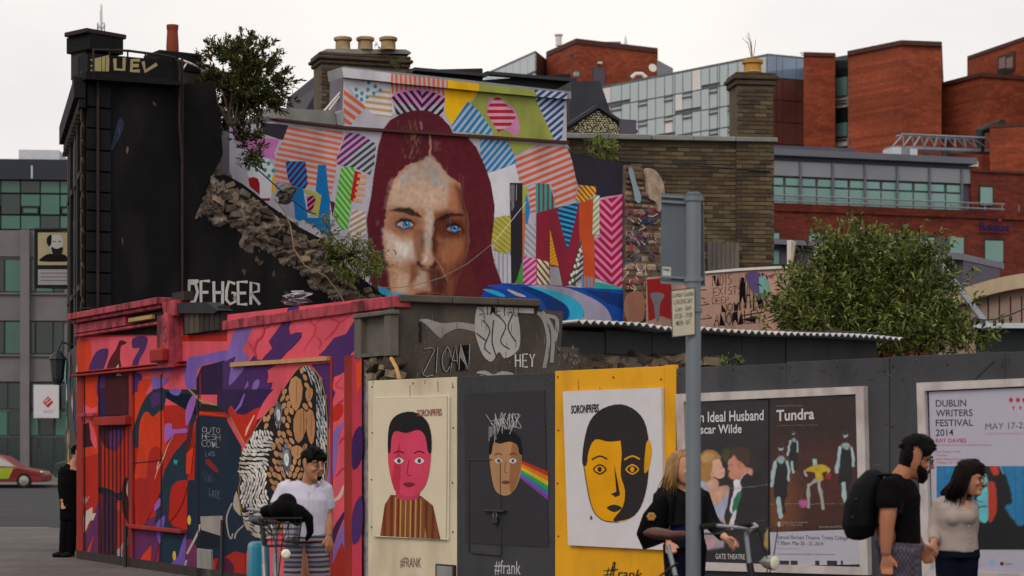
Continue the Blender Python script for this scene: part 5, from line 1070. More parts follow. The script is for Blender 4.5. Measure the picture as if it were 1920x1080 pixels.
    k.poly('0,0 700,0 560,220 420,420 300,600 170,370 100,260 0,180', '2f1648', P5); k.poly('120,260 160,180 220,270 330,280 480,200 430,420 330,560 300,600 180,370', 'b42510', P5, 2); k.poly('440,330 520,150 640,0 720,0 640,200 500,320', PK, P5, 2); k.stroke('420,290 340,450 320,520', 4.5, 'd8a8a0', P5, taper=True); k.stroke('200,250 260,180 310,50', 5, '8a62b8', P5, taper=True); k.stroke('150,310 310,610 350,560', 1.6, 'a88a3a', P5)
    # purple and lilac tongues beside the head
    k.poly('1230,0 1310,10 1320,60 1270,200 1260,420 1230,420', PU, P5, 2); k.poly('1270,1080 1330,900 1360,560 1430,380 1420,370 1330,440 1280,560 1250,760 1240,1080', '7a5fa6', P5, 3); k.poly('1260,330 1300,230 1400,160 1410,270 1330,360', 'b42510', P5, 3); k.poly('1470,400 1480,300 1560,180 1640,100 1640,500 1560,510 1490,470', '371650', P5, 3); k.stroke('1580,200 1585,320 1580,450', 4, 'a0906a', P5, taper=True)
    k.poly('1500,0 1540,0 1530,1080 1500,1080', '8e2a3c', P5)
    for q in ('1480,110 1400,130 1290,220', '1470,530 1400,560 1370,620', '1500,880 1400,900 1330,990', '1620,760 1520,800 1440,900'): k.stroke(q, 4, 'b43040', P5, 4, taper=True)
    k.poly('1240,0 1290,0 1270,250 1260,400 1230,400', '7a5fa6', P6, 2); k.stroke('1290,250 1380,180 1420,60', 7, 'c9b0a4', P6, 4, taper=True); k.poly('1250,640 1430,340 1480,360 1440,400 1380,520 1300,760 1240,1080 1230,800', '361448', P6, 2); k.poly('1290,1000 1310,760 1400,520 1500,370 1640,260 1560,420 1480,560 1440,700 1420,900 1340,960', '7a5fa6', P6, 2); k.poly('1270,1080 1300,940 1400,700 1430,820 1480,980 1470,1080', 'a3200e', P6, 2); k.poly('1480,940 1560,900 1640,860 1690,900 1690,1080 1490,1080', '361448', P6)
    k.poly('1530,350 1640,210 1640,250 1560,350', '361448', P6); k.poly('1460,560 1520,560 1500,750 1470,720', 'b43040', P6, 2); k.poly('1500,0 1540,0 1530,1080 1500,1080', '7d2638', P6)
    k.poly('60,0 300,0 330,300 420,560 560,660 560,760 330,780 320,830 200,800 60,880', '0e2134', P6); k.poly('60,880 200,800 320,830 320,1080 60,1080', '9a2018', P6); k.poly('0,900 120,880 200,1000 120,1080 0,1080', '4a1230', P6, 2)
    # ape-like head: coat of hair, tan cells with black outlines
    HD = pts('700,1080 760,1000 830,890 900,800 960,750 1040,760 1120,820 1180,920 1210,1040', P4) + pts('1225,100 1250,400 1255,760 1240,940 1210,1080', P5) + pts('1150,300 900,420 620,640 480,650 380,600 300,450 250,260 240,100 260,0', P6) + pts('245,900 270,760 320,640 380,520 440,430 520,310 600,210 660,170 700,60', P5)
    k.poly(HD, 'a88a3c'); cxm = sum(p[0] for p in HD) / len(HD); cym = sum(p[1] for p in HD) / len(HD)
    k.poly([(cxm + (x - cxm) * .985, cym + (y - cym) * .99) for x, y in HD], '17120f')
    rr = random.Random(5)
    def lens(x, y, l, w, a, c, lv=None):
        ca, sa = math.cos(a), math.sin(a); k.poly([(x + ca * l * math.cos(t) - sa * w * math.sin(t) * (1 - .25 * math.cos(t)), y + sa * l * math.cos(t) + ca * w * math.sin(t)) for t in np.linspace(0, 2 * math.pi, 11)[:-1]], c, lv=lv)
    LV_ = 1 + max(l for b, l in k.lv if b[2] < 640 and b[0] > 380)
    # white locks on the left, in combed rows
    def inside(x, y, q):
        c_ = False; n_ = len(q)
        for i in range(n_):
            (ax, ay), (bx, by) = q[i], q[(i + 1) % n_]
            if (ay > y) != (by > y) and x < (bx - ax) * (y - ay) / (by - ay) + ax: c_ = not c_
        return c_
    SH = [(cxm + (x - cxm) * .965, cym + (y - cym) * .98) for x, y in HD]
    big = [(558, 738, 13, 33, 0), (583, 740, 7, 14, .1), (566, 798, 13, 33, .1), (586, 800, 8.5, 34, -.05), (560, 848, 11, 13, 0), (586, 850, 9, 12, 0)]
    hole = lambda x, y: (not inside(x, y, SH)) or any(((x - bx) / (rx + 3)) ** 2 + ((y - by) / (ry + 3)) ** 2 < 1 for bx, by, rx, ry, _ in big) or any(((x - bx) / 10) ** 2 + ((y - by) / 27) ** 2 < 1 for bx, by in ((526, 778), (541, 862)))
    for gy in range(42):
        for gx_ in range(34):
            x = 450 + gx_ * 5.4 + (gy % 2) * 2.7 + rr.uniform(-.9, .9); y = 692 + gy * 8 + rr.uniform(-1.5, 1.5)
            if hole(x, y): continue
            if y > 806 and x < 508 + 6 * math.sin(y / 30): lens(x, y, rr.uniform(5, 6.6), rr.uniform(1.6, 2.3), 1.1 + .85 * math.sin(y / 19 + x / 30), rr.choice(('cfc9c2', 'bdb6b0', 'd8d2cc')), LV_)
            elif x > 597 - max(0, (735 - y) * .55): lens(x, y, rr.uniform(6, 9), rr.uniform(.9, 1.5), 1.5 - max(0, (735 - y) * .012), rr.choice(('a4aab0', 'c4beb8', '8d949c')), LV_)
    for gy in range(26):
        for gx_ in range(17):
            x = 455 + gx_ * 9.6 + (gy % 2) * 4.8 + rr.uniform(-1.6, 1.6); y = 694 + gy * 13.2 + rr.uniform(-2.5, 2.5)
            if hole(x, y) or (y > 800 and x < 514 + 6 * math.sin(y / 30)) or x > 592 - max(0, (735 - y) * .55): continue
            lens(x, y, rr.uniform(5.8, 8), rr.uniform(3.0, 4.4), 1.5 + .6 * math.sin(x / 14 + y / 37), rr.choice(('b98a60', 'ad7c52', 'a2724c', 'b5845a')), LV_)
    for x, y, rx, ry, a in big: lens(x, y, ry, rx, a + math.pi / 2, rr.choice(('b5845a', 'a87850')), LV_); k.stroke([(x + 2, y - ry * .7), (x + 1, y + ry * .5)], 1.4, '8d6040', lv=LV_ + 1)
    k.stroke('573,765 574,860', 1.2, '1a1210', lv=LV_ + 1)
    for x, y, r1, r2 in ((526, 778, 7, 23), (541, 862, 9, 26)):
        for s_, c in ((1.0, '5a5c66'), (.8, 'a9a9b2'), (.5, 'd8d4da'), (.22, 'a8c0a0')): lens(x, y, r2 * s_, r1 * s_, 1.5, c, LV_ + 2 + int((1 - s_) * 5))
        for i in range(22): a = rr.uniform(0, 6.28); lens(x + r1 * math.cos(a), y + r2 * math.sin(a), 4.5, .5, 1.4 + rr.uniform(-.4, .4), rr.choice(('c9c9d0', '50505a')), LV_ + 7)
    k.poly('180,280 220,120 250,260 270,400 220,360', 'a89c8c', P6, 2); k.stroke('170,260 110,420 130,600 160,660 180,600', 2.8, '9a928a', P6, 4); k.stroke('300,510 220,590 200,660', 2.8, '9a928a', P6, 4)
    k.poly('300,450 340,560 430,640 560,660 640,640 640,560 560,520 440,520', 'a39a90', P6, 2, lv=LV_ + 3)
    for i in range(16): lens(rr.uniform(468, 512), rr.uniform(985, 1004), 6, 1.3, .5, '2a2422', LV_ + 4)
    for i in range(8): x = 190.5 + 7.4 * i; k.poly([(x, 802), (x + 1.3, 802), (x + 1.3, 1075), (x, 1075)], '1c0608', lv=LV_)  # dark strips painted in for the shaded gaps between door boards
    for x in (160, 187, 253, 304, 374): k.poly([(x, 702), (x + 1.6, 702), (x + 1.6, 1080), (x, 1080)], '240a10', lv=LV_)  # dark strips painted in for the shade along the pilaster relief
    k.poly('200,705 243,704 243,778 200,779', '3a0c14', lv=LV_ - 1); k.poly('252,868 308,862 308,863.5 252,869.5', '240a10', lv=LV_)
    k.build('street_art_and_gap_shade', sp)
art(PW)
# narrow painted pier and torn posters at the shop's right end
m = MB(); PW.pbox(m, 660, 668, 680, 1110, 0, .09, zx=660); m.build('pier', MATS['shop_wall'], sp)
m = MB(); PW.pbox(m, 681, 676, 700, 1110, 0, .05, zx=681); m.build('torn_strip', MATS['rag'], sp)
k = Paint(PW.off(.09), .004, .0014); k.poly('661,670 679,668 679,1100 661,1100', DP); k.poly('668,680 679,678 678,720 670,740', 'd2480f'); k.poly('662,820 679,800 679,860 662,880', '371650', sm=3); k.poly('662,960 679,930 679,1000 662,1020', PU, sm=3)
k.mb.build('pier_paint', MATS['paint'], sp)
# empty sign box on the end of the pink wall, rough masonry below
mat('box_grey', '5d564e', rough=.85, var=.2, scale=4, bump=.25)
eb = thing('sign_box', PW.p(717, 672, .1), 'empty grey wooden sign frame fixed at the end of the pink wall', 'frame')
m = MB(); PW.pbox(m, 684, 596, 746, 668, .003, .03, zx=700); m.build('back_board', MATS['box_grey'], eb)
for x0, y0, x1, y1 in ((680, 590, 692, 672), (736, 590, 748, 672)): m = MB(); PW.pbox(m, x0, y0, x1, y1, .0, .1, zx=700); m.bevel(.008, 1); m.build('jamb', MATS['box_grey'], eb)
m = MB(); PW.pbox(m, 680, 588, 750, 596, .0, .12, zx=700); m.bevel(.008, 1); m.build('head', MATS['grey_board'], eb); m = MB(); PW.pbox(m, 692, 663, 736, 670, .0, .1, zx=700); m.build('sill', MATS['grey_board'], eb)
ru = thing('rubble_infill', PW.p(730, 720, .05), 'broken brown masonry patch under the empty sign frame', 'rubble')
for i in range(26):
    chunk(PW, random.uniform(700, 748), random.uniform(676, 722), .02, random.uniform(.1, .2), random.uniform(.06, .1), 'rubble%d' % random.randrange(5), ru, 'stone')
m = MB(); m.tube([PW.p(*q, .16) for q in pts('760,672 770,690 776,712')], .02, 5); m.build('timber', MATS['raw_board'], ru)
# concrete wall end with grey and white scrawls
mat('conc', '4c443d', rough=.92, var=.25, scale=2, bump=.45, bscale=18, stain='2f2a27', stain_amt=.6, stain_scale=2)
mat('conc_cap', '4f4841', rough=.92, var=.25, scale=3, bump=.4, bscale=20)
cn = thing('concrete_wall', CW.w(CW.len / 2, 0), 'grey-brown concrete wall with white graffiti above the dark poster panel', 'wall')
m = MB(); CW.slab(m, pts('738,1150 738,562 765,565 1010,572 1012,580 1056,584 1052,650 1085,652 1085,1145'), -.4, 0); m.build('wall', MATS['conc'], cn)
for a, b in ((746, 845), (846, 930), (931, 1010)): m = MB(); CW.slab(m, [(a, 553 + (a - 764) * .035), (b, 553 + (b - 764) * .035), (b, 567 + (b - 764) * .035), (a, 567 + (a - 764) * .035)], -.45, .06); m.bevel(.01, 1); m.build('coping_stone', MATS['conc_cap'], cn)
k = Paint(CW, .004, .0016); rr = random.Random(21); WG = 'a9a5a2'
k.poly('786,600 800,598 830,606 860,604 893,610 893,622 860,616 835,626 826,634 812,622 798,608', '938e8a', sm=4); k.poly('784,606 790,604 790,642 785,642', '1e1b1a')
k.poly('893,580 905,576 960,578 972,600 975,640 968,660 946,672 935,660 922,678 908,670 898,650 890,620', WG, sm=4)
for q in ('905,600 918,620 908,650 920,664', '930,590 948,610 938,640 955,655', '960,590 952,615 966,640', '893,625 912,640', '925,600 922,640 930,668'): k.stroke(q, 2.2, '3a3634', sm=4)
for q in ('1008,586 1020,600 1028,640 1020,690', '1016,584 1036,620 1034,680', '1024,592 1044,600 1040,640'): k.stroke(q, 7, '8f8b8a', sm=4)
k.poly('905,575 1000,578 1000,588 950,586 940,596 930,584 905,588', WG); k.graffiti('SIMETAU', (897, 574), (972, 577), (897, 590), 1.2, '2a2624')
for ch_, x, w in zip('ZIOAN', (790, 812, 826, 842, 858), (20, 6, 15, 14, 17)):
    for s_ in STROKES[ch_]: k.stroke([(x + a * w + b * 3, 704 - b * 48 - (x - 790) * .14) for a, b in s_], 2.6, '1d1a19', sm=2); k.stroke([(x + 2 + a * w + b * 3, 703 - b * 48 - (x - 790) * .14) for a, b in s_], 1.0, 'b5b1ae', sm=2)
for ch_, x in zip('HEY', (966, 980, 993)):
    for s_ in STROKES[ch_]: k.stroke([(x + a * 9, 688 - b * 24) for a, b in s_], 2.6, 'c4c0bd')
k.poly('893,698 910,695 925,702 940,696 962,700 962,708 940,706 925,712 905,706', '9c9895', sm=3); k.stroke('896,701 926,706 960,703', 1.4, '2a2624', sm=3)
for i in range(40):
    x = rr.uniform(1045, 1082); y = rr.uniform(655, 700); k.stroke([(x, y), (x + rr.uniform(-5, 5), y + rr.uniform(-9, 9))], rr.uniform(.8, 1.8), rr.choice(('8a8683', '2a2624', '6d6966')))
for i in range(60):
    x = rr.uniform(775, 1050); y = rr.uniform(585, 710); k.stroke([(x, y), (x + rr.uniform(-1, 1), y + rr.uniform(4, 16))], rr.uniform(.5, 1.2), rr.choice(('6d665e', '443d37', '7c756d')))
k.build('graffiti_paint', cn)
# ------------------------------------------------------------------ lean-to shed with corrugated roof
mat('tin_white', 'b5b2b2', rough=.55, var=.12, metal=.2); mat('shed_grey', '36373a', rough=.8, var=.2, scale=2, stretch=(1, 1, .3))
sd2 = thing('lean_to_shed', SW.w(SW.len / 2, 0, -1), 'low grey shed with a wavy white corrugated roof edge behind the hoarding', 'shed')
m = MB(); SW.box(m, 0, SW.len, 0, 2.98, -2.5, -.05); m.build('wall', MATS['dark_frame'], sd2)
n = 190; vs = []; fs = []
for i in range(n + 1):
    u = -.05 + (SW.len + .2) * i / n; dz = .022 * math.sin(i * 1.6) + .012 * math.sin(u * 1.7) - .03 * math.exp(-((u - 1.35) / .3) ** 2)
    for d, z in ((.32, 3.06), (-2.6, 2.99)):
        for t in (0, .012): vs.append(SW.w(u, z + dz + t, d))
for i in range(n):
    a = i * 4; b = a + 4; fs += [(a, b, b + 1, a + 1), (a + 1, b + 1, b + 3, a + 3), (a, a + 2, b + 2, b), (a + 2, a + 3, b + 3, b + 2)]
m = MB(); m.add(vs, fs); m.build('corrugated_roof', MATS['tin_white'], sd2)
xs = [1052, 1132, 1219, 1300, 1388, 1470, 1550, 1642]
for a, b in zip(xs[:-1], xs[1:]):
    m = MB(); SW.box(m, SW.U(a) + .006, SW.U(b) - .006, SW.Zp(a, 664 if a < 1300 else 690), SW.Zp(a, 614) - .03, -.04, .02 + random.uniform(0, .015)); m.bevel(.004, 1); m.build('cladding_panel', MATS['shed_grey'], sd2)
fr2 = thing('rubble_heap', SW.p(1180, 690, .3), 'brown broken masonry below the shed cladding above the yellow panel', 'rubble')
for i in range(46): chunk(SW, random.uniform(1055, 1330), random.uniform(670, 702), .07, random.uniform(.14, .3), random.uniform(.07, .13), 'rubble%d' % random.randrange(5), fr2, 'stone')
m = MB(); SW.pbox(m, 1055, 664, 1330, 790, -.03, .06, zx=1100); m.build('base', MATS['conc'], fr2)
# ------------------------------------------------------------------ plywood hoarding with painted panels and posters
mat('ply_cream', 'c8bba0', rough=.7, var=.08, scale=2, bump=.12, bscale=30, stain='9a8a70', stain_amt=.5, stain_scale=2.5); mat('ply_dark', '36363a', rough=.7, var=.14, scale=2, bump=.15, bscale=30, stain='242428', stain_amt=.5, stain_scale=2); mat('ply_yellow', 'd99a06', rough=.65, var=.08, scale=2, bump=.12, stain='a87408', stain_amt=.55, stain_scale=2.5); mat('ply_grey', '3e3e42', rough=.75, var=.16, scale=1.5, bump=.18, bscale=25, stain='2a2a2e', stain_amt=.7, stain_scale=2.2)
mat('frame_white', 'b9b0ae', rough=.6, var=.12, scale=6, stain='8a7270', stain_amt=.5, stain_scale=4); mat('poster_paper', rough=.35, var=.04, attr=True, spec=.5, bump=.12, bscale=7)
ho = thing('hoarding', HW.w(HW.len / 2, KZ, -.1), 'long plywood hoarding of cream, charcoal, yellow and grey sheets', 'hoarding')
HT = 2.40
for i, (a, b, mm, dz) in enumerate(((690, 857, 'ply_cream', 0), (857, 1040, 'ply_dark', .0), (1040, 1246, 'ply_yellow', .012), (1246, 1268, 'ply_yellow', .02), (1268, 1475, 'ply_grey', -.01), (1475, 1668, 'ply_grey', 0), (1668, 1885, 'ply_grey', .005), (1885, 2130, 'ply_grey', 0))):
    m = MB(); HW.box(m, HW.U(a) + .003, HW.U(b) - .003, KZ, HT + dz, -.03, .0 + .004 * (i % 2)); m.bevel(.003, 1); o = m.build('plywood_sheet', MATS[mm], ho)
    if mm != 'ply_grey': o['label'] = {'ply_cream': 'cream painted sheet', 'ply_dark': 'charcoal painted sheet', 'ply_yellow': 'yellow painted sheet'}[mm]
for x in (720, 900, 1100, 1300, 1500, 1700, 1900): m = MB(); HW.box(m, HW.U(x), HW.U(x) + .09, KZ, HT - .1, -.14, -.032); m.build('timber_post', MATS['old_wood'], ho)
for a, b, z in ((1292, 1294, 2), (1660, 1662, 3)): pass
for z in (.5, 1.4, 2.2): m = MB(); HW.box(m, .1, HW.len + 1, z, z + .07, -.2, -.141); m.build('rail', MATS['old_wood'], ho)
rr = random.Random(9)
scr = MB()
for x in (698, 775, 850, 864, 950, 1034, 1047, 1150, 1240, 1276, 1375, 1468, 1482, 1570, 1661, 1675, 1775, 1878, 1892):
    for z in (.4, .9, 1.4, 1.9, 2.33): scr.lathe(HW.w(HW.U(x) + rr.uniform(-.01, .01), z + rr.uniform(-.03, .03), .004), [(.009, 0), (.009, .003), (.004, .004)], 8, axis=(HW.n[0], HW.n[1], 0))
tag(scr.build('screw_heads', MATS['dark_metal'], ho), kind='stuff')
k = Paint(HW, .0052, .0004)
for i in range(70):
    x = rr.uniform(1272, 1915); y = rr.uniform(672, 730) if rr.random() < .6 else rr.uniform(690, 1070)
    k.stroke([(x, y), (x + rr.uniform(-14, 14), y + rr.uniform(-5, 9))], rr.uniform(.5, 1.3), rr.choice(('55555a', '2c2c30', '646468', '303034')), lv=0)
k.stroke('1825,715 1866,676', 1.4, '2a2a2e', lv=0)
for i in range(16): x = rr.choice((rr.uniform(862, 1036), rr.uniform(1050, 1240), rr.uniform(694, 850))); y = rr.uniform(706, 730); k.stroke([(x, y), (x + rr.uniform(-1, 1), y + rr.uniform(8, 26))], .7, '55504a', lv=0)
tag(k.build('scuffs', ho), kind='stuff')
def poster(name, corners, th, m_, label, cat='poster', d=.006):
    cx_ = sum(p[0] for p in corners) / 4; cy_ = max(p[1] for p in corners)
    r = thing(name, HW.p(cx_, cy_, d), label, cat); m = MB(); HW.slab(m, corners, d, d + th); m.build('sheet', m_, r); return r
mat('white_board', 'c6c2c4', rough=.55, var=.05, scale=3, bump=.15, bscale=8); mat('cream_board', 'cbbea4', rough=.6, var=.04); mat('black_board', '26242a', rough=.6, var=.08)
# 1 cream panel picture: a plain painted head and shoulders, generic
p1 = poster('painted_board', [(703, 746), (842, 742), (840, 1011), (703, 1005)], .02, MATS['cream_board'], 'raised cream board with a pink-faced figure in brown stripes', 'painting')
k = Paint(HW.off(.027), .001, .0005)
for q in ('703,746 842,742', '842,742 840,1011', '703,1005 840,1011'): k.stroke(q, 1.6, 'ddd6c8')
k.stripes('733,928 790,930 812,948 826,1011 713,1005 722,946', 91, 13, .42, '6e2c1c', base='7d4a28'); k.stripes('740,932 790,934 800,1009 738,1006', 91, 9.5, .3, 'b08a4a')
k.poly('748,905 782,905 784,935 746,935', 'b03a50', sm=3); k.poly('728,850 733,810 752,796 790,796 806,815 808,860 800,905 782,927 760,930 740,915 731,885', 'c8405c', sm=4); k.poly('736,905 742,860 750,830 752,880 748,925', 'b52e44', sm=3)
k.poly('728,846 730,800 745,778 775,772 800,788 809,815 809,848 803,846 798,818 785,806 762,812 742,808 735,822 733,846', '1e1b1e', sm=3)
for ex in (749, 787): k.poly([(ex - 9, 864), (ex, 858), (ex + 9, 864), (ex, 870)], 'd5cfcf', sm=3); k.dot(ex, 864, 3.6, 4.4, '2e4a52'); k.stroke([(ex - 10, 850), (ex, 846), (ex + 10, 850)], 2, '3a1820', sm=3)
k.stroke('768,862 764,888 772,892', 1.6, '8c2238', sm=3); k.poly('756,908 768,904 780,908 768,914', '7c1e30', sm=3)
k.text('SORONPRFBS', (783, 768), (829, 766), (783, 781), '8a4a48', bold=.01); k.build('painting', p1, MATS['paint'])
k = Paint(HW, .006, .0006); k.text('#FRANK', (751, 1045), (790, 1046), (751, 1065), '7a6458'); k.build('slogan', ho, MATS['paint'])
mb = thing('meter_hatch', HW.p(838, 1100, .01), 'small grey framed hatch at the foot of the cream sheet', 'hatch')
m = MB(); HW.pbox(m, 821, 1057, 856, 1120, .005, .03, zx=821); m.build('frame', MATS['dark_wood'], mb); m = MB(); HW.pbox(m, 824, 1060, 853, 1118, .03, .035, zx=824); m.build('door', MATS['coping_grey'], mb)
# 2 dark panel picture with the door cut through it
p2 = poster('painted_board', [(872, 738), (1022, 732), (1030, 1026), (874, 1018)], .004, MATS['black_board'], 'black painted rectangle with a small tan face and a coloured band', 'painting')
k = Paint(HW.off(.011), .001, .0005)
for i, c in enumerate(('b5301c', 'd07a1c', 'cfb02a', '3f9a4a', '2f78a8', '8a3a9a')): k.poly([(974, 862 + 5.5 * i), (1028, 884 + 9 * i), (1028, 893 + 9 * i), (974, 867.5 + 5.5 * i)], c, lv=0)
k.poly('918,860 920,832 934,822 962,822 976,836 978,872 972,905 958,926 940,928 926,912', 'a87c58', sm=4); k.poly('962,826 976,840 977,872 970,905 958,924 956,880', '8d6042', sm=3)
k.poly('917,850 920,822 935,809 958,808 975,822 979,850 974,850 970,834 955,828 938,832 926,830 922,850', '161418', sm=3)
for ex in (935, 962): k.poly([(ex - 7, 864), (ex, 859), (ex + 7, 864), (ex, 869)], 'c9c5c5', sm=3); k.dot(ex, 864, 2.8, 3.4, '3a4a58'); k.stroke([(ex - 7, 853), (ex, 850), (ex + 7, 853)], 1.4, '3a2a22', sm=3)
k.stroke('949,864 946,884 952,886', 1.3, '6a4830', sm=3); k.poly('940,904 949,901 958,904 949,908', '6a3a36', sm=3)
for i in range(20): x = rr.uniform(918, 968); k.stroke([(x, rr.uniform(776, 806)), (x + rr.uniform(-8, 14), rr.uniform(772, 806)), (x + rr.uniform(-10, 10), rr.uniform(775, 815))], .9, 'b9b5b8', sm=3)
for i in range(6): x = 918 + 2.5 * i; k.stroke([(x, 800), (x, 812 + rr.uniform(0, 20))], .8, 'b9b5b8')
k.build('painting', p2, MATS['paint'])
k = Paint(HW, .006, .0006); k.text('#frank', (928, 1050), (977, 1052), (928, 1078), 'b0adb0'); k.build('slogan', ho, MATS['paint'])
dr = thing('hoarding_door', HW.p(912, 1040, .012), 'small door cut in the charcoal sheet with bolt and padlock', 'door')
for q in ('881,862 925,862', '940,862 941,1040', '881,862 881,1036', '886,1037 942,1042'): 
    a, b = pts(q); m = MB(); m.tube([HW.p(*a, .012), HW.p(*b, .012)], .006, 5); m.build('door_edge', MATS['rust_pipe' if b[1] > 1000 and a[1] > 1000 else 'dark_metal'], dr)
m = MB(); HW.pbox(m, 912, 955, 951, 959, .012, .05, zx=912); m.bevel(.005, 1); m.build('bolt', MATS['dark_metal'], dr); m = MB(); HW.pbox(m, 928, 968, 938, 982, .015, .045, zx=928); m.bevel(.008, 1); pl = m.build('padlock', MATS['dark_metal'], dr)
m = MB(); m.tube([HW.p(930, 968, .03), HW.p(930, 961, .03), HW.p(936, 961, .03), HW.p(936, 968, .03)], .006, 6); m.build('shackle', MATS['steel_grey'], pl); m = MB(); m.tube([HW.p(933, 982, .03), HW.p(934, 990, .03)], .006, 5); m.build('chain_end', MATS['dark_metal'], dr)
# 3 white sheet on the yellow panel
p3 = poster('painted_board', [(1061, 734), (1246, 727), (1250, 1031), (1071, 1022)], .03, MATS['white_board'], 'white board with a yellow and black face on the yellow sheet', 'painting')
k = Paint(HW.off(.037), .001, .0005); YL = 'd8960a'; BKK = '2b2828'
k.poly('1094,870 1098,830 1112,806 1150,790 1200,800 1214,840 1216,890 1206,940 1188,968 1160,979 1128,974 1108,945', YL, sm=4); k.poly('1165,805 1200,800 1214,840 1216,890 1206,940 1188,968 1160,977 1150,974 1168,950 1172,920 1164,890 1166,850', BKK, sm=3)
k.poly('1092,868 1095,830 1106,790 1130,766 1165,758 1195,772 1212,800 1218,850 1214,872 1206,840 1196,822 1166,826 1140,828 1116,824 1104,846 1100,872', BKK, sm=3); k.poly('1212,832 1219,828 1222,850 1216,880 1208,884', YL, sm=3); k.stroke('1094,868 1108,945 1128,974 1160,979', 1.6, BKK, sm=4)
for ex, c1, c2 in ((1125, BKK, YL), (1186, YL, BKK)): k.poly([(ex - 13, 880), (ex, 870), (ex + 13, 880), (ex, 890)], c1, sm=4); k.poly([(ex - 10, 880), (ex, 873), (ex + 10, 880), (ex, 887)], c2, sm=4); k.dot(ex, 880, 4, 5, c1); k.stroke([(ex - 15, 862), (ex, 855), (ex + 14, 861)], 3, c1, sm=3)
k.poly('1152,872 1158,900 1163,928 1154,932 1146,926 1156,922', BKK); k.poly('1138,952 1152,946 1166,952 1152,960', BKK, sm=3); k.text('SORONPRFBS', (1071, 760), (1123, 757), (1071, 776), '2a2626', bold=.03); k.poly('1107,968 1110,967 1111,974 1107,974', '4a4444'); k.build('painting', p3, MATS['paint'])
k = Paint(HW, .006, .0006); k.stroke('1137,1085 1142,1064', 1.6, BKK); k.stroke('1144,1085 1149,1062', 1.6, BKK); k.stroke('1132,1070 1152,1068', 1.4, BKK); k.stroke('1132,1078 1152,1076', 1.4, BKK); k.stroke('1152,1088 1150,1060 1154,1054 1152,1072', 1.8, BKK, sm=4); k.stroke('1146,1070 1160,1067', 1.6, BKK); k.text('rank', (1158, 1066), (1205, 1068), (1158, 1084), BKK, shear=.3); k.build('slogan', ho, MATS['paint'])
# 4 framed pair of theatre posters
def frame(name, TL, TR, BR_, BL, w, label):
    r = thing(name, HW.p((BL[0] + BR_[0]) / 2, BL[1], .01), label, 'poster frame'); L_ = lambda a, b, t: (a[0] + (b[0] - a[0]) * t, a[1] + (b[1] - a[1]) * t)
    def inset(dx, dy): return [(TL[0] + dx, TL[1] + dy), (TR[0] - dx, TR[1] + dy), (BR_[0] - dx, BR_[1] - dy), (BL[0] + dx, BL[1] - dy)]
    O = [TL, TR, BR_, BL]; I = inset(w, w)
    m = MB(); HW.slab(m, inset(w - 2, w - 2), .005, .02); m.build('back_board', MATS['black_board'], r)
    for i in range(4): j = (i + 1) % 4; m = MB(); HW.slab(m, [O[i], O[j], I[j], I[i]], .005, .05 + .002 * (i % 2)); m.build('frame_rail', MATS['frame_white'], r)
    return r
f4 = frame('poster_frame', (1275, 739), (1628, 724), (1636, 1078), (1286, 1068), 15, 'white double poster frame on the grey hoarding behind the sign pole')
HP = HW.off(.022)
ph = thing('theatre_poster', HP.p(1366, 1050, 0), 'theatre poster of an embracing couple in evening dress', 'poster')
T4 = zm(960, 720, 3); T5 = zm(1160, 820, 4.153)
cv = Canvas(HP, 1291, 750, 1441, 1056, 1.3, '1b1615'); cv.rough(.5); X = lambda q, c, s=2, a=1, sm=3: cv.poly(q, c, s, a, T5, sm)
cv.poly('1291,750 1441,746 1441,835 1291,840', '17151a', 20); cv.ell(1395, 870, 30, 40, '2c2018', 20, .7); cv.ell(1362, 852, 8, 12, '4a4a24', 6, .6)
X('560,420 640,340 700,370 760,380 850,380 860,440 820,560 830,700 700,760 650,700', 'b98a78'); X('640,340 700,370 720,440 760,520 800,500 860,420 840,560 800,660 690,640 650,500', '9aa0b8'); X('690,400 760,420 810,400 800,500 750,520 710,480', 'c4947e'); X('690,320 770,330 770,400 700,400', 'c4947e', 3)
X('640,130 690,100 760,110 800,160 770,210 740,260 720,330 670,350 620,300 600,220', '9a7038'); X('650,150 700,120 750,140 720,180 660,200', 'b98f50', 4, .8); X('740,180 790,170 810,220 828,250 826,300 800,320 750,310 720,290 735,240', 'cfa08a'); X('720,280 742,270 742,312 722,310', 'c08a72', 3); cv.line('798,238 812,240', 1.2, '5a3228', 1, .9, T5); cv.line('806,280 822,276', 1.4, 'a03a40', 1, .9, T5)
X('860,180 890,140 920,160 950,190 1000,230 1000,290 950,320 900,330 862,300 868,260 850,250', 'bd8068'); X('855,140 900,85 970,75 1020,110 1020,190 1000,240 960,190 930,180 900,140 870,170', '3f2418'); X('930,190 960,200 950,240 930,230', 'b07058', 3); cv.line('868,215 884,217', 1.3, '3a2018', 1, .9, T5); cv.line('862,285 874,288', 1.4, '8a4038', 1, .9, T5)
X('905,345 940,330 1000,280 1020,290 960,400 900,520 890,600 870,560 900,430', 'cfcdd4'); X('950,330 1040,270 1130,330 1170,500 1170,720 1120,870 900,850 880,700 920,560 960,420', '141114'); X('900,480 940,420 960,440 920,560 890,600', '1c6a44'); X('880,620 920,560 900,680 870,700', 'c9c7ce'); X('1000,240 1040,250 1040,290 1010,280', 'c08a72', 3); X('900,340 935,330 940,370 910,380', 'd5d3d8', 2)
X('640,390 700,480 760,600 850,720 850,760 700,720 650,640', '12101a'); X('655,700 720,690 820,760 800,900 700,880 655,800', 'a89aa8', 5, .8); X('680,800 760,790 740,850 690,850', 'b98a8c', 3, .8); X('860,780 930,810 930,880 880,890', 'b07c6c', 3); X('870,660 900,680 890,720 865,710', 'd8b8c0', 2); X('1140,760 1180,700 1180,860 1140,900', '9a8450', 4, .9); X('640,880 1150,860 1150,1010 640,1010', '151215', 6)
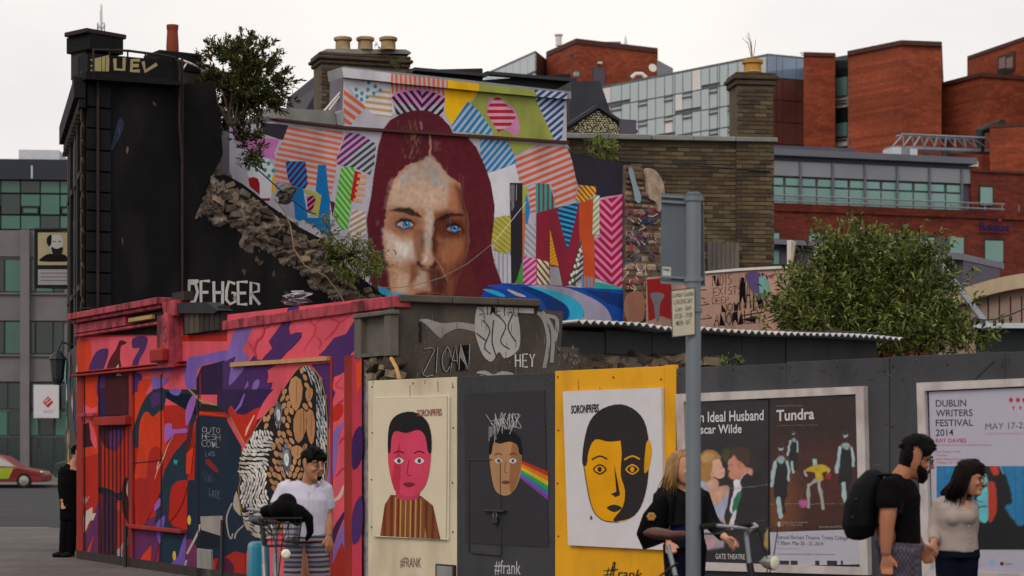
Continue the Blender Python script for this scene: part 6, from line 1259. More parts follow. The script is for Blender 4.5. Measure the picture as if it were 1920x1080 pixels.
cv.line('700,440 850,400 1000,390 1160,370', .7, '8a8688', .8, .7, T5); cv.line('880,680 1000,660 1150,640', .6, '6a6668', .8, .6, T5); cv.grain(.05); cv.build('picture', ph, d=.004, m=MATS['poster_paper'])
k = Paint(HP, .008, .0008); k.text('An Ideal Husband', (1300, 773), (1433, 768), (1300, 793), 'c9c6c6', bold=.012); k.text('Oscar Wilde', (1300, 797), (1392, 795), (1300, 814), 'c9c6c6', bold=.012); k.text('GATE THEATRE', (1343, 1038), (1398, 1039), (1343, 1048), 'b5b2b2', bold=.01); tag(k.build('wording', ph, MATS['poster_paper']), kind='stuff')
pt_ = thing('theatre_poster', HP.p(1530, 1060, 0), 'dark brown dance poster with posed figures and a white foot', 'poster'); T6 = zm(1440, 720, 3)
cv = Canvas(HP, 1445, 742, 1617, 998, 1.3, '26100c'); cv.rough(.6); X = lambda q, c, s=2, a=1, sm=3: cv.poly(q, c, s, a, T6, sm)
cv.poly('1445,830 1617,825 1617,998 1445,998', '3c170c', 40); cv.ell(1465, 945, 34, 60, '6a3a16', 30, .8); cv.ell(1560, 905, 40, 40, '4a1612', 30, .6); cv.line('1447,945 1617,944', .8, '9a8478', 1, .7); cv.line('1470,850 1510,905 1500,940', 1, '7a4a20', 3, .5)
def dancer(px, top, h, c='120c10', pale='9ab0b4'):
    s_ = h / 400; Q = lambda q: [(px + a * s_, top + b * s_) for a, b in pts(q)]
    cv.poly([T6(p) for p in smooth(Q('-30,90 30,90 36,180 30,300 -36,300 -36,180'))], c, 2); hx0, hy0 = T6((px, top + 22 * s_)); cv.ell(hx0, hy0, 4.6 * s_, 6 * s_, pale, 2, .9); cv.ell(hx0, hy0 - 2.5 * s_, 5 * s_, 4 * s_, '1a1214', 1.5); cv.line([T6(p) for p in Q('-8,20 8,18')], 1.2, '1a1214', 1); cv.poly([T6(p) for p in Q('-26,84 -10,70 10,70 24,86 8,112 -8,108')], pale, 3, .8)
    cv.line([T6(p) for p in Q('-32,100 -44,170 -52,230')], 3.2 * s_ * 2, pale, 1.5); cv.line([T6(p) for p in Q('32,100 44,150 40,200')], 2.4 * s_ * 2, pale, 1.5); cv.line([T6(p) for p in Q('-14,300 -8,370 0,400')], 4 * s_ * 2, pale, 1.5); cv.line([T6(p) for p in Q('14,300 14,380')], 2.5 * s_ * 2, c, 1.5)
dancer(75, 335, 410); dancer(145, 265, 230); dancer(440, 262, 400)
cv.poly('200,490 240,470 290,455 345,470 350,490 305,500 310,540 275,545 265,500', 'b59a1a', 2, 1, T6, 3); cv.poly('255,420 275,420 278,455 258,460', '9ab0a8', 2, 1, T6); cv.line('205,495 220,515', 3, 'a8b0a8', 2, 1, T6); cv.line('345,490 335,510', 3, 'a8b0a8', 2, 1, T6); cv.line('270,540 230,570 228,690', 6, '9a9a92', 2, 1, T6); cv.line('285,540 300,620 312,700', 6, '9a9a92', 2, 1, T6); cv.ell(1506.5, 944, 9, 7.5, 'b0508a', 3); cv.poly('335,500 360,510 350,540 320,530', '8a1c1c', 3, .9, T6); cv.ell(1461, 983, 3, 4.5, 'b5b2b0', 1)
cv.grain(.06); cv.build('picture', pt_, d=.004, m=MATS['poster_paper'])
k = Paint(HP, .008, .0008); k.poly('1445,998 1618,992 1620,1058 1447,1061', 'aba7b4', lv=0); k.text('Tundra', (1457, 769), (1528, 765), (1457, 790), 'c4c1c0', bold=.02); k.text('Dance House Dublin presents', (1457, 760), (1506, 759), (1457, 763), '8a8684'); k.text('a world you no longer recognise', (1457, 797), (1534, 795), (1457, 800), '7d7472')
k.text('Dublin Dance Festival\n20 - 23 May 2014', (1466, 978), (1515, 977), (1466, 988), '8d8986'); k.text('www.tundra.ie', (1537, 985), (1588, 984), (1537, 990), '8d8986'); k.text('Samuel Beckett Theatre, Trinity College', (1459, 1003), (1591, 1005), (1459, 1013), '2f2c34'); k.text('7.30pm. May 20 - 23, 2014', (1459, 1014), (1545, 1016), (1459, 1023), '2f2c34')
k.stroke('1459,1029 1500,1029', .6, '5a5660'); k.text('Commissioned by Dublin Dance Festival', (1459, 1037), (1567, 1038), (1459, 1041), '4a4650')
for x, w in ((1460, 21), (1484, 13), (1530, 8), (1552, 19), (1578, 4)): k.poly([(x, 1051), (x + w, 1051.4), (x + w, 1061), (x, 1060.6)], '26232a')
tag(k.build('wording', pt_, MATS['poster_paper']), kind='stuff')
# 5 festival poster
f5 = frame('poster_frame', (1727, 718), (2010, 706), (2020, 1096), (1738, 1082), 15, 'white poster frame at the right end of the grey hoarding')
pw_ = thing('festival_poster', HP.p(1850, 1070, 0), 'white writers festival poster with a blue face photograph', 'poster')
k = Paint(HP, .002, .0008); k.poly('1742,735 1995,724 2003,1084 1750,1068', 'a9a4b4', lv=0); T7 = zm(1440, 720, 3)
for i, t in enumerate(('DUBLIN', 'WRITERS', 'FESTIVAL', '2014')): k.text(t, (1755, 750 + 18.3 * i), (1755 + (57, 69, 70, 33)[i], 749 + 18.3 * i), (1755, 763 + 18.3 * i), '26222c', bold=.012)
k.text('RAY DAVIES', (1755, 822), (1812, 822), (1755, 830), 'a02434', bold=.015); k.text('IN CONVERSATION WITH JOSEPH O\'CONNOR', (1755, 833), (1860, 833), (1755, 837), 'a8505c'); k.text('MAY 17-25', (1848, 794), (1926, 791), (1848, 806), '4a4650'); k.text('DUBLINWRITERSFESTIVAL.COM', (1848, 811), (1945, 811), (1848, 815), 'b0808c')
for i, t in enumerate(('Date Monday 19 May', 'Time 8pm', 'Venue National Concert Hall', 'Tickets 25 / 30')): k.text(t, (1755, 845 + 6.6 * i), (1755 + (47, 22, 62, 44)[i], 845 + 6.6 * i), (1755, 849.6 + 6.6 * i), 'a8404e')
for x in (1896, 1909, 1921): k.dot(x, 750, 4, 4.5, 'b02434'); k.poly([(x + 2, 762), (x + 7, 762), (x + 5, 770)], 'b02434')
k.text('Dublin City', (1812, 1057), (1844, 1058), (1812, 1060), '7a7684'); k.poly('1855,1048 1865,1048 1865,1060 1855,1060', '8aa4c4'); k.dot(1879, 1057, 3.5, 3.5, '3a2a1c'); k.text('Culture', (1884, 1055), (1899, 1055), (1884, 1059), '4a4650'); tag(k.build('wording', pw_, MATS['poster_paper']), kind='stuff')
cv = Canvas(HP, 1757, 874, 1996, 1030, 1.3, '1a6fa0'); cv.rough(.5); T8 = zm(1700, 830, 4.318); X = lambda q, c, s=2, a=1, sm=3: cv.poly(q, c, s, a, T8, sm)
for x in (1773, 1790, 1905, 1920, 1940, 1960): cv.line([(x, 874), (x, 1000)], 1.4, '10507c', 1.5, .8)
X('520,860 500,600 560,400 540,200 620,180 760,190 820,300 860,480 800,520 900,660 940,670 1290,670 1290,880 520,880', '0b0a10', 4); X('580,230 620,240 660,300 665,620 600,630 580,560 590,520 570,470 590,400', '5ab0bc', 3); X('665,340 720,330 735,500 720,600 670,630', 'a5301c', 3); X('680,195 740,195 745,260 700,250', 'b5341c', 4); X('590,340 640,320 660,350 620,380', '0e1a24', 3); cv.line('575,460 590,480 615,480', 2, '12202a', 2, .9, T8); cv.line('575,530 610,520 650,515', 2.4, '12202a', 2, .9, T8); cv.ell(1843, 913, 3, 2, '0b1218', 1.5); X('500,380 530,370 540,410 510,400', '3a98b8', 3); cv.line('760,190 790,250', 2, '6ab8d0', 2, .8, T8); cv.grain(.06); cv.build('picture', pw_, d=.006, m=MATS['poster_paper'])
# ------------------------------------------------------------------ plants
leafmat('leaf'); mat('bark', '3a3026', rough=.95, var=.3, scale=8, bump=.5, bscale=30)
def leaves(P, Dv, L_, Wd, cols, droop=.35, seed=1):
    """one folded pointed blade per point: P base, Dv direction"""
    g = np.random.default_rng(seed); n = len(P); Dv = Dv / (np.linalg.norm(Dv, axis=1, keepdims=True) + 1e-9)
    up = np.tile([0, 0, 1.0], (n, 1)) + g.normal(0, .45, (n, 3)); side = np.cross(Dv, up); side /= np.linalg.norm(side, axis=1, keepdims=True) + 1e-9; nr = np.cross(side, Dv)
    l = L_ * g.choice([.5, .75, 1, 1.3], (n, 1)) * g.uniform(.8, 1.2, (n, 1)); w = Wd * g.uniform(.7, 1.2, (n, 1))
    a = P; m1 = P + Dv * l * .45 + side * w - nr * w * .25; m2 = P + Dv * l * .45 - side * w - nr * w * .25; mid = P + Dv * l * .5 + nr * w * .1; tip = P + Dv * l - np.array([0, 0, 1.0]) * l * droop
    V = np.stack([a, m1, tip, m2, mid], 1).reshape(-1, 3); b = np.arange(n)[:, None] * 5
    Fq = np.concatenate([b + np.array([0, 1, 4]), b + np.array([1, 2, 4]), b + np.array([2, 3, 4]), b + np.array([3, 0, 4])], 0)
    C = np.array([hx(c) for c in cols])[g.integers(0, len(cols), n)] * g.uniform(.7, 1.25, (n, 1)); return V, Fq, np.repeat(C, 5, 0)
def leafy(name, root, clumps, per, L_, Wd, cols, spread, seed, droop=.35, up=.4):
    g = np.random.default_rng(seed); P = []; Dv = []
    for c, axis in clumps:
        ax = np.array(axis) / (np.linalg.norm(axis) + 1e-9); ln = spread * g.uniform(.7, 1.4)
        t = g.uniform(-.2, 1, (per, 1)); P.append(np.array(c) + ax * t * ln + g.normal(0, spread * .1, (per, 3))); d = g.normal(0, 1, (per, 3)); Dv.append(d + ax * 1.1 + np.array([0, 0, up]))
    V, Fq, C = leaves(np.concatenate(P), np.concatenate(Dv), L_, Wd, cols, droop, seed); V = V - np.array(root_origin(root))
    me = bpy.data.meshes.new(name); me.from_pydata(V.tolist(), [], Fq.tolist()); at = me.color_attributes.new('Col', 'FLOAT_COLOR', 'POINT'); at.data.foreach_set('color', np.concatenate([C, np.ones((len(C), 1))], 1).ravel())
    me.materials.append(MATS['leaf']); o = bpy.data.objects.new(name, me); COL.objects.link(o); o.parent = root; return o
def shrub(name, base, lobes, n, per, L_, Wd, cols, spread, label, seed, droop=.35, cat='shrub', stems=14, up=.4):
    """lobes: (px, py, Y, rx, ry(depth), rz) in metres"""
    g = np.random.default_rng(seed); b = Vector(base); r = thing(name, b, label, cat); cl = []; wts = np.array([q[3] * q[5] for q in lobes]); wts = wts / wts.sum(); m = MB()
    for i in range(n):
        q = lobes[g.choice(len(lobes), p=wts)]; c = np.array(pget(q[0], q[1], q[2])); d = g.normal(0, 1, 3); d /= np.linalg.norm(d); rad = g.uniform(.25, 1) ** .55
        if g.random() < (.2 if cat == 'bush' else .07): rad *= g.uniform(1.1, 1.35)
        p = c + d * np.array([q[3], q[4], q[5]]) * rad; ax = (p - np.array(b)) * .5 + d * .8; cl.append((p, ax))
        if i < stems: m.tube([b + Vector(((i % 3 - 1) * .04, (i % 2) * .05, 0)), b.lerp(Vector(p), .5) + Vector(g.normal(0, .06, 3)), Vector(p)], [.035 if cat == 'bush' else .02, .02 if cat == 'bush' else .012, .004], 5)
    m.build('stem', MATS['bark'], r); leafy('crown', r, cl, per, L_, Wd, cols, spread, seed + 1, droop, up); return r
GREENS = ('46521e', '5a6628', '323c16', '6e7836', '3d481a', '888e50', '5e6826')
shrub('wall_shrub', BW.p(428, 235, .1), [(430, 130, 33.4, .42, .4, .38), (490, 150, 33.4, .36, .4, .42), (460, 100, 33.4, .45, .4, .2), (425, 205, 33.3, .22, .3, .25), (500, 200, 33.4, .22, .3, .12), (470, 175, 33.4, .42, .4, .28), (470, 270, 33.3, .14, .2, .32), (395, 170, 33.3, .16, .3, .3), (450, 210, 33.3, .32, .3, .2), (440, 165, 33.2, .35, .3, .25)], 480, 32, .085, .018, ('36451d', '414a22', '2a3416', '4c4524', '5a3d22', '55642c'), .16, 'leafy shrub sprouting from the black gable top', 3, cat='shrub', stems=15, droop=.15, up=.9)
shrub('buddleia_bush', (Xof(1640, 31), 31, 0), [(1640, 560, 31, 1.05, 1.0, .8), (1560, 590, 30.6, .95, .9, .5), (1505, 610, 30.4, .45, .7, .3), (1705, 600, 30.8, .75, .9, .55), (1600, 500, 31, .55, .6, .42), (1680, 500, 31, .62, .6, .35), (1770, 640, 30.5, .5, .7, .22), (1640, 640, 30, 1.2, .8, .3), (1820, 652, 30.4, .28, .4, .1), (1565, 545, 31, .5, .6, .45), (1730, 540, 31, .35, .6, .4)], 850, 26, .15, .02, GREENS, .3, 'large green buddleia bush above the grey hoarding', 5, cat='bush', stems=40)
shrub('wall_plant', BR.p(640, 480, .2), [(640, 460, 34.0, .35, .25, .14), (665, 480, 33.9, .35, .25, .2), (700, 500, 33.9, .18, .2, .18), (610, 425, 34.2, .16, .2, .1), (672, 505, 33.8, .35, .25, .12)], 130, 18, .085, .014, ('5a6a2c', '6d7a3a', '45551f', '7d7a40', '8a8a5a'), .14, 'wild green plant growing on the rubble edge by the face', 9, stems=20)
shrub('wall_plant', KW.p(1130, 292, .1), [(1130, 275, 39.6, .24, .2, .14), (1118, 268, 39.6, .15, .2, .1), (1142, 284, 39.6, .14, .2, .1)], 40, 14, .09, .012, ('7a8a3a', '5f7030', '8c9a4a'), .13, 'small yellow-green plant rooted under the yard wall coping', 12, stems=12)
shrub('roof_weed', pget(747, 128, 44), [(747, 122, 44, .12, .1, .06), (708, 86, 44.2, .05, .05, .07)], 12, 10, .05, .01, ('4a5a28', '5a6a30'), .06, 'tuft of green weed on the three-pot chimney', 15, stems=6)
shrub('roof_weed', SW.p(1370, 690, .2), [(1355, 682, 23.6, .1, .1, .06), (1385, 680, 23.6, .08, .1, .07)], 14, 10, .06, .008, ('5a7a2a', '6a8a30'), .06, 'small weeds between the hoarding and the shed', 17, stems=6)

# ------------------------------------------------------------------ sign post
mat('galv', '6f757b', rough=.5, var=.12, scale=5, metal=.35, stretch=(1, 1, .3)); mat('sign_back', '565d66', rough=.5, var=.06, metal=.3); mat('sign_cream', 'c9c0a8', rough=.5, var=.03)
PY = 13.0; Q = lambda px, py, dy=0: pget(px, py, PY + dy); px0 = Xof(1300, PY)
so = thing('sign_post', (px0, PY, KZ), 'round grey steel sign post standing before the yellow and grey hoarding', 'sign post')
m = MB(); m.tube([(px0, PY, KZ), (px0, PY, Zof(366, PY))], .046, 20, cap=True); m.build('pole', MATS['galv'], so, smooth=False); m = MB(); m.lathe((px0, PY, Zof(366, PY)), [(.05, -.01), (.05, .008), (.03, .018)], 16); m.build('cap', MATS['sign_back'], so)
bsn = thing('traffic_sign', Q(1279, 537, .08), 'large grey sign plate seen from behind at the post top', 'sign')
m = MB(); SGW = Wall(1238, PY + .10, 1321, PY + .04); SGW.slab(m, pts('1240,362 1318,368 1322,537 1238,530'), -.012, 0); m.build('plate', MATS['sign_back'], bsn)
for y in (366, 376, 517, 528): m = MB(); SGW.slab(m, [(1240, y), (1320, y + 5), (1320, y + 9), (1240, y + 4)], .001, .022); m.build('rail', MATS['galv'], bsn)
for y in (372, 523): m = MB(); m.lathe((px0, PY, Zof(y + 6, PY)), [(.048, 0), (.056, .002), (.056, .03), (.048, .032)], 18); m.build('clip', MATS['galv'], bsn)
k = Paint(SGW, .001, .0006); k.poly('1242,500 1258,501 1258,525 1242,524', 'b9b6b4'); k.text('PMS', (1244, 503), (1256, 504), (1244, 508), '2a2828', bold=.02); k.text('Ref 013', (1244, 516), (1257, 517), (1244, 521), '3a3838'); k.build('sticker', bsn)
ls = thing('loading_sign', Q(1280, 633, -.06), 'small cream loading bay sign clipped to the post', 'sign')
LG = Wall(1258, PY - .085, 1304, PY - .06); m = MB(); LG.slab(m, pts('1258,544 1303,539 1304,628 1260,633'), -.006, 0); m.build('plate', MATS['dark_metal'], ls)
k = Paint(LG, .001, .0005); k.poly('1259.5,546 1301.5,541 1302.5,626.5 1261.5,631', 'b9b09c')
for i, (t, a, b, h) in enumerate((('Lothair Lastála', 1261, 1300, 9), ('LOADING BAY', 1263, 1299, 9.5), ('Luan - Sath', 1266, 1296, 9), ('07.00 - 19.00', 1265, 1298, 10), ('MON - SAT', 1268, 1295, 9.5))): y = 549 + 13.2 * i; k.text(t, (a, y), (b, y - 3.6), (a, y + h), '1e1b1a', bold=.006, shear=.2 if i in (0, 2) else 0)
k.build('wording', ls)
m = MB(); m.lathe((px0, PY, Zof(586, PY)), [(.048, 0), (.056, .002), (.056, .025), (.048, .027)], 18); m.build('clip', MATS['galv'], ls)

# ------------------------------------------------------------------ people
def remesh(mb, voxel, it=4):
    me = bpy.data.meshes.new('tmp'); me.from_pydata([tuple(v) for v in mb.v], [], mb.f); bm = bmesh.new(); bm.from_mesh(me); bmesh.ops.recalc_face_normals(bm, faces=bm.faces[:]); bm.to_mesh(me); bm.free()
    ob = bpy.data.objects.new('tmp', me); COL.objects.link(ob); r = ob.modifiers.new('r', 'REMESH'); r.mode = 'VOXEL'; r.voxel_size = voxel
    s_ = ob.modifiers.new('s', 'SMOOTH'); s_.iterations = it; s_.factor = .5
    bpy.context.view_layer.update(); dg = bpy.context.evaluated_depsgraph_get(); me2 = bpy.data.meshes.new_from_object(ob.evaluated_get(dg))
    out = MB(); out.v = [tuple(v.co) for v in me2.vertices]; out.f = [tuple(p.vertices) for p in me2.polygons]; out.c = [None] * len(out.f)
    bpy.data.objects.remove(ob); bpy.data.meshes.remove(me); bpy.data.meshes.remove(me2); return out
mat('skin', 'a8745a', rough=.55, var=.08, scale=6, spec=.3); mat('skin_fair', 'bd8a70', rough=.55, var=.06, scale=6, spec=.3); mat('skin_tan', '9a6448', rough=.55, var=.08, scale=6)
mat('hair_dark', '0c0908', rough=.6, var=.3, scale=30, bump=.5, bscale=120, spec=.08); mat('hair_brown', '140c0b', rough=.55, var=.35, scale=30, bump=.5, bscale=120, spec=.08); mat('hair_blonde', '8f6a40', rough=.5, var=.3, scale=30, bump=.5, bscale=120); mat('hair_white', 'a8a4a2', rough=.7)
mat('shirt_white', 'b9b4c4', rough=.8, var=.06, scale=8, bump=.3, bscale=12); mat('tee_black', '070506', rough=.85, var=.3, scale=5, bump=.3, bscale=12, spec=.08); mat('knit', '958781', rough=.9, var=.06, scale=8, bump=.3, bscale=14); mat('denim', '0a0f1e', rough=.85, var=.25, scale=10, bump=.2, bscale=40, spec=.08); mat('jacket', '101013', rough=.75, var=.25, scale=6, bump=.3, bscale=12, spec=.08); mat('navy_top', '0e1238', rough=.8, var=.1, spec=.08); mat('maroon_leg', '5a0c10', rough=.8, var=.1); mat('shoe', '1a1818', rough=.6, spec=.08); mat('suit', '060506', rough=.85, var=.2, spec=.08); mat('lip', '8a4a42', rough=.5); mat('eye', '17120f', rough=.2); mat('eye_white', '9a928c', rough=.4); mat('glasses', '121014', rough=.3)
def stripemat(name, cols, scale):
    m, t, b = _base(name); tcn = t.nodes.new('ShaderNodeTexCoord'); sp_ = t.nodes.new('ShaderNodeSeparateXYZ'); t.links.new(tcn.outputs['Object'], sp_.inputs[0]); mu_ = t.nodes.new('ShaderNodeMath'); mu_.operation = 'MULTIPLY'; mu_.inputs[1].default_value = scale; n = _noise(t, 5, 2); ad = t.nodes.new('ShaderNodeMath'); ad.operation = 'MULTIPLY_ADD'; ad.inputs[1].default_value = .25
    t.links.new(sp_.outputs['Z'], mu_.inputs[0]); t.links.new(n.outputs['Fac'], ad.inputs[0]); t.links.new(mu_.outputs[0], ad.inputs[2]); fr_ = t.nodes.new('ShaderNodeMath'); fr_.operation = 'FRACT'; t.links.new(ad.outputs[0], fr_.inputs[0]); rp = t.nodes.new('ShaderNodeValToRGB'); rp.color_ramp.interpolation = 'CONSTANT'
    while len(rp.color_ramp.elements) < len(cols): rp.color_ramp.elements.new(.5)
    for i, c in enumerate(cols): rp.color_ramp.elements[i].position = i / len(cols); rp.color_ramp.elements[i].color = (*hx(c), 1)
    t.links.new(fr_.outputs[0], rp.inputs[0]); t.links.new(rp.outputs[0], b.inputs['Base Color']); b.inputs['Roughness'].default_value = .9; MATS[name] = m
stripemat('shorts_striped', ('3a3642', '7a7684', '4a1a26', '8a8690', '34303c', '6a6674'), 9.0)
def plaid():
    m, t, b = _base('shorts_plaid'); n = _noise(t, 22, 4); n2 = t.nodes.new('ShaderNodeTexChecker'); n2.inputs['Scale'].default_value = 26; n2.inputs[1].default_value = (*hx('2c2434'), 1); n2.inputs[2].default_value = (*hx('4c4452'), 1); t.links.new(_mul(t, n2.outputs[0], .5, 1.5, n.outputs['Fac']), b.inputs['Base Color']); b.inputs['Roughness'].default_value = .9; MATS['shorts_plaid'] = m
plaid()
class Head:
    """local: x forward, y left, z up from the chin; s = scale"""
    def __init__(s, chin, yaw, pitch=0, roll=0, sc=1.0): s.c = Vector(chin); s.M = Matrix.Rotation(R(yaw), 3, 'Z') @ Matrix.Rotation(R(pitch), 3, 'Y') @ Matrix.Rotation(R(roll), 3, 'X'); s.k = sc
    def p(s, x, y, z): return s.c + s.M @ (Vector((x, y, z)) * s.k)
    def add(s, mb):
        t = MB(); rings = [(-.012, .03, .02, .018), (-.004, .034, .040, .034), (.02, .028, .058, .05), (.055, .018, .078, .061), (.085, .010, .087, .067), (.115, .004, .091, .071), (.15, 0, .094, .073), (.185, -.003, .086, .068), (.212, -.006, .066, .054), (.228, -.008, .04, .033), (.234, -.008, .012, .01)]
        t.tube([(x, 0, z) for z, x, a, b in rings], [(a, b) for z, x, a, b in rings], 20)
        t.tube([(.09, 0, .128), (.106, 0, .10), (.116, 0, .083), (.098, 0, .074)], [.008, .0105, .0135, .008], 8); t.ell((.104, .011, .08), (.01, .008, .008)); t.ell((.104, -.011, .08), (.01, .008, .008))
        t.ell((.088, 0, .052), (.012, .024, .007)); t.ell((.086, 0, .040), (.012, .02, .008)); t.ell((.078, 0, .012), (.022, .026, .02))
        for y in (-1, 1): t.ell((.078, y * .03, .134), (.018, .026, .008)); t.ell((-.004, y * .073, .105), (.02, .009, .032)); t.ell((.062, y * .038, .082), (.026, .022, .02))
        mb.add([s.p(*v) for v in t.v], t.f)
    def side_hair(s, mb, burn=.06):
        for y in (-1, 1):
            t = MB(); t.ell((.022, y * .066, .172), (.064, .022, .045)); t.ell((-.03, y * .066, .13), (.05, .022, .06)); t.tube([(.03, y * .07, .15), (.028, y * .073, .11), (.032, y * .07, burn)], [.017, .012, .01], 7); mb.add([s.p(*v) for v in t.v], t.f)
    def features(s, body, brow, eyec='eye', lips=True, closed=False):
        for y in (-1, 1):
            if closed:
                m = MB(); m.tube([s.p(.088, y * .018, .118), s.p(.091, y * .031, .121), s.p(.08, y * .046, .118)], [.002, .0045, .002], 6); m.build('eye', MATS[eyec], body); m = MB(); m.tube([s.p(.096, y * .012, .138), s.p(.094, y * .032, .145), s.p(.078, y * .054, .138)], [.003, .0045, .002], 6); m.build('eyebrow', MATS[brow], body); continue
            m = MB(); t = MB(); t.ell((.083, y * .031, .117), (.010, .0145, .0075), 10, 7); m.add([s.p(*v) for v in t.v], t.f); e = m.build('eye', MATS['eye_white'], body)
            m = MB(); t = MB(); t.ell((.0905, y * .031, .117), (.0045, .0065, .0065), 8, 6); m.add([s.p(*v) for v in t.v], t.f); m.build('iris', MATS[eyec], e)
            m = MB(); m.tube([s.p(.096, y * .012, .138), s.p(.094, y * .032, .145), s.p(.078, y * .054, .138)], [.004, .0055, .003], 6); m.build('eyebrow', MATS[brow], body)
        if lips: m = MB(); m.tube([s.p(.088, -.022, .046), s.p(.1, 0, .048), s.p(.088, .022, .046)], [.003, .006, .003], 6); m.build('lips', MATS['lip'], body)
    def tufts(s, mb, gen):
        for a, b, c, r in gen: mb.tube([s.p(*a), s.p(*b), s.p(*c)], [r, r * .8, r * .25], 6)
def hand(mb, wrist, d, side, curl=.5, sc=1.0):
    """palm with four fingers and a thumb; d = pointing direction, side = towards the thumb"""
    d = Vector(d).normalized(); sd = Vector(side); sd = (sd - d * sd.dot(d)).normalized(); n = d.cross(sd).normalized(); w = Vector(wrist)
    for j in range(-2, 3): mb.tube([w - d * .01, w + d * .045 * sc + sd * (.009 * j), w + d * .085 * sc + sd * (.0175 * j * .95)], [.018, .016, .0115], 7)
    for i, (o_, l) in enumerate(((.030, .07), (.010, .078), (-.010, .073), (-.029, .058))):
        b = w + d * .085 * sc + sd * o_; a1 = curl * .8; p1 = b + (d * math.cos(a1) + n * math.sin(a1)) * l * .5 * sc; a2 = curl * 1.9; p2 = p1 + (d * math.cos(a2) + n * math.sin(a2)) * l * .32 * sc; a3 = curl * 2.6; p3 = p2 + (d * math.cos(a3) + n * math.sin(a3)) * l * .25 * sc
        mb.tube([b, p1, p2, p3], [.0092, .0085, .0078, .006], 7)
    b = w + d * .025 + sd * .028; p1 = b + (d * .7 + sd * .6 + n * .25).normalized() * .042 * sc; p2 = p1 + (d * .9 + sd * .15 + n * .5).normalized() * .034 * sc; mb.tube([w + d * .012 + sd * .014, b, p1, p2], [.014, .013, .0105, .007], 7)
def finish_hair(h, hd, mm, pm, voxel, kind):
    mb = remesh(h, voxel, 1); g = random.Random(len(h.v))
    if kind == 'short':
        for i in range(420):
            a = g.uniform(0, 6.283); e = g.uniform(-.15, 1.5); cx_ = math.cos(a) * math.cos(e)
            if cx_ > .45 and e < .55: continue
            p = Vector((-.006 + .097 * cx_, .083 * math.sin(a) * math.cos(e), .165 + .084 * math.sin(e))); o_ = Vector((cx_, math.sin(a) * math.cos(e), math.sin(e))); t_ = Vector((g.gauss(.4, .5), g.gauss(0, .5), g.gauss(-.2, .3)))
            q = p + o_ * .005 + t_ * .009; mb.tube([hd.p(*p), hd.p(*q), hd.p(*(q + o_ * .002 + t_ * .01))], [.0045, .0035, .001], 4)
    else:
        for i in range(260):
            a = g.uniform(1.2, 5.08); c_, s_ = math.cos(a), math.sin(a); ln = -.03 - g.uniform(0, .09); w_ = g.uniform(.98, 1.1)
            mb.tube([hd.p(.02 + .02 * c_, .03 * s_, .25), hd.p(-.008 + .1 * c_ * w_, .088 * s_ * w_, .17), hd.p(-.02 + .104 * c_ * w_, .094 * s_ * w_, .07), hd.p(-.045 + .1 * c_ + g.gauss(0, .016), .092 * s_ + g.gauss(0, .014), ln)], [.003, .006, .0055, .0015], 4)
    return mb.build('hair', MATS[mm], pm, smooth=True)
def person(Y, px, py_ground, label): return thing('person', (Xof(px, Y), Y, py_ground), label, 'person')
def finish(mb, name, mm, parent, voxel=.008, it=4): return remesh(mb, voxel, it).build(name, MATS[mm], parent, smooth=True)
def J(Y): return lambda px, py, dy=0.0: Vector((Xof(px, Y), Y + dy, Zof(py, Y)))
def shoe(mb, ankle, f, z0):
    a = Vector(ankle); f = Vector((f[0], f[1], 0)).normalized(); mb.tube([Vector((a.x, a.y, z0 + .045)) - f * .07, Vector((a.x, a.y, z0 + .05)), Vector((a.x, a.y, z0 + .04)) + f * .1, Vector((a.x, a.y, z0 + .03)) + f * .18], [.04, .048, .045, .03], 10)

# --- man wheeling the bicycle
Y0 = 15.7; j = J(Y0); g0 = 0.0; pm = person(Y0, 575, g0, 'man in white short-sleeved shirt and striped shorts wheeling a bicycle')
hd = Head(j(588, 898, -.05), -52, 4, 0, .93); b = MB(); hd.add(b); b.tube([j(578, 918, .02), j(583, 893, -.03), j(584, 885, -.03)], [.062, .056, .055], 12)
b.tube([j(572, 1000), j(574, 960), j(574, 925), j(578, 910)], [(.15, .1), (.17, .11), (.18, .1), (.07, .07)], 16)
b.tube([j(536, 918), j(524, 948, -.02), j(522, 955, -.05)], [.05, .042, .04], 10); b.tube([j(522, 953, -.03), j(532, 963, -.2), j(536, 966, -.3)], [.042, .036, .027], 10); hand(b, j(536, 966, -.3), (-.2, -.9, -.1), (0, 0, 1), .7)
b.tube([j(607, 918), j(612, 950, .02), j(613, 962, .02)], [.05, .044, .042], 10); b.tube([j(612, 958, .02), j(616, 985, -.02), j(617, 1003, -.04)], [.042, .035, .026], 10); hand(b, j(617, 1003, -.04), (.1, -.1, -1), (-.6, -.7, 0), .6)
for x, kx in ((560, 556), (592, 598)): b.tube([j(x, 1005), Vector((Xof(kx, Y0), Y0 - .04, .5)), Vector((Xof(kx, Y0), Y0 + .02, .08))], [.085, .055, .04], 12)
body = finish(b, 'body', 'skin', pm, .0075, 3); hd.features(body, 'hair_dark')
c = MB(); c.tube([j(574, 1010), j(573, 985), j(572, 960), j(572, 935), j(574, 918), j(578, 908)], [(.165, .125), (.165, .12), (.178, .128), (.19, .125), (.17, .1), (.085, .085)], 20); c.tube([j(548, 914), j(536, 918), j(527, 938, -.01), j(522, 950, -.03)], [.07, .072, .07, .068], 12); c.tube([j(598, 914), j(607, 918), j(611, 940, .01), j(612, 954, .02)], [.07, .07, .066, .064], 12)
sh_ = finish(c, 'shirt', 'shirt_white', pm, .009, 4)
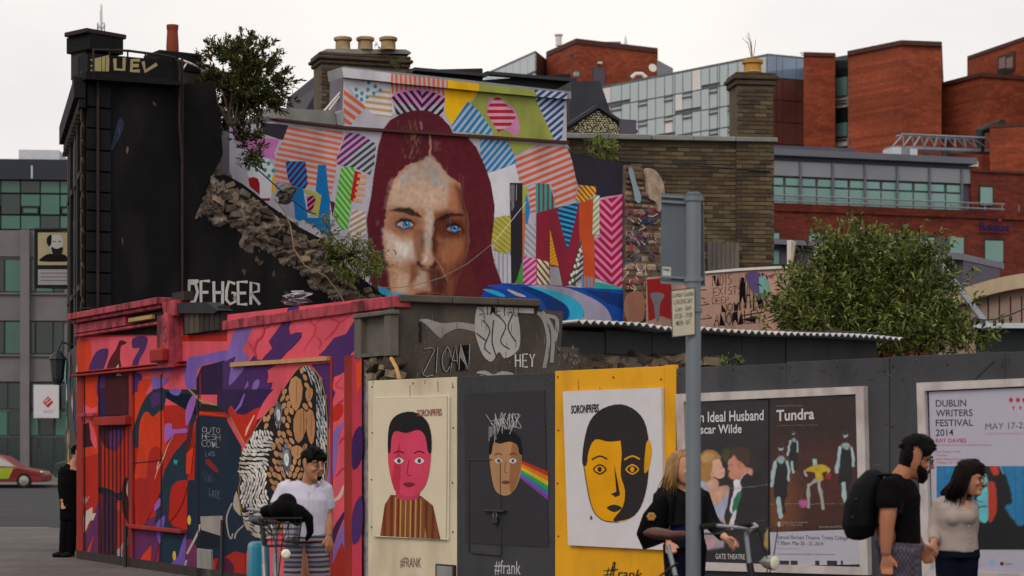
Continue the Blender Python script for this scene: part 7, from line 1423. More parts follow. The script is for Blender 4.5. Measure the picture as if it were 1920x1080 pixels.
for sgn in (-1, 1): m = MB(); cpt = j(580, 914, 0) + Vector((0, 0, .015)); q = [cpt + Vector((sgn * .062, .02, .03)), cpt + Vector((sgn * .04, -.062, .012)), cpt + Vector((sgn * .008, -.085, -.012)), cpt + Vector((sgn * .045, -.09, -.035)), cpt + Vector((sgn * .078, -.01, .0))]; m.add(q + [v + Vector((0, .012, .004)) for v in q], [(0, 1, 2, 3, 4), (9, 8, 7, 6, 5)] + [(i, 5 + i, 5 + (i + 1) % 5, (i + 1) % 5) for i in range(5)]); m.build('collar', MATS['shirt_white'], sh_)
m = MB(); m.tube([j(581, 921, -.108), j(581, 940, -.122), j(580, 960, -.126), j(580, 1005, -.124)], .005, 5); m.build('placket', MATS['shirt_white'], sh_)
c = MB(); c.tube([j(574, 1003), j(575, 1015)], [(.172, .128), (.175, .125)], 18); 
for x, kx in ((556, 550), (594, 602)): c.tube([j(x, 1008), j(x, 1022, -.01), Vector((Xof(kx, Y0), Y0 - .03, .68))], [.095, .086, .078], 14)
finish(c, 'shorts', 'shorts_striped', pm, .01, 3); c = MB()
for kx in (554, 600): c.tube([Vector((Xof(kx, Y0), Y0 - .03, .72)), Vector((Xof(kx, Y0), Y0 - .035, .5)), Vector((Xof(kx, Y0), Y0 + .02, .1))], [.086, .07, .052], 12)
finish(c, 'leggings', 'maroon_leg', pm, .01, 2); c = MB()
for kx in (556, 598): shoe(c, Vector((Xof(kx, Y0), Y0, 0)), (.4, -.9), g0)
finish(c, 'shoes', 'shoe', pm, .01, 2)
h = MB(); rg_ = random.Random(2); h.tube([hd.p(-.03, 0, .09), hd.p(-.016, 0, .145), hd.p(-.004, 0, .19), hd.p(-.006, 0, .225), hd.p(-.006, 0, .246)], [(.072, .074), (.086, .08), (.1, .08), (.078, .064), (.02, .02)], 18)
for i in range(60): a = rg_.uniform(-2.6, 2.6); e = rg_.uniform(.3, 1.4); p = (-.01 + .085 * math.cos(a) * math.cos(e), .072 * math.sin(a) * math.cos(e), .165 + .075 * math.sin(e)); hd.tufts(h, [(p, (p[0] * 1.08 + .01, p[1] * 1.05, p[2] + .014), (p[0] * 1.1 + .026, p[1] * 1.05, p[2] + .016), .012)])
hd.side_hair(h, .085); finish_hair(h, hd, 'hair_dark', pm, .007, 'short'); h = MB(); hd.tufts(h, [((.088, y, .03), (.094, y, .015), (.085, y * .7, -.012), .011) for y in (-.014, -.005, .005, .014)] + [((.094, y, .058), (.098, y * 1.3, .05), (.088, y * 1.6, .03), .006) for y in (-.022, .022)] + [((.1, -.02, .06), (.104, 0, .063), (.1, .02, .06), .006)]); finish(h, 'beard', 'hair_dark', pm, .006, 1)

# --- bicycle helper
mat('bike_silver', '8a8c90', rough=.4, metal=.5, var=.06); mat('bike_black', '151517', rough=.45, var=.1); mat('rubber', '141312', rough=.85); mat('teal_guard', '116f86', rough=.4, var=.08); mat('saddle_brown', '4a2620', rough=.55, var=.1); mat('lamp_chrome', '9a968c', rough=.25, metal=.7); mat('lens_cream', 'd8d4c0', rough=.2)  # the lamp lens is a plain pale cream surface
def bicycle(rear, heading, sc, label, frame_m, saddle_m, guard=None, basket=False, carrier=False, seat_h=1.05, bar_h=1.14, hw=.3):
    r = thing('bicycle', rear, label, 'bicycle'); hx_, hy_ = heading; l = math.hypot(hx_, hy_); f = Vector((hx_ / l, hy_ / l, 0)); lf_ = Vector((-f.y, f.x, 0)); o = Vector(rear)
    P = lambda x, y, z: o + f * (x * sc) + lf_ * (y * sc) + Vector((0, 0, z * sc)); rw = .335
    def part(n_, mm, fn, par=r): mb = MB(); fn(mb); return mb.build(n_, MATS[mm], par, smooth=False)
    for cx_ in (0, 1.1):
        w = thing_part('wheel', r, MB().tube([P(cx_ + (rw - .03) * math.cos(a), 0, rw + (rw - .03) * math.sin(a)) for a in np.linspace(0, 2 * math.pi, 33)[:-1]], .012 * sc, 6, closed=True), 'bike_silver')
        part('tyre', 'rubber', lambda mb: mb.tube([P(cx_ + rw * math.cos(a), 0, rw + rw * math.sin(a)) for a in np.linspace(0, 2 * math.pi, 41)[:-1]], .02 * sc, 8, closed=True), w)
        part('spokes', 'bike_silver', lambda mb: [mb.tube([P(cx_, .02 * (-1) ** i, rw), P(cx_ + (rw - .03) * math.cos(i * .349), 0, rw + (rw - .03) * math.sin(i * .349))], .0018, 3, cap=False) for i in range(18)], w)
        part('hub', 'bike_silver', lambda mb: mb.tube([P(cx_, -.05, rw), P(cx_, .05, rw)], .025 * sc, 10), w)
        part('mudguard', frame_m, lambda mb: mb.tube([P(cx_ + (rw + .035) * math.cos(a), 0, rw + (rw + .035) * math.sin(a)) for a in np.linspace(.35 if cx_ else .9, 2.6 if cx_ else 3.6, 16)], [(.006, .03)] * 16, 6))
    part('frame', frame_m, lambda mb: [mb.tube(q, rr_ * sc, 10) for q, rr_ in (([P(.43, 0, .29), P(.26, 0, .82)], .019), ([P(.43, 0, .29), P(.62, 0, .42), P(.88, 0, .74)], .026), ([P(.36, 0, .55), P(.6, 0, .62), P(.86, 0, .84)], .016), ([P(.89, 0, .7), P(.84, 0, .92)], .022), ([P(0, .05, rw), P(.43, .03, .29)], .012), ([P(0, -.05, rw), P(.43, -.03, .29)], .012), ([P(0, .05, rw), P(.31, .02, .7)], .01), ([P(0, -.05, rw), P(.31, -.02, .7)], .01))])
    part('fork', frame_m, lambda mb: [mb.tube([P(.89, 0, .7), P(.92, .05 * s_, .62), P(1.02, .055 * s_, .45), P(1.1, .05 * s_, rw)], .013 * sc, 8) for s_ in (-1, 1)])
    part('seat_post', 'bike_silver', lambda mb: mb.tube([P(.27, 0, .78), P(.195, 0, seat_h - .05)], .0155 * sc, 10))
    sdl = MB(); sdl.tube([P(.03, 0, seat_h + .02), P(.08, 0, seat_h + .025), P(.16, 0, seat_h + .015), P(.24, 0, seat_h + .01), P(.33, 0, seat_h + .02), P(.35, 0, seat_h + .015)], [(.05 * sc, .02), (.095 * sc, .035), (.085 * sc, .035), (.04 * sc, .03), (.026 * sc, .026), (.012, .012)], 14); remesh(sdl, .008, 4).build('saddle', MATS[saddle_m], r, smooth=True)
    part('stem', 'bike_silver', lambda mb: mb.tube([P(.84, 0, .92), P(.815, 0, bar_h - .03), P(.84, 0, bar_h)], .015 * sc, 10))
    hb = [P(.62, -hw, bar_h + .02), P(.74, -hw * .93, bar_h + .03), P(.82, -hw * .53, bar_h + .02), P(.84, 0, bar_h), P(.82, hw * .53, bar_h + .02), P(.74, hw * .93, bar_h + .03), P(.62, hw, bar_h + .02)]
    hbo = part('handlebar', 'bike_silver', lambda mb: mb.tube(hb, .012 * sc, 10))
    for s_ in (-1, 1): part('grip', 'rubber', lambda mb: mb.tube([P(.61, hw * s_, bar_h + .019), P(.73, hw * .94 * s_, bar_h + .03)], .019 * sc, 10), hbo); part('brake_lever', 'bike_black', lambda mb: mb.tube([P(.80, hw * .7 * s_, bar_h + .01), P(.74, hw * s_, bar_h - .02), P(.66, hw * 1.1 * s_, bar_h - .02)], .006 * sc, 6), hbo)
    part('cable', 'bike_black', lambda mb: [mb.tube([P(.8, .2 * s_, bar_h), P(.98, .1 * s_, bar_h + .02), P(1.0, .02 * s_, bar_h - .2), P(.92, 0, .7)], .004, 5) for s_ in (-1, 1)])
    part('crank', 'bike_black', lambda mb: [mb.tube([P(.43, -.06, .29), P(.43, .06, .29)], .02, 8), mb.tube([P(.43, -.065, .29), P(.56, -.065, .2)], .01, 6), mb.tube([P(.43, .065, .29), P(.3, .065, .38)], .01, 6), mb.lathe(P(.43, -.05, .29), [(.02, -.004), (.085, -.004), (.085, .004), (.02, .004)], 20, axis=tuple(lf_))])
    for x, y, z in ((.56, -.11, .2), (.3, .11, .38)): part('pedal', 'rubber', lambda mb: mb.tube([P(x, y - .045, z), P(x, y + .045, z)], [(.04, .012)] * 2, 8))
    if guard:
        for s_ in (-1, 1): part('skirt_guard', guard, lambda mb: mb.add([P(.0 + q * math.cos(a), .045 * s_, rw + q * math.sin(a)) for a in np.linspace(.5, 3.5, 18) for q in (.1, rw + .05)] + [P(.0 + q * math.cos(a), .052 * s_, rw + q * math.sin(a)) for a in np.linspace(.5, 3.5, 18) for q in (.1, rw + .05)], [(2 * i, 2 * i + 1, 2 * i + 3, 2 * i + 2) for i in range(17)] + [(36 + 2 * i, 38 + 2 * i, 39 + 2 * i, 37 + 2 * i) for i in range(17)] + [(2 * i + 1, 37 + 2 * i, 39 + 2 * i, 2 * i + 3) for i in range(17)]))
    if basket:
        BC = ((.96, -.135), (1.18, -.13), (1.18, .13), (.96, .135))
        bk_ = thing_part('basket', r, MB().tube([P(*q, bar_h - .02) for q in BC], .007, 6, closed=True), 'bike_black')
        part('basket_wires', 'bike_black', lambda mb: [mb.tube([P(x0 * (1 - .1 * t) + .1 * t, y0 * (1 - .18 * t), bar_h - .02 - .19 * t) for x0, y0 in BC], .003, 4, closed=True) for t in (.2, .4, .6, .8, 1.0)] + [mb.tube([P(x0, y0, bar_h - .02), P(x0 * .9 + .1, y0 * .82, bar_h - .21)], .0025, 4) for x0, y0 in [(.96 + .22 * i / 5, s_ * .133) for i in range(6) for s_ in (-1, 1)] + [(1.18, -.13 + .26 * i / 6) for i in range(7)]], bk_)
        part('basket_floor', 'bike_black', lambda mb: mb.hexa([P(x, y, z) for z in (bar_h - .215, bar_h - .205) for x, y in ((.97, -.11), (1.17, -.105), (1.17, .105), (.97, .11))]), bk_)
        ll = part('front_lamp', 'bike_black', lambda mb: mb.lathe(P(1.16, .02, bar_h - .26), [(.02, -.06), (.035, -.02), (.038, .02)], 14, axis=tuple(f))); part('lens', 'lens_cream', lambda mb: mb.lathe(P(1.16, .02, bar_h - .26), [(.034, .018), (.034, .026), (.02, .034)], 14, axis=tuple(f)), ll)
    else:
        ll = part('front_lamp', 'lamp_chrome', lambda mb: mb.lathe(P(1.0, .0, .93), [(.008, -.08), (.035, -.04), (.045, .0), (.046, .03)], 16, axis=tuple(f))); part('lens', 'lens_cream', lambda mb: mb.lathe(P(1.0, 0, .93), [(.043, .028), (.043, .034), (.02, .042)], 16, axis=tuple(f)), ll)
    if carrier: part('carrier', 'bike_black', lambda mb: [mb.tube([P(.25, s_ * .07, .76), P(-.3, s_ * .07, .76), P(-.32, s_ * .04, .76)], .008, 6) for s_ in (-1, 1)] + [mb.tube([P(x, -.07, .76), P(x, .07, .76)], .006, 5) for x in (.1, -.05, -.2, -.31)] + [mb.tube([P(-.1, s_ * .07, .76), P(0, s_ * .06, rw)], .007, 5) for s_ in (-1, 1)] + [mb.tube([P(.2, s_ * .1, .76), P(-.32, s_ * .13, .78), P(-.32, -s_ * .13, .78)], .007, 5) for s_ in (-1, 1)] + [mb.tube([P(.27, 0, .9), P(.12, s_ * .08, .77)], .007, 5) for s_ in (-1, 1)])
    return r, P
def thing_part(name, root, mb, mm): return mb.build(name, MATS[mm], root)
bk1, PB = bicycle((Xof(486, 16.15), 16.15, 0), (.25, -.97), 1.04, 'silver city bicycle with front basket and teal box over the rear wheel', 'bike_silver', 'bike_black', guard='teal_guard', basket=True, seat_h=1.11, bar_h=1.2, hw=.19)
m = MB(); m.hexa([PB(x, y, z) for z, k_ in ((.45, 1), (.97, .86)) for x, y in ((-.22 * k_, -.075 * k_), (.12 * k_, -.075 * k_), (.12 * k_, .075 * k_), (-.22 * k_, .075 * k_))]); m.bevel(.04, 3); m.build('rear_box', MATS['teal_guard'], bk1, smooth=True)
bag = MB(); bag.ell(PB(1.06, .02, 1.23), (.1, .1, .085)); bag.ell(PB(1.02, .05, 1.28), (.075, .09, .07)); bag.ell(PB(1.08, .11, 1.2), (.06, .07, .08)); bag.tube([PB(1.08, .13, 1.24), PB(1.1, .19, 1.18), PB(1.1, .2, 1.08), PB(1.1, .17, 1.02)], [.035, .035, .028, .012], 8); bag.ell(PB(.95, -.06, 1.22), (.07, .07, .05))
o = remesh(bag, .01, 3).build('bag', MATS['suit'], None, smooth=True); tag(o, 'soft black bag slumped in the silver bicycle basket', 'bag')
bk2, PB2 = bicycle((Xof(1208, 13.55), 13.55, KZ), (.62, -.6), 1.0, 'black bicycle with brown saddle leaning at the sign post', 'bike_black', 'saddle_brown', carrier=True, seat_h=1.06, bar_h=1.12, hw=.19)
# --- bearded man with backpack
Y0 = 12.9; j = J(Y0); pm = person(Y0, 1690, KZ, 'bearded man in black t-shirt and glasses with a black backpack')
hd = Head(j(1708, 893, 0), -8, 14, 0, 1.0); b = MB(); hd.add(b); b.tube([j(1683, 905), j(1696, 886), j(1705, 872)], [.066, .06, .056], 12)
b.tube([j(1684, 1020), j(1682, 980), j(1684, 930), j(1686, 905)], [(.12, .15), (.13, .16), (.13, .17), (.06, .07)], 16)
b.tube([j(1662, 912, -.17), j(1654, 965, -.2), j(1652, 985, -.2)], [.055, .05, .046], 12); b.tube([j(1652, 980, -.2), j(1651, 1012, -.2), j(1650, 1036, -.2)], [.046, .04, .03], 12); hand(b, j(1650, 1036, -.2), (.08, 0, -1), (1, -.2, 0), .75)
b.tube([j(1692, 915, .16), j(1712, 975, .17), j(1716, 985, .17)], [.05, .044, .042], 12); b.tube([j(1714, 980, .17), j(1728, 1008, .2), j(1739, 1024, .22)], [.042, .036, .027], 12); hand(b, j(1739, 1024, .22), (.45, .1, -.9), (.8, 0, .4), .8)
for y, kx in ((-.1, 1672), (.1, 1706)): b.tube([j(1684, 1030, y), Vector((Xof(kx, Y0), Y0 + y, .58)), Vector((Xof(kx - 12, Y0), Y0 + y, .16))], [.095, .062, .045], 12)
body = finish(b, 'body', 'skin_tan', pm, .0075, 3); hd.features(body, 'hair_dark')
c = MB(); c.tube([j(1688, 1022), j(1687, 1000), j(1684, 965), j(1685, 930), j(1684, 908), j(1684, 897)], [(.122, .16), (.124, .162), (.128, .175), (.13, .19), (.105, .17), (.068, .082)], 20); c.tube([j(1676, 908, -.1), j(1660, 915, -.17), j(1655, 940, -.19), j(1655, 950, -.19)], [.075, .082, .076, .074], 12); c.tube([j(1690, 908, .1), j(1694, 918, .16), j(1702, 945, .17)], [.07, .076, .07], 12); finish(c, 'shirt', 'tee_black', pm, .009, 4)
c = MB(); c.tube([j(1687, 1016), j(1686, 1030)], [(.145, .172), (.15, .175)], 18)
for y, kx in ((-.1, 1676), (.1, 1704)): c.tube([j(1684, 1026, y), Vector((Xof(kx, Y0), Y0 + y, .62))], [.115, .11], 14)
finish(c, 'shorts', 'shorts_plaid', pm, .01, 3); c = MB()
for y, kx in ((-.1, 1660), (.1, 1694)): shoe(c, Vector((Xof(kx, Y0), Y0 + y, 0)), (1, 0), KZ)
finish(c, 'shoes', 'shoe', pm, .01, 2)
h = MB(); h.tube([hd.p(-.035, 0, .05), hd.p(-.03, 0, .11), hd.p(-.012, 0, .165), hd.p(.0, 0, .2), hd.p(.004, 0, .232), hd.p(0, 0, .256)], [(.058, .068), (.07, .08), (.094, .082), (.1, .08), (.084, .068), (.03, .03)], 18)
for i in range(110): a = rg_.uniform(-2.9, 2.9); e = rg_.uniform(.15, 1.5); p = (-.008 + .092 * math.cos(a) * math.cos(e), .078 * math.sin(a) * math.cos(e), .165 + .082 * math.sin(e)); hd.tufts(h, [(p, (p[0] * 1.1 + .008, p[1] * 1.1, p[2] + .012), (p[0] * 1.15 + .022, p[1] * 1.1 + rg_.uniform(-.01, .01), p[2] + .018), .013)])
hd.side_hair(h, .04); finish_hair(h, hd, 'hair_dark', pm, .007, 'short'); h = MB(); hd.tufts(h, [((.06 - .0 + .02 * math.cos(a), .05 * math.sin(a), .04), (.066 + .024 * math.cos(a), .05 * math.sin(a), .012), (.06 + .02 * math.cos(a), .04 * math.sin(a), -.03), .017) for a in np.linspace(-1.9, 1.9, 15)] + [((.03 + .012 * i, s_ * (.07 - .004 * i), .075 - .007 * i), (.036 + .012 * i, s_ * (.066 - .004 * i), .04 - .005 * i), (.045 + .01 * i, s_ * (.05 - .003 * i), .0 - .004 * i), .019) for s_ in (-1, 1) for i in range(4)] + [((.02, s_ * .068, .09), (.03, s_ * .067, .06), (.04, s_ * .06, .02), .014) for s_ in (-1, 1)] + [((.098, y, .066), (.1, y * 1.5, .058), (.09, y * 2, .035), .008) for y in (-.016, .016)]); finish(h, 'beard', 'hair_dark', pm, .006, 1)
gls = thing('glasses', hd.p(.1, 0, .115), 'thin dark glasses worn by the bearded man', 'glasses')
for s_ in (-1, 1): m = MB(); m.tube([hd.p(.104, s_ * (.033 + .021 * math.cos(a)), .117 + .016 * math.sin(a)) for a in np.linspace(0, 6.28, 15)[:-1]], .0022, 5, closed=True); m.build('rim', MATS['glasses'], gls); m = MB(); m.tube([hd.p(.1, s_ * .054, .121), hd.p(.06, s_ * .074, .122), hd.p(-.005, s_ * .078, .115)], .0024, 5); m.build('temple_arm', MATS['glasses'], gls)
m = MB(); m.tube([hd.p(.106, -.012, .118), hd.p(.108, .012, .118)], .002, 5); m.build('bridge', MATS['glasses'], gls)
bp = thing('backpack', j(1612, 1010, 0), 'bulky black backpack on the bearded man', 'backpack'); c = MB(); c.tube([j(1614, 1008), j(1611, 985), j(1614, 950), j(1626, 915), j(1640, 892), j(1648, 884)], [(.08, .1), (.105, .15), (.1, .155), (.085, .15), (.06, .13), (.03, .08)], 18); c.ell(j(1600, 975), (.045, .11, .09)); c.ell(j(1609, 998), (.085, .12, .05)); finish(c, 'sack', 'jacket', bp, .012, 4)
for s_ in (-1, 1): m = MB(); m.tube([j(1640, 890, s_ * .1), j(1664, 889, s_ * .13), j(1683, 897, s_ * .135), j(1692, 915, s_ * .15), j(1676, 960, s_ * .2), j(1640, 985, s_ * .15)], [(.028, .01)] * 6, 8); m.build('strap', MATS['jacket'], bp)
for y in (935, 968): m = MB(); m.tube([j(1592 + (968 - y) * .2, y, s_) for s_ in np.linspace(-.14, .14, 7)], .006, 5); m.build('zip', MATS['dark_metal'], bp)
# --- dark-haired woman in beige cardigan
Y0 = 14.3; j = J(Y0); pm = person(Y0, 1795, KZ, 'smiling dark-haired woman in a beige cardigan and dark jeans')
hd = Head(j(1812, 924, -.04), -28, 10, -4, .93); b = MB(); hd.add(b); b.tube([j(1795, 940), j(1800, 922, -.02), j(1804, 912, -.03)], [.055, .05, .048], 12); b.tube([j(1795, 1030), j(1795, 990), j(1793, 955), j(1795, 938)], [(.13, .1), (.12, .1), (.14, .1), (.06, .06)], 16)
b.tube([j(1764, 945), j(1754, 985), j(1750, 1002, -.02)], [.04, .035, .03], 10); b.tube([j(1752, 998), j(1746, 1010, -.1), j(1744, 1016, -.12)], [.03, .026, .024], 10); hand(b, j(1744, 1014, -.12), (0, -.25, -1), (-.7, -.6, 0), .8, .9)
b.tube([j(1822, 948, .02), j(1826, 990, .04), j(1818, 1025, -.02)], [.04, .034, .026], 10); hand(b, j(1818, 1025, -.02), (-.1, -.2, -1), (-1, 0, 0), .5, .9)
for x in (1780, 1808): b.tube([j(x, 1040), Vector((Xof(x, Y0), Y0, .5)), Vector((Xof(x, Y0), Y0, .16))], [.09, .055, .04], 12)
body = finish(b, 'body', 'skin', pm, .0075, 3); hd.features(body, 'hair_dark', closed=True)
m = MB(); m.tube([hd.p(.096, -.016, .045), hd.p(.102, 0, .042), hd.p(.096, .016, .045)], [.002, .0035, .002], 6); m.build('teeth', MATS['eye_white'], body)
c = MB(); c.tube([j(1792, 1034), j(1793, 1015), j(1794, 995), j(1793, 970), j(1792, 950), j(1794, 936)], [(.155, .13), (.145, .12), (.135, .115), (.155, .13), (.15, .11), (.07, .065)], 20); c.tube([j(1775, 942), j(1763, 946), j(1756, 975), j(1752, 995, -.01), j(1747, 1008, -.08), j(1745, 1013, -.11)], [.055, .06, .054, .05, .043, .038], 12); c.tube([j(1812, 943), j(1821, 948, .02), j(1826, 985, .04), j(1820, 1018, 0)], [.055, .055, .046, .038], 12); c.ell(j(1806, 968, -.09), (.07, .06, .06)); c.ell(j(1782, 970, -.09), (.06, .06, .06)); cg = finish(c, 'cardigan', 'knit', pm, .009, 4)
for i in range(5): m = MB(); m.ell(j(1809 + i * .8, 985 + 10 * i, -.135), (.008, .005, .008), 8, 6); m.build('button', MATS['knit'], cg)
m = MB(); m.add([j(1799, 938, -.07), j(1812, 938, -.07), j(1810, 962, -.142), j(1806, 966, -.145)], [(0, 3, 2, 1)]); m.build('neckline', MATS['skin'], cg)
c = MB(); c.tube([j(1795, 1028), j(1795, 1045)], [(.15, .12), (.155, .125)], 16)
for x in (1780, 1808): c.tube([j(x, 1040), Vector((Xof(x, Y0), Y0, .55)), Vector((Xof(x, Y0), Y0, .16))], [.1, .07, .05], 12)
finish(c, 'jeans', 'denim', pm, .01, 2); c = MB()
for x in (1780, 1808): shoe(c, Vector((Xof(x, Y0), Y0, 0)), (.9, -.4), KZ)
finish(c, 'shoes', 'shoe', pm, .01, 2)
h = MB(); h.tube([hd.p(-.03, 0, .10), hd.p(-.008, 0, .18), hd.p(0, 0, .222), hd.p(-.004, 0, .25)], [(.08, .082), (.1, .084), (.082, .068), (.02, .02)], 18)
for i in range(46): a = rg_.uniform(1.0, 5.3); p = (-.01 + .08 * math.cos(a), .075 * math.sin(a), .16); hd.tufts(h, [(p, (p[0] * 1.05 - .03, p[1] * 1.05, .06), (p[0] - .09 + rg_.uniform(-.03, .02), p[1] * .9, -.07 + rg_.uniform(-.05, .04)), .022)])
for s_ in (-1, 1):
    for i in range(5): hd.tufts(h, [((.06 - i * .02, s_ * .03, .222), (.03 - i * .02, s_ * .07, .18), (-.03 - i * .01, s_ * .082, .1), .014)])
finish_hair(h, hd, 'hair_brown', pm, .008, 'long')
m = MB(); m.tube([j(1780, 938, -.04), j(1790, 952, -.11), j(1803, 958, -.13), j(1812, 944, -.07)], .003, 5); m.build('necklace', MATS['lamp_chrome'], pm)
# --- blonde woman
Y0 = 15.5; j = J(Y0); pm = person(Y0, 1275, KZ, 'blonde woman in a short black jacket walking behind the sign post')
hd = Head(j(1277, 904, -.05), -38, 2, 0, .95); b = MB(); hd.add(b); b.tube([j(1275, 928), j(1272, 905, -.02), j(1272, 894, -.02)], [.056, .05, .048], 12); b.tube([j(1280, 1020), j(1280, 975), j(1278, 940), j(1276, 922)], [(.13, .1), (.13, .1), (.15, .1), (.06, .06)], 16)
b.tube([j(1240, 930), j(1236, 985), j(1250, 1015, -.1)], [.045, .038, .03], 10); hand(b, j(1250, 1015, -.1), (.3, -.4, -.9), (1, 0, 0), .8, .9); b.tube([j(1318, 930), j(1334, 980, -.05), j(1356, 1008, -.2)], [.045, .038, .028], 10); hand(b, j(1356, 1008, -.2), (.7, -.5, -.5), (0, -.5, .8), .7, .9)
for x in (1268, 1300): b.tube([j(x, 1025), Vector((Xof(x, Y0), Y0, .52)), Vector((Xof(x, Y0), Y0, .16))], [.09, .055, .04], 12)
body = finish(b, 'body', 'skin_fair', pm, .0075, 3); hd.features(body, 'hair_blonde')
c = MB(); c.tube([j(1284, 1015), j(1284, 970), j(1283, 945)], [(.145, .115), (.135, .112), (.13, .11)], 18); finish(c, 'top', 'navy_top', pm, .01, 3)
c = MB(); c.tube([j(1270, 985), j(1270, 965), j(1268, 940), j(1270, 925), j(1274, 917)], [(.13, .125), (.14, .125), (.165, .128), (.15, .1), (.085, .075)], 18); c.tube([j(1252, 924), j(1241, 932), j(1236, 965), j(1238, 988), j(1248, 1010, -.08)], [.06, .068, .062, .056, .045], 12); c.tube([j(1298, 925), j(1316, 932), j(1328, 965, -.03), j(1336, 985, -.06), j(1352, 1004, -.17)], [.06, .066, .058, .054, .042], 12); c.tube([j(1310, 930, -.02), j(1312, 960, -.03), j(1314, 988, -.03)], [(.06, .09), (.055, .1), (.05, .09)], 12); finish(c, 'jacket', 'jacket', pm, .009, 4)
c = MB(); c.tube([j(1284, 1010), j(1284, 1028)], [(.15, .118), (.155, .122)], 16)
for x in (1268, 1300): c.tube([j(x, 1022), Vector((Xof(x, Y0), Y0, .55)), Vector((Xof(x, Y0), Y0, .16))], [.1, .072, .055], 12)
finish(c, 'jeans', 'denim', pm, .01, 2); c = MB()
for x in (1268, 1300): shoe(c, Vector((Xof(x, Y0), Y0, 0)), (.8, -.6), KZ)
finish(c, 'shoes', 'shoe', pm, .01, 2)
h = MB(); h.tube([hd.p(-.02, 0, .09), hd.p(-.014, 0, .17), hd.p(-.006, 0, .222), hd.p(-.006, 0, .246)], [(.085, .08), (.095, .082), (.07, .06), (.02, .02)], 18)
for i in range(70): a = rg_.uniform(1.35, 4.95); p = (-.015 + .085 * math.cos(a), .078 * math.sin(a), .17); hd.tufts(h, [(p, (p[0] * 1.15 - .01, p[1] * 1.15, .07), (p[0] * 1.05 - .02 + rg_.uniform(-.03, .02), p[1] * 1.2, -.045 + rg_.uniform(-.04, .03)), .02)])
for s_ in (-1, 1):
    for i in range(6): hd.tufts(h, [((.05 - i * .018, s_ * .02, .226), (.025 - i * .016, s_ * .07, .18), (-.015 - i * .012, s_ * .084, .08), .014)])
finish_hair(h, hd, 'hair_blonde', pm, .008, 'long')
hbg = thing('shoulder_bag', j(1228, 1030, -.12), 'black leather shoulder bag with bronze flower on the blonde woman', 'bag'); c = MB(); c.tube([j(1226, 1022, -.1), j(1218, 1000, -.1), j(1226, 970, -.1), j(1240, 942, -.08), j(1248, 930, -.06)], [(.09, .07), (.105, .085), (.09, .08), (.06, .06), (.02, .03)], 16); finish(c, 'sack', 'suit', hbg, .011, 3)
m = MB(); m.tube([j(1246, 938, -.08), j(1256, 918, -.06), j(1260, 905, 0) + Vector((.0, .0, -.03)), j(1262, 930, -.13), j(1256, 975, -.14)], .011, 7); m.build('strap', MATS['suit'], hbg)
for i in range(6): a = i * 1.047; m = MB(); m.ell(j(1218, 967, -.2) + Vector((.018 * math.cos(a), 0, .018 * math.sin(a))), (.017, .008, .014), 8, 6); m.build('flower_petal', MATS['pot_yellow'], hbg)
# --- man in black leaning at the corner
Y0 = 31.7; j = J(Y0); pm = person(Y0, 128, KZ, 'figure in a black suit leaning at the street corner by the shop front')
hd = Head(j(141, 866, .05), 20, 10, 0, 1.0); b = MB(); hd.add(b); b.tube([j(136, 872, .05), j(138, 862, .05)], [.06, .055], 10); b.tube([j(133, 950), j(132, 910), j(133, 880), j(135, 868)], [(.12, .13), (.14, .13), (.15, .12), (.06, .06)], 14); b.tube([j(118, 884), j(116, 915), j(120, 940, -.1)], [.05, .045, .032], 10); hand(b, j(120, 940, -.1), (.2, -.3, -.9), (1, 0, 0), .6); b.tube([j(142, 884, .1), j(143, 915, .1), j(141, 940)], [.05, .045, .032], 10); hand(b, j(141, 940), (0, -.2, -1), (-1, 0, 0), .6)
for x, x2 in ((128, 121), (138, 134)): b.tube([j(x, 950), j((x + x2) / 2 - 1, 1000, -.05), Vector((Xof(x2, Y0), Y0 - .05, .18))], [.09, .06, .04], 10)
body = finish(b, 'body', 'skin', pm, .009, 3); hd.features(body, 'hair_white'); c = MB(); c.tube([j(132, 975), j(131, 935), j(131, 905), j(132, 882), j(134, 870)], [(.16, .15), (.15, .145), (.17, .15), (.16, .13), (.075, .07)], 16); c.tube([j(122, 878), j(118, 886), j(116, 915), j(120, 936, -.08)], [.07, .075, .066, .055], 12); c.tube([j(140, 880, .06), j(142, 886, .1), j(143, 915, .1), j(141, 936)], [.07, .07, .062, .055], 12)
for x, x2 in ((128, 121), (137, 133)): c.tube([j(x, 955), j((x + x2) / 2 - 1, 1000, -.05), Vector((Xof(x2, Y0), Y0 - .05, .17))], [.11, .085, .075], 12)
finish(c, 'suit', 'suit', pm, .011, 3); c = MB(); shoe(c, Vector((Xof(121, Y0), Y0 - .05, 0)), (-.8, -.6), KZ); shoe(c, Vector((Xof(133, Y0), Y0 - .05, 0)), (-.5, -.8), KZ); finish(c, 'shoes', 'shoe', pm, .01, 2)
h = MB(); h.tube([hd.p(-.02, 0, .1), hd.p(-.012, 0, .18), hd.p(-.006, 0, .23), hd.p(-.006, 0, .246)], [(.082, .078), (.092, .079), (.06, .05), (.02, .02)], 14); finish_hair(h, hd, 'hair_dark', pm, .009, 'short')
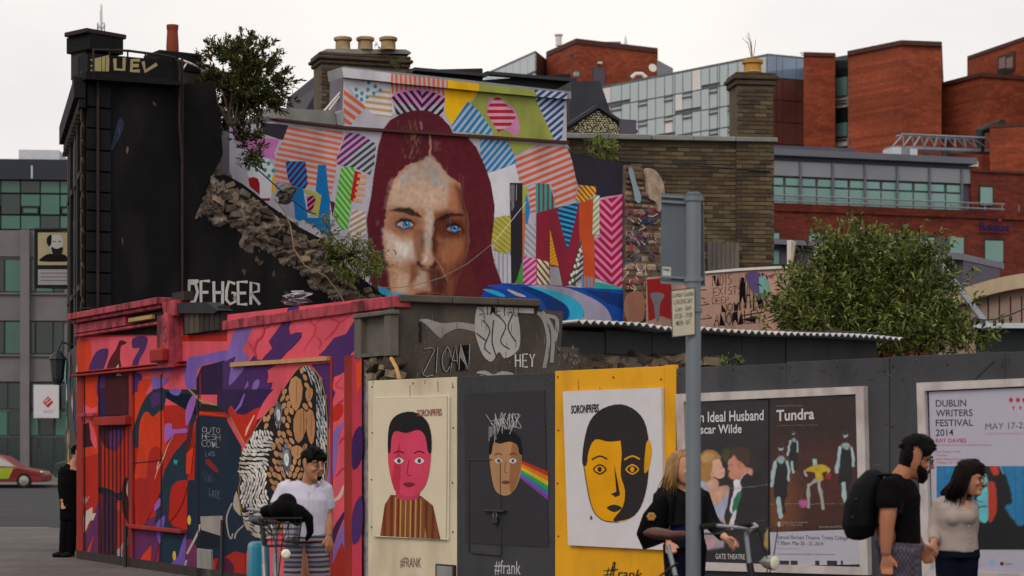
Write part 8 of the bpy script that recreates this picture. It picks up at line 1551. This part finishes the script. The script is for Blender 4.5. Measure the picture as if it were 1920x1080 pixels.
# ------------------------------------------------------------------ side-street things
k = Paint(FD, .075, .002); rr = random.Random(4)
gx = thing('graffiti_panel', FD.w(.6, KZ, .065), 'narrow multicoloured graffiti on the street side of the corner', 'graffiti'); m = MB(); FD.box(m, .02, 4.8, .3, 3.3, .061, .072); m.build('board', MATS['black_paint'], gx)
for i in range(46): u = rr.uniform(.1, 4.7); z = rr.uniform(.5, 3.1); q = [FD.w(u + rr.uniform(.1, .35) * math.cos(a), z + rr.uniform(.1, .3) * math.sin(a), .0735 + .0004 * i) for a in np.linspace(0, 5.3, 7)]; k.mb.add(q, [tuple(range(7))], hx(rr.choice(('2c6aa0', 'b08a2a', 'a02c24', '2f8a44', '1a3c68', '9aa4b0', '14603a'))))
tag(k.build('paint', gx), kind='stuff')
hs = thing('hanging_sign', pget(100, 540, 36.3), 'hanging sign with a bearded man portrait on the left', 'sign'); HS = Wall(66, 36.3, 134, 36.5)
m = MB(); HS.pbox(m, 64, 432, 136, 540, -.05, 0); m.build('frame', MATS['dark_frame'], hs); m = MB(); m.tube([HS.p(64, 430, -.02), HS.p(150, 430, -.02)], .03, 6); m.build('bracket', MATS['dark_metal'], hs)
k = Paint(HS, .003, .002); k.poly('71,436 133,436 133,497 71,497', 'b9ab88'); k.poly('71,505 131,505 131,534 71,534', 'a9a6a8'); k.poly('76,490 80,482 92,476 116,476 126,482 130,490', '1c191a', sm=3); k.poly('92,446 100,441 112,441 118,450 117,468 110,478 98,476 93,465', 'c9c4bc', sm=3); k.poly('88,446 96,440 96,456 92,462 88,456', '1c191a', sm=3); k.poly('96,463 106,467 117,463 116,474 108,480 99,476', '26221f', sm=3); k.stroke('99,453 104,453', 1.4, '26221f'); k.stroke('109,453 114,453', 1.4, '26221f')
for y in (512, 519, 526): k.stroke([(76, y), (126, y)], 1.6, '7a7678')
k.build('portrait', hs)
wl = thing('wall_lantern', FD.w(3.2, 3.4, .2), 'dark iron bracket lantern on the street side of the corner', 'lantern'); m = MB(); m.lathe(FD.w(3.4, 2.75, .26), [(.05, 0), (.1, .1), (.13, .4), (.15, .42), (.05, .55)], 8); m.build('lantern', MATS['dark_metal'], wl); m = MB(); m.tube([FD.w(3.4, 3.3, .26), FD.w(3.4, 3.45, .2), FD.w(3.4, 3.4, .0)], .02, 6); m.build('bracket', MATS['dark_metal'], wl)
def car(px_front, Y, mcol, label, dirn=1):
    X1 = Xof(px_front, Y); r = thing('parked_car', (X1 - 2.1 * dirn, Y, 0), label, 'car'); pr = [(0, .32), (-.02, .55), (-.12, .72), (-.55, .80), (-1.1, .9), (-1.75, 1.36), (-2.2, 1.44), (-2.9, 1.42), (-3.6, 1.1), (-4.05, 1.0), (-4.2, .9), (-4.22, .4), (-4.1, .28), (-.1, .26)]
    def ex(pf, y0, y1, ins=0): 
        n_ = len(pf); vs = [(X1 + x * dirn, Y + y0 + (ins if z > .95 else 0), z) for x, z in pf] + [(X1 + x * dirn, Y + y1 - (ins if z > .95 else 0), z) for x, z in pf]; return vs, [tuple(range(n_)), tuple(range(n_, 2 * n_))[::-1]] + [(i, n_ + i, n_ + (i + 1) % n_, (i + 1) % n_) for i in range(n_)]
    m = MB(); m.add(*ex(pr, 0, 1.7, .15)); m.bevel(.04, 2); bd = m.build('body', MATS[mcol], r)
    for pf in ([(-1.25, .93), (-1.8, 1.3), (-2.2, 1.36), (-2.25, .95)], [(-2.35, .95), (-2.3, 1.36), (-2.9, 1.34), (-3.4, 1.06), (-3.4, .98)]): m = MB(); vs = [(X1 + x * dirn, Y + .02 + .13 * (z > 1), z) for x, z in pf]; m.add([(x, y - .02, z) for x, y, z in vs] + [(x, y + .05, z) for x, y, z in vs], [(0, 1, 2, 3, 4)[:len(pf)], *[(i, len(pf) + i, len(pf) + (i + 1) % len(pf), (i + 1) % len(pf)) for i in range(len(pf))]]); m.build('window', MATS['dark_window'], r)
    for x in (-.85, -3.4): m = MB(); m.lathe((X1 + x * dirn, Y - .02, .32), [(.2, -.0), (.32, .0), (.33, .1), (.32, .2), (.2, .22)], 22, axis=(0, 1, 0)); w = m.build('wheel', MATS['rubber'], r); m = MB(); m.lathe((X1 + x * dirn, Y - .035, .32), [(.05, 0), (.21, .01), (.2, .05)], 18, axis=(0, 1, 0)); m.build('rim', MATS['lamp_chrome'], w)
    m = MB(); m.ell((X1 - .12 * dirn, Y + .1, .66), (.14, .1, .09)); m.build('headlight', MATS['lamp_chrome'], r); return r
mat('car_red', '6e0f10', rough=.3, var=.04, spec=.5); mat('car_dark', '14191b', rough=.3, var=.04, spec=.5); mat('lime', '8a9a1a', rough=.4)
cr_ = car(82, 91.5, 'car_red', 'red car with lime green side graphics on the far street'); m = MB(); X1 = Xof(82, 91.5)
for q in ([(-1.5, .4), (-1.3, .85), (-1.9, .85), (-2.0, .65), (-2.3, .4)], [(-2.5, .45), (-2.3, .8), (-2.7, .85), (-2.9, .4)], [(-3.9, .5), (-3.7, .8), (-4.1, .8)]): m = MB(); m.add([(X1 + x, 91.47, z) for x, z in q], [tuple(range(len(q)))]); m.build('side_graphic', MATS['lime'], cr_)
car(262, 104, 'car_dark', 'dark car behind the red one on the far street')
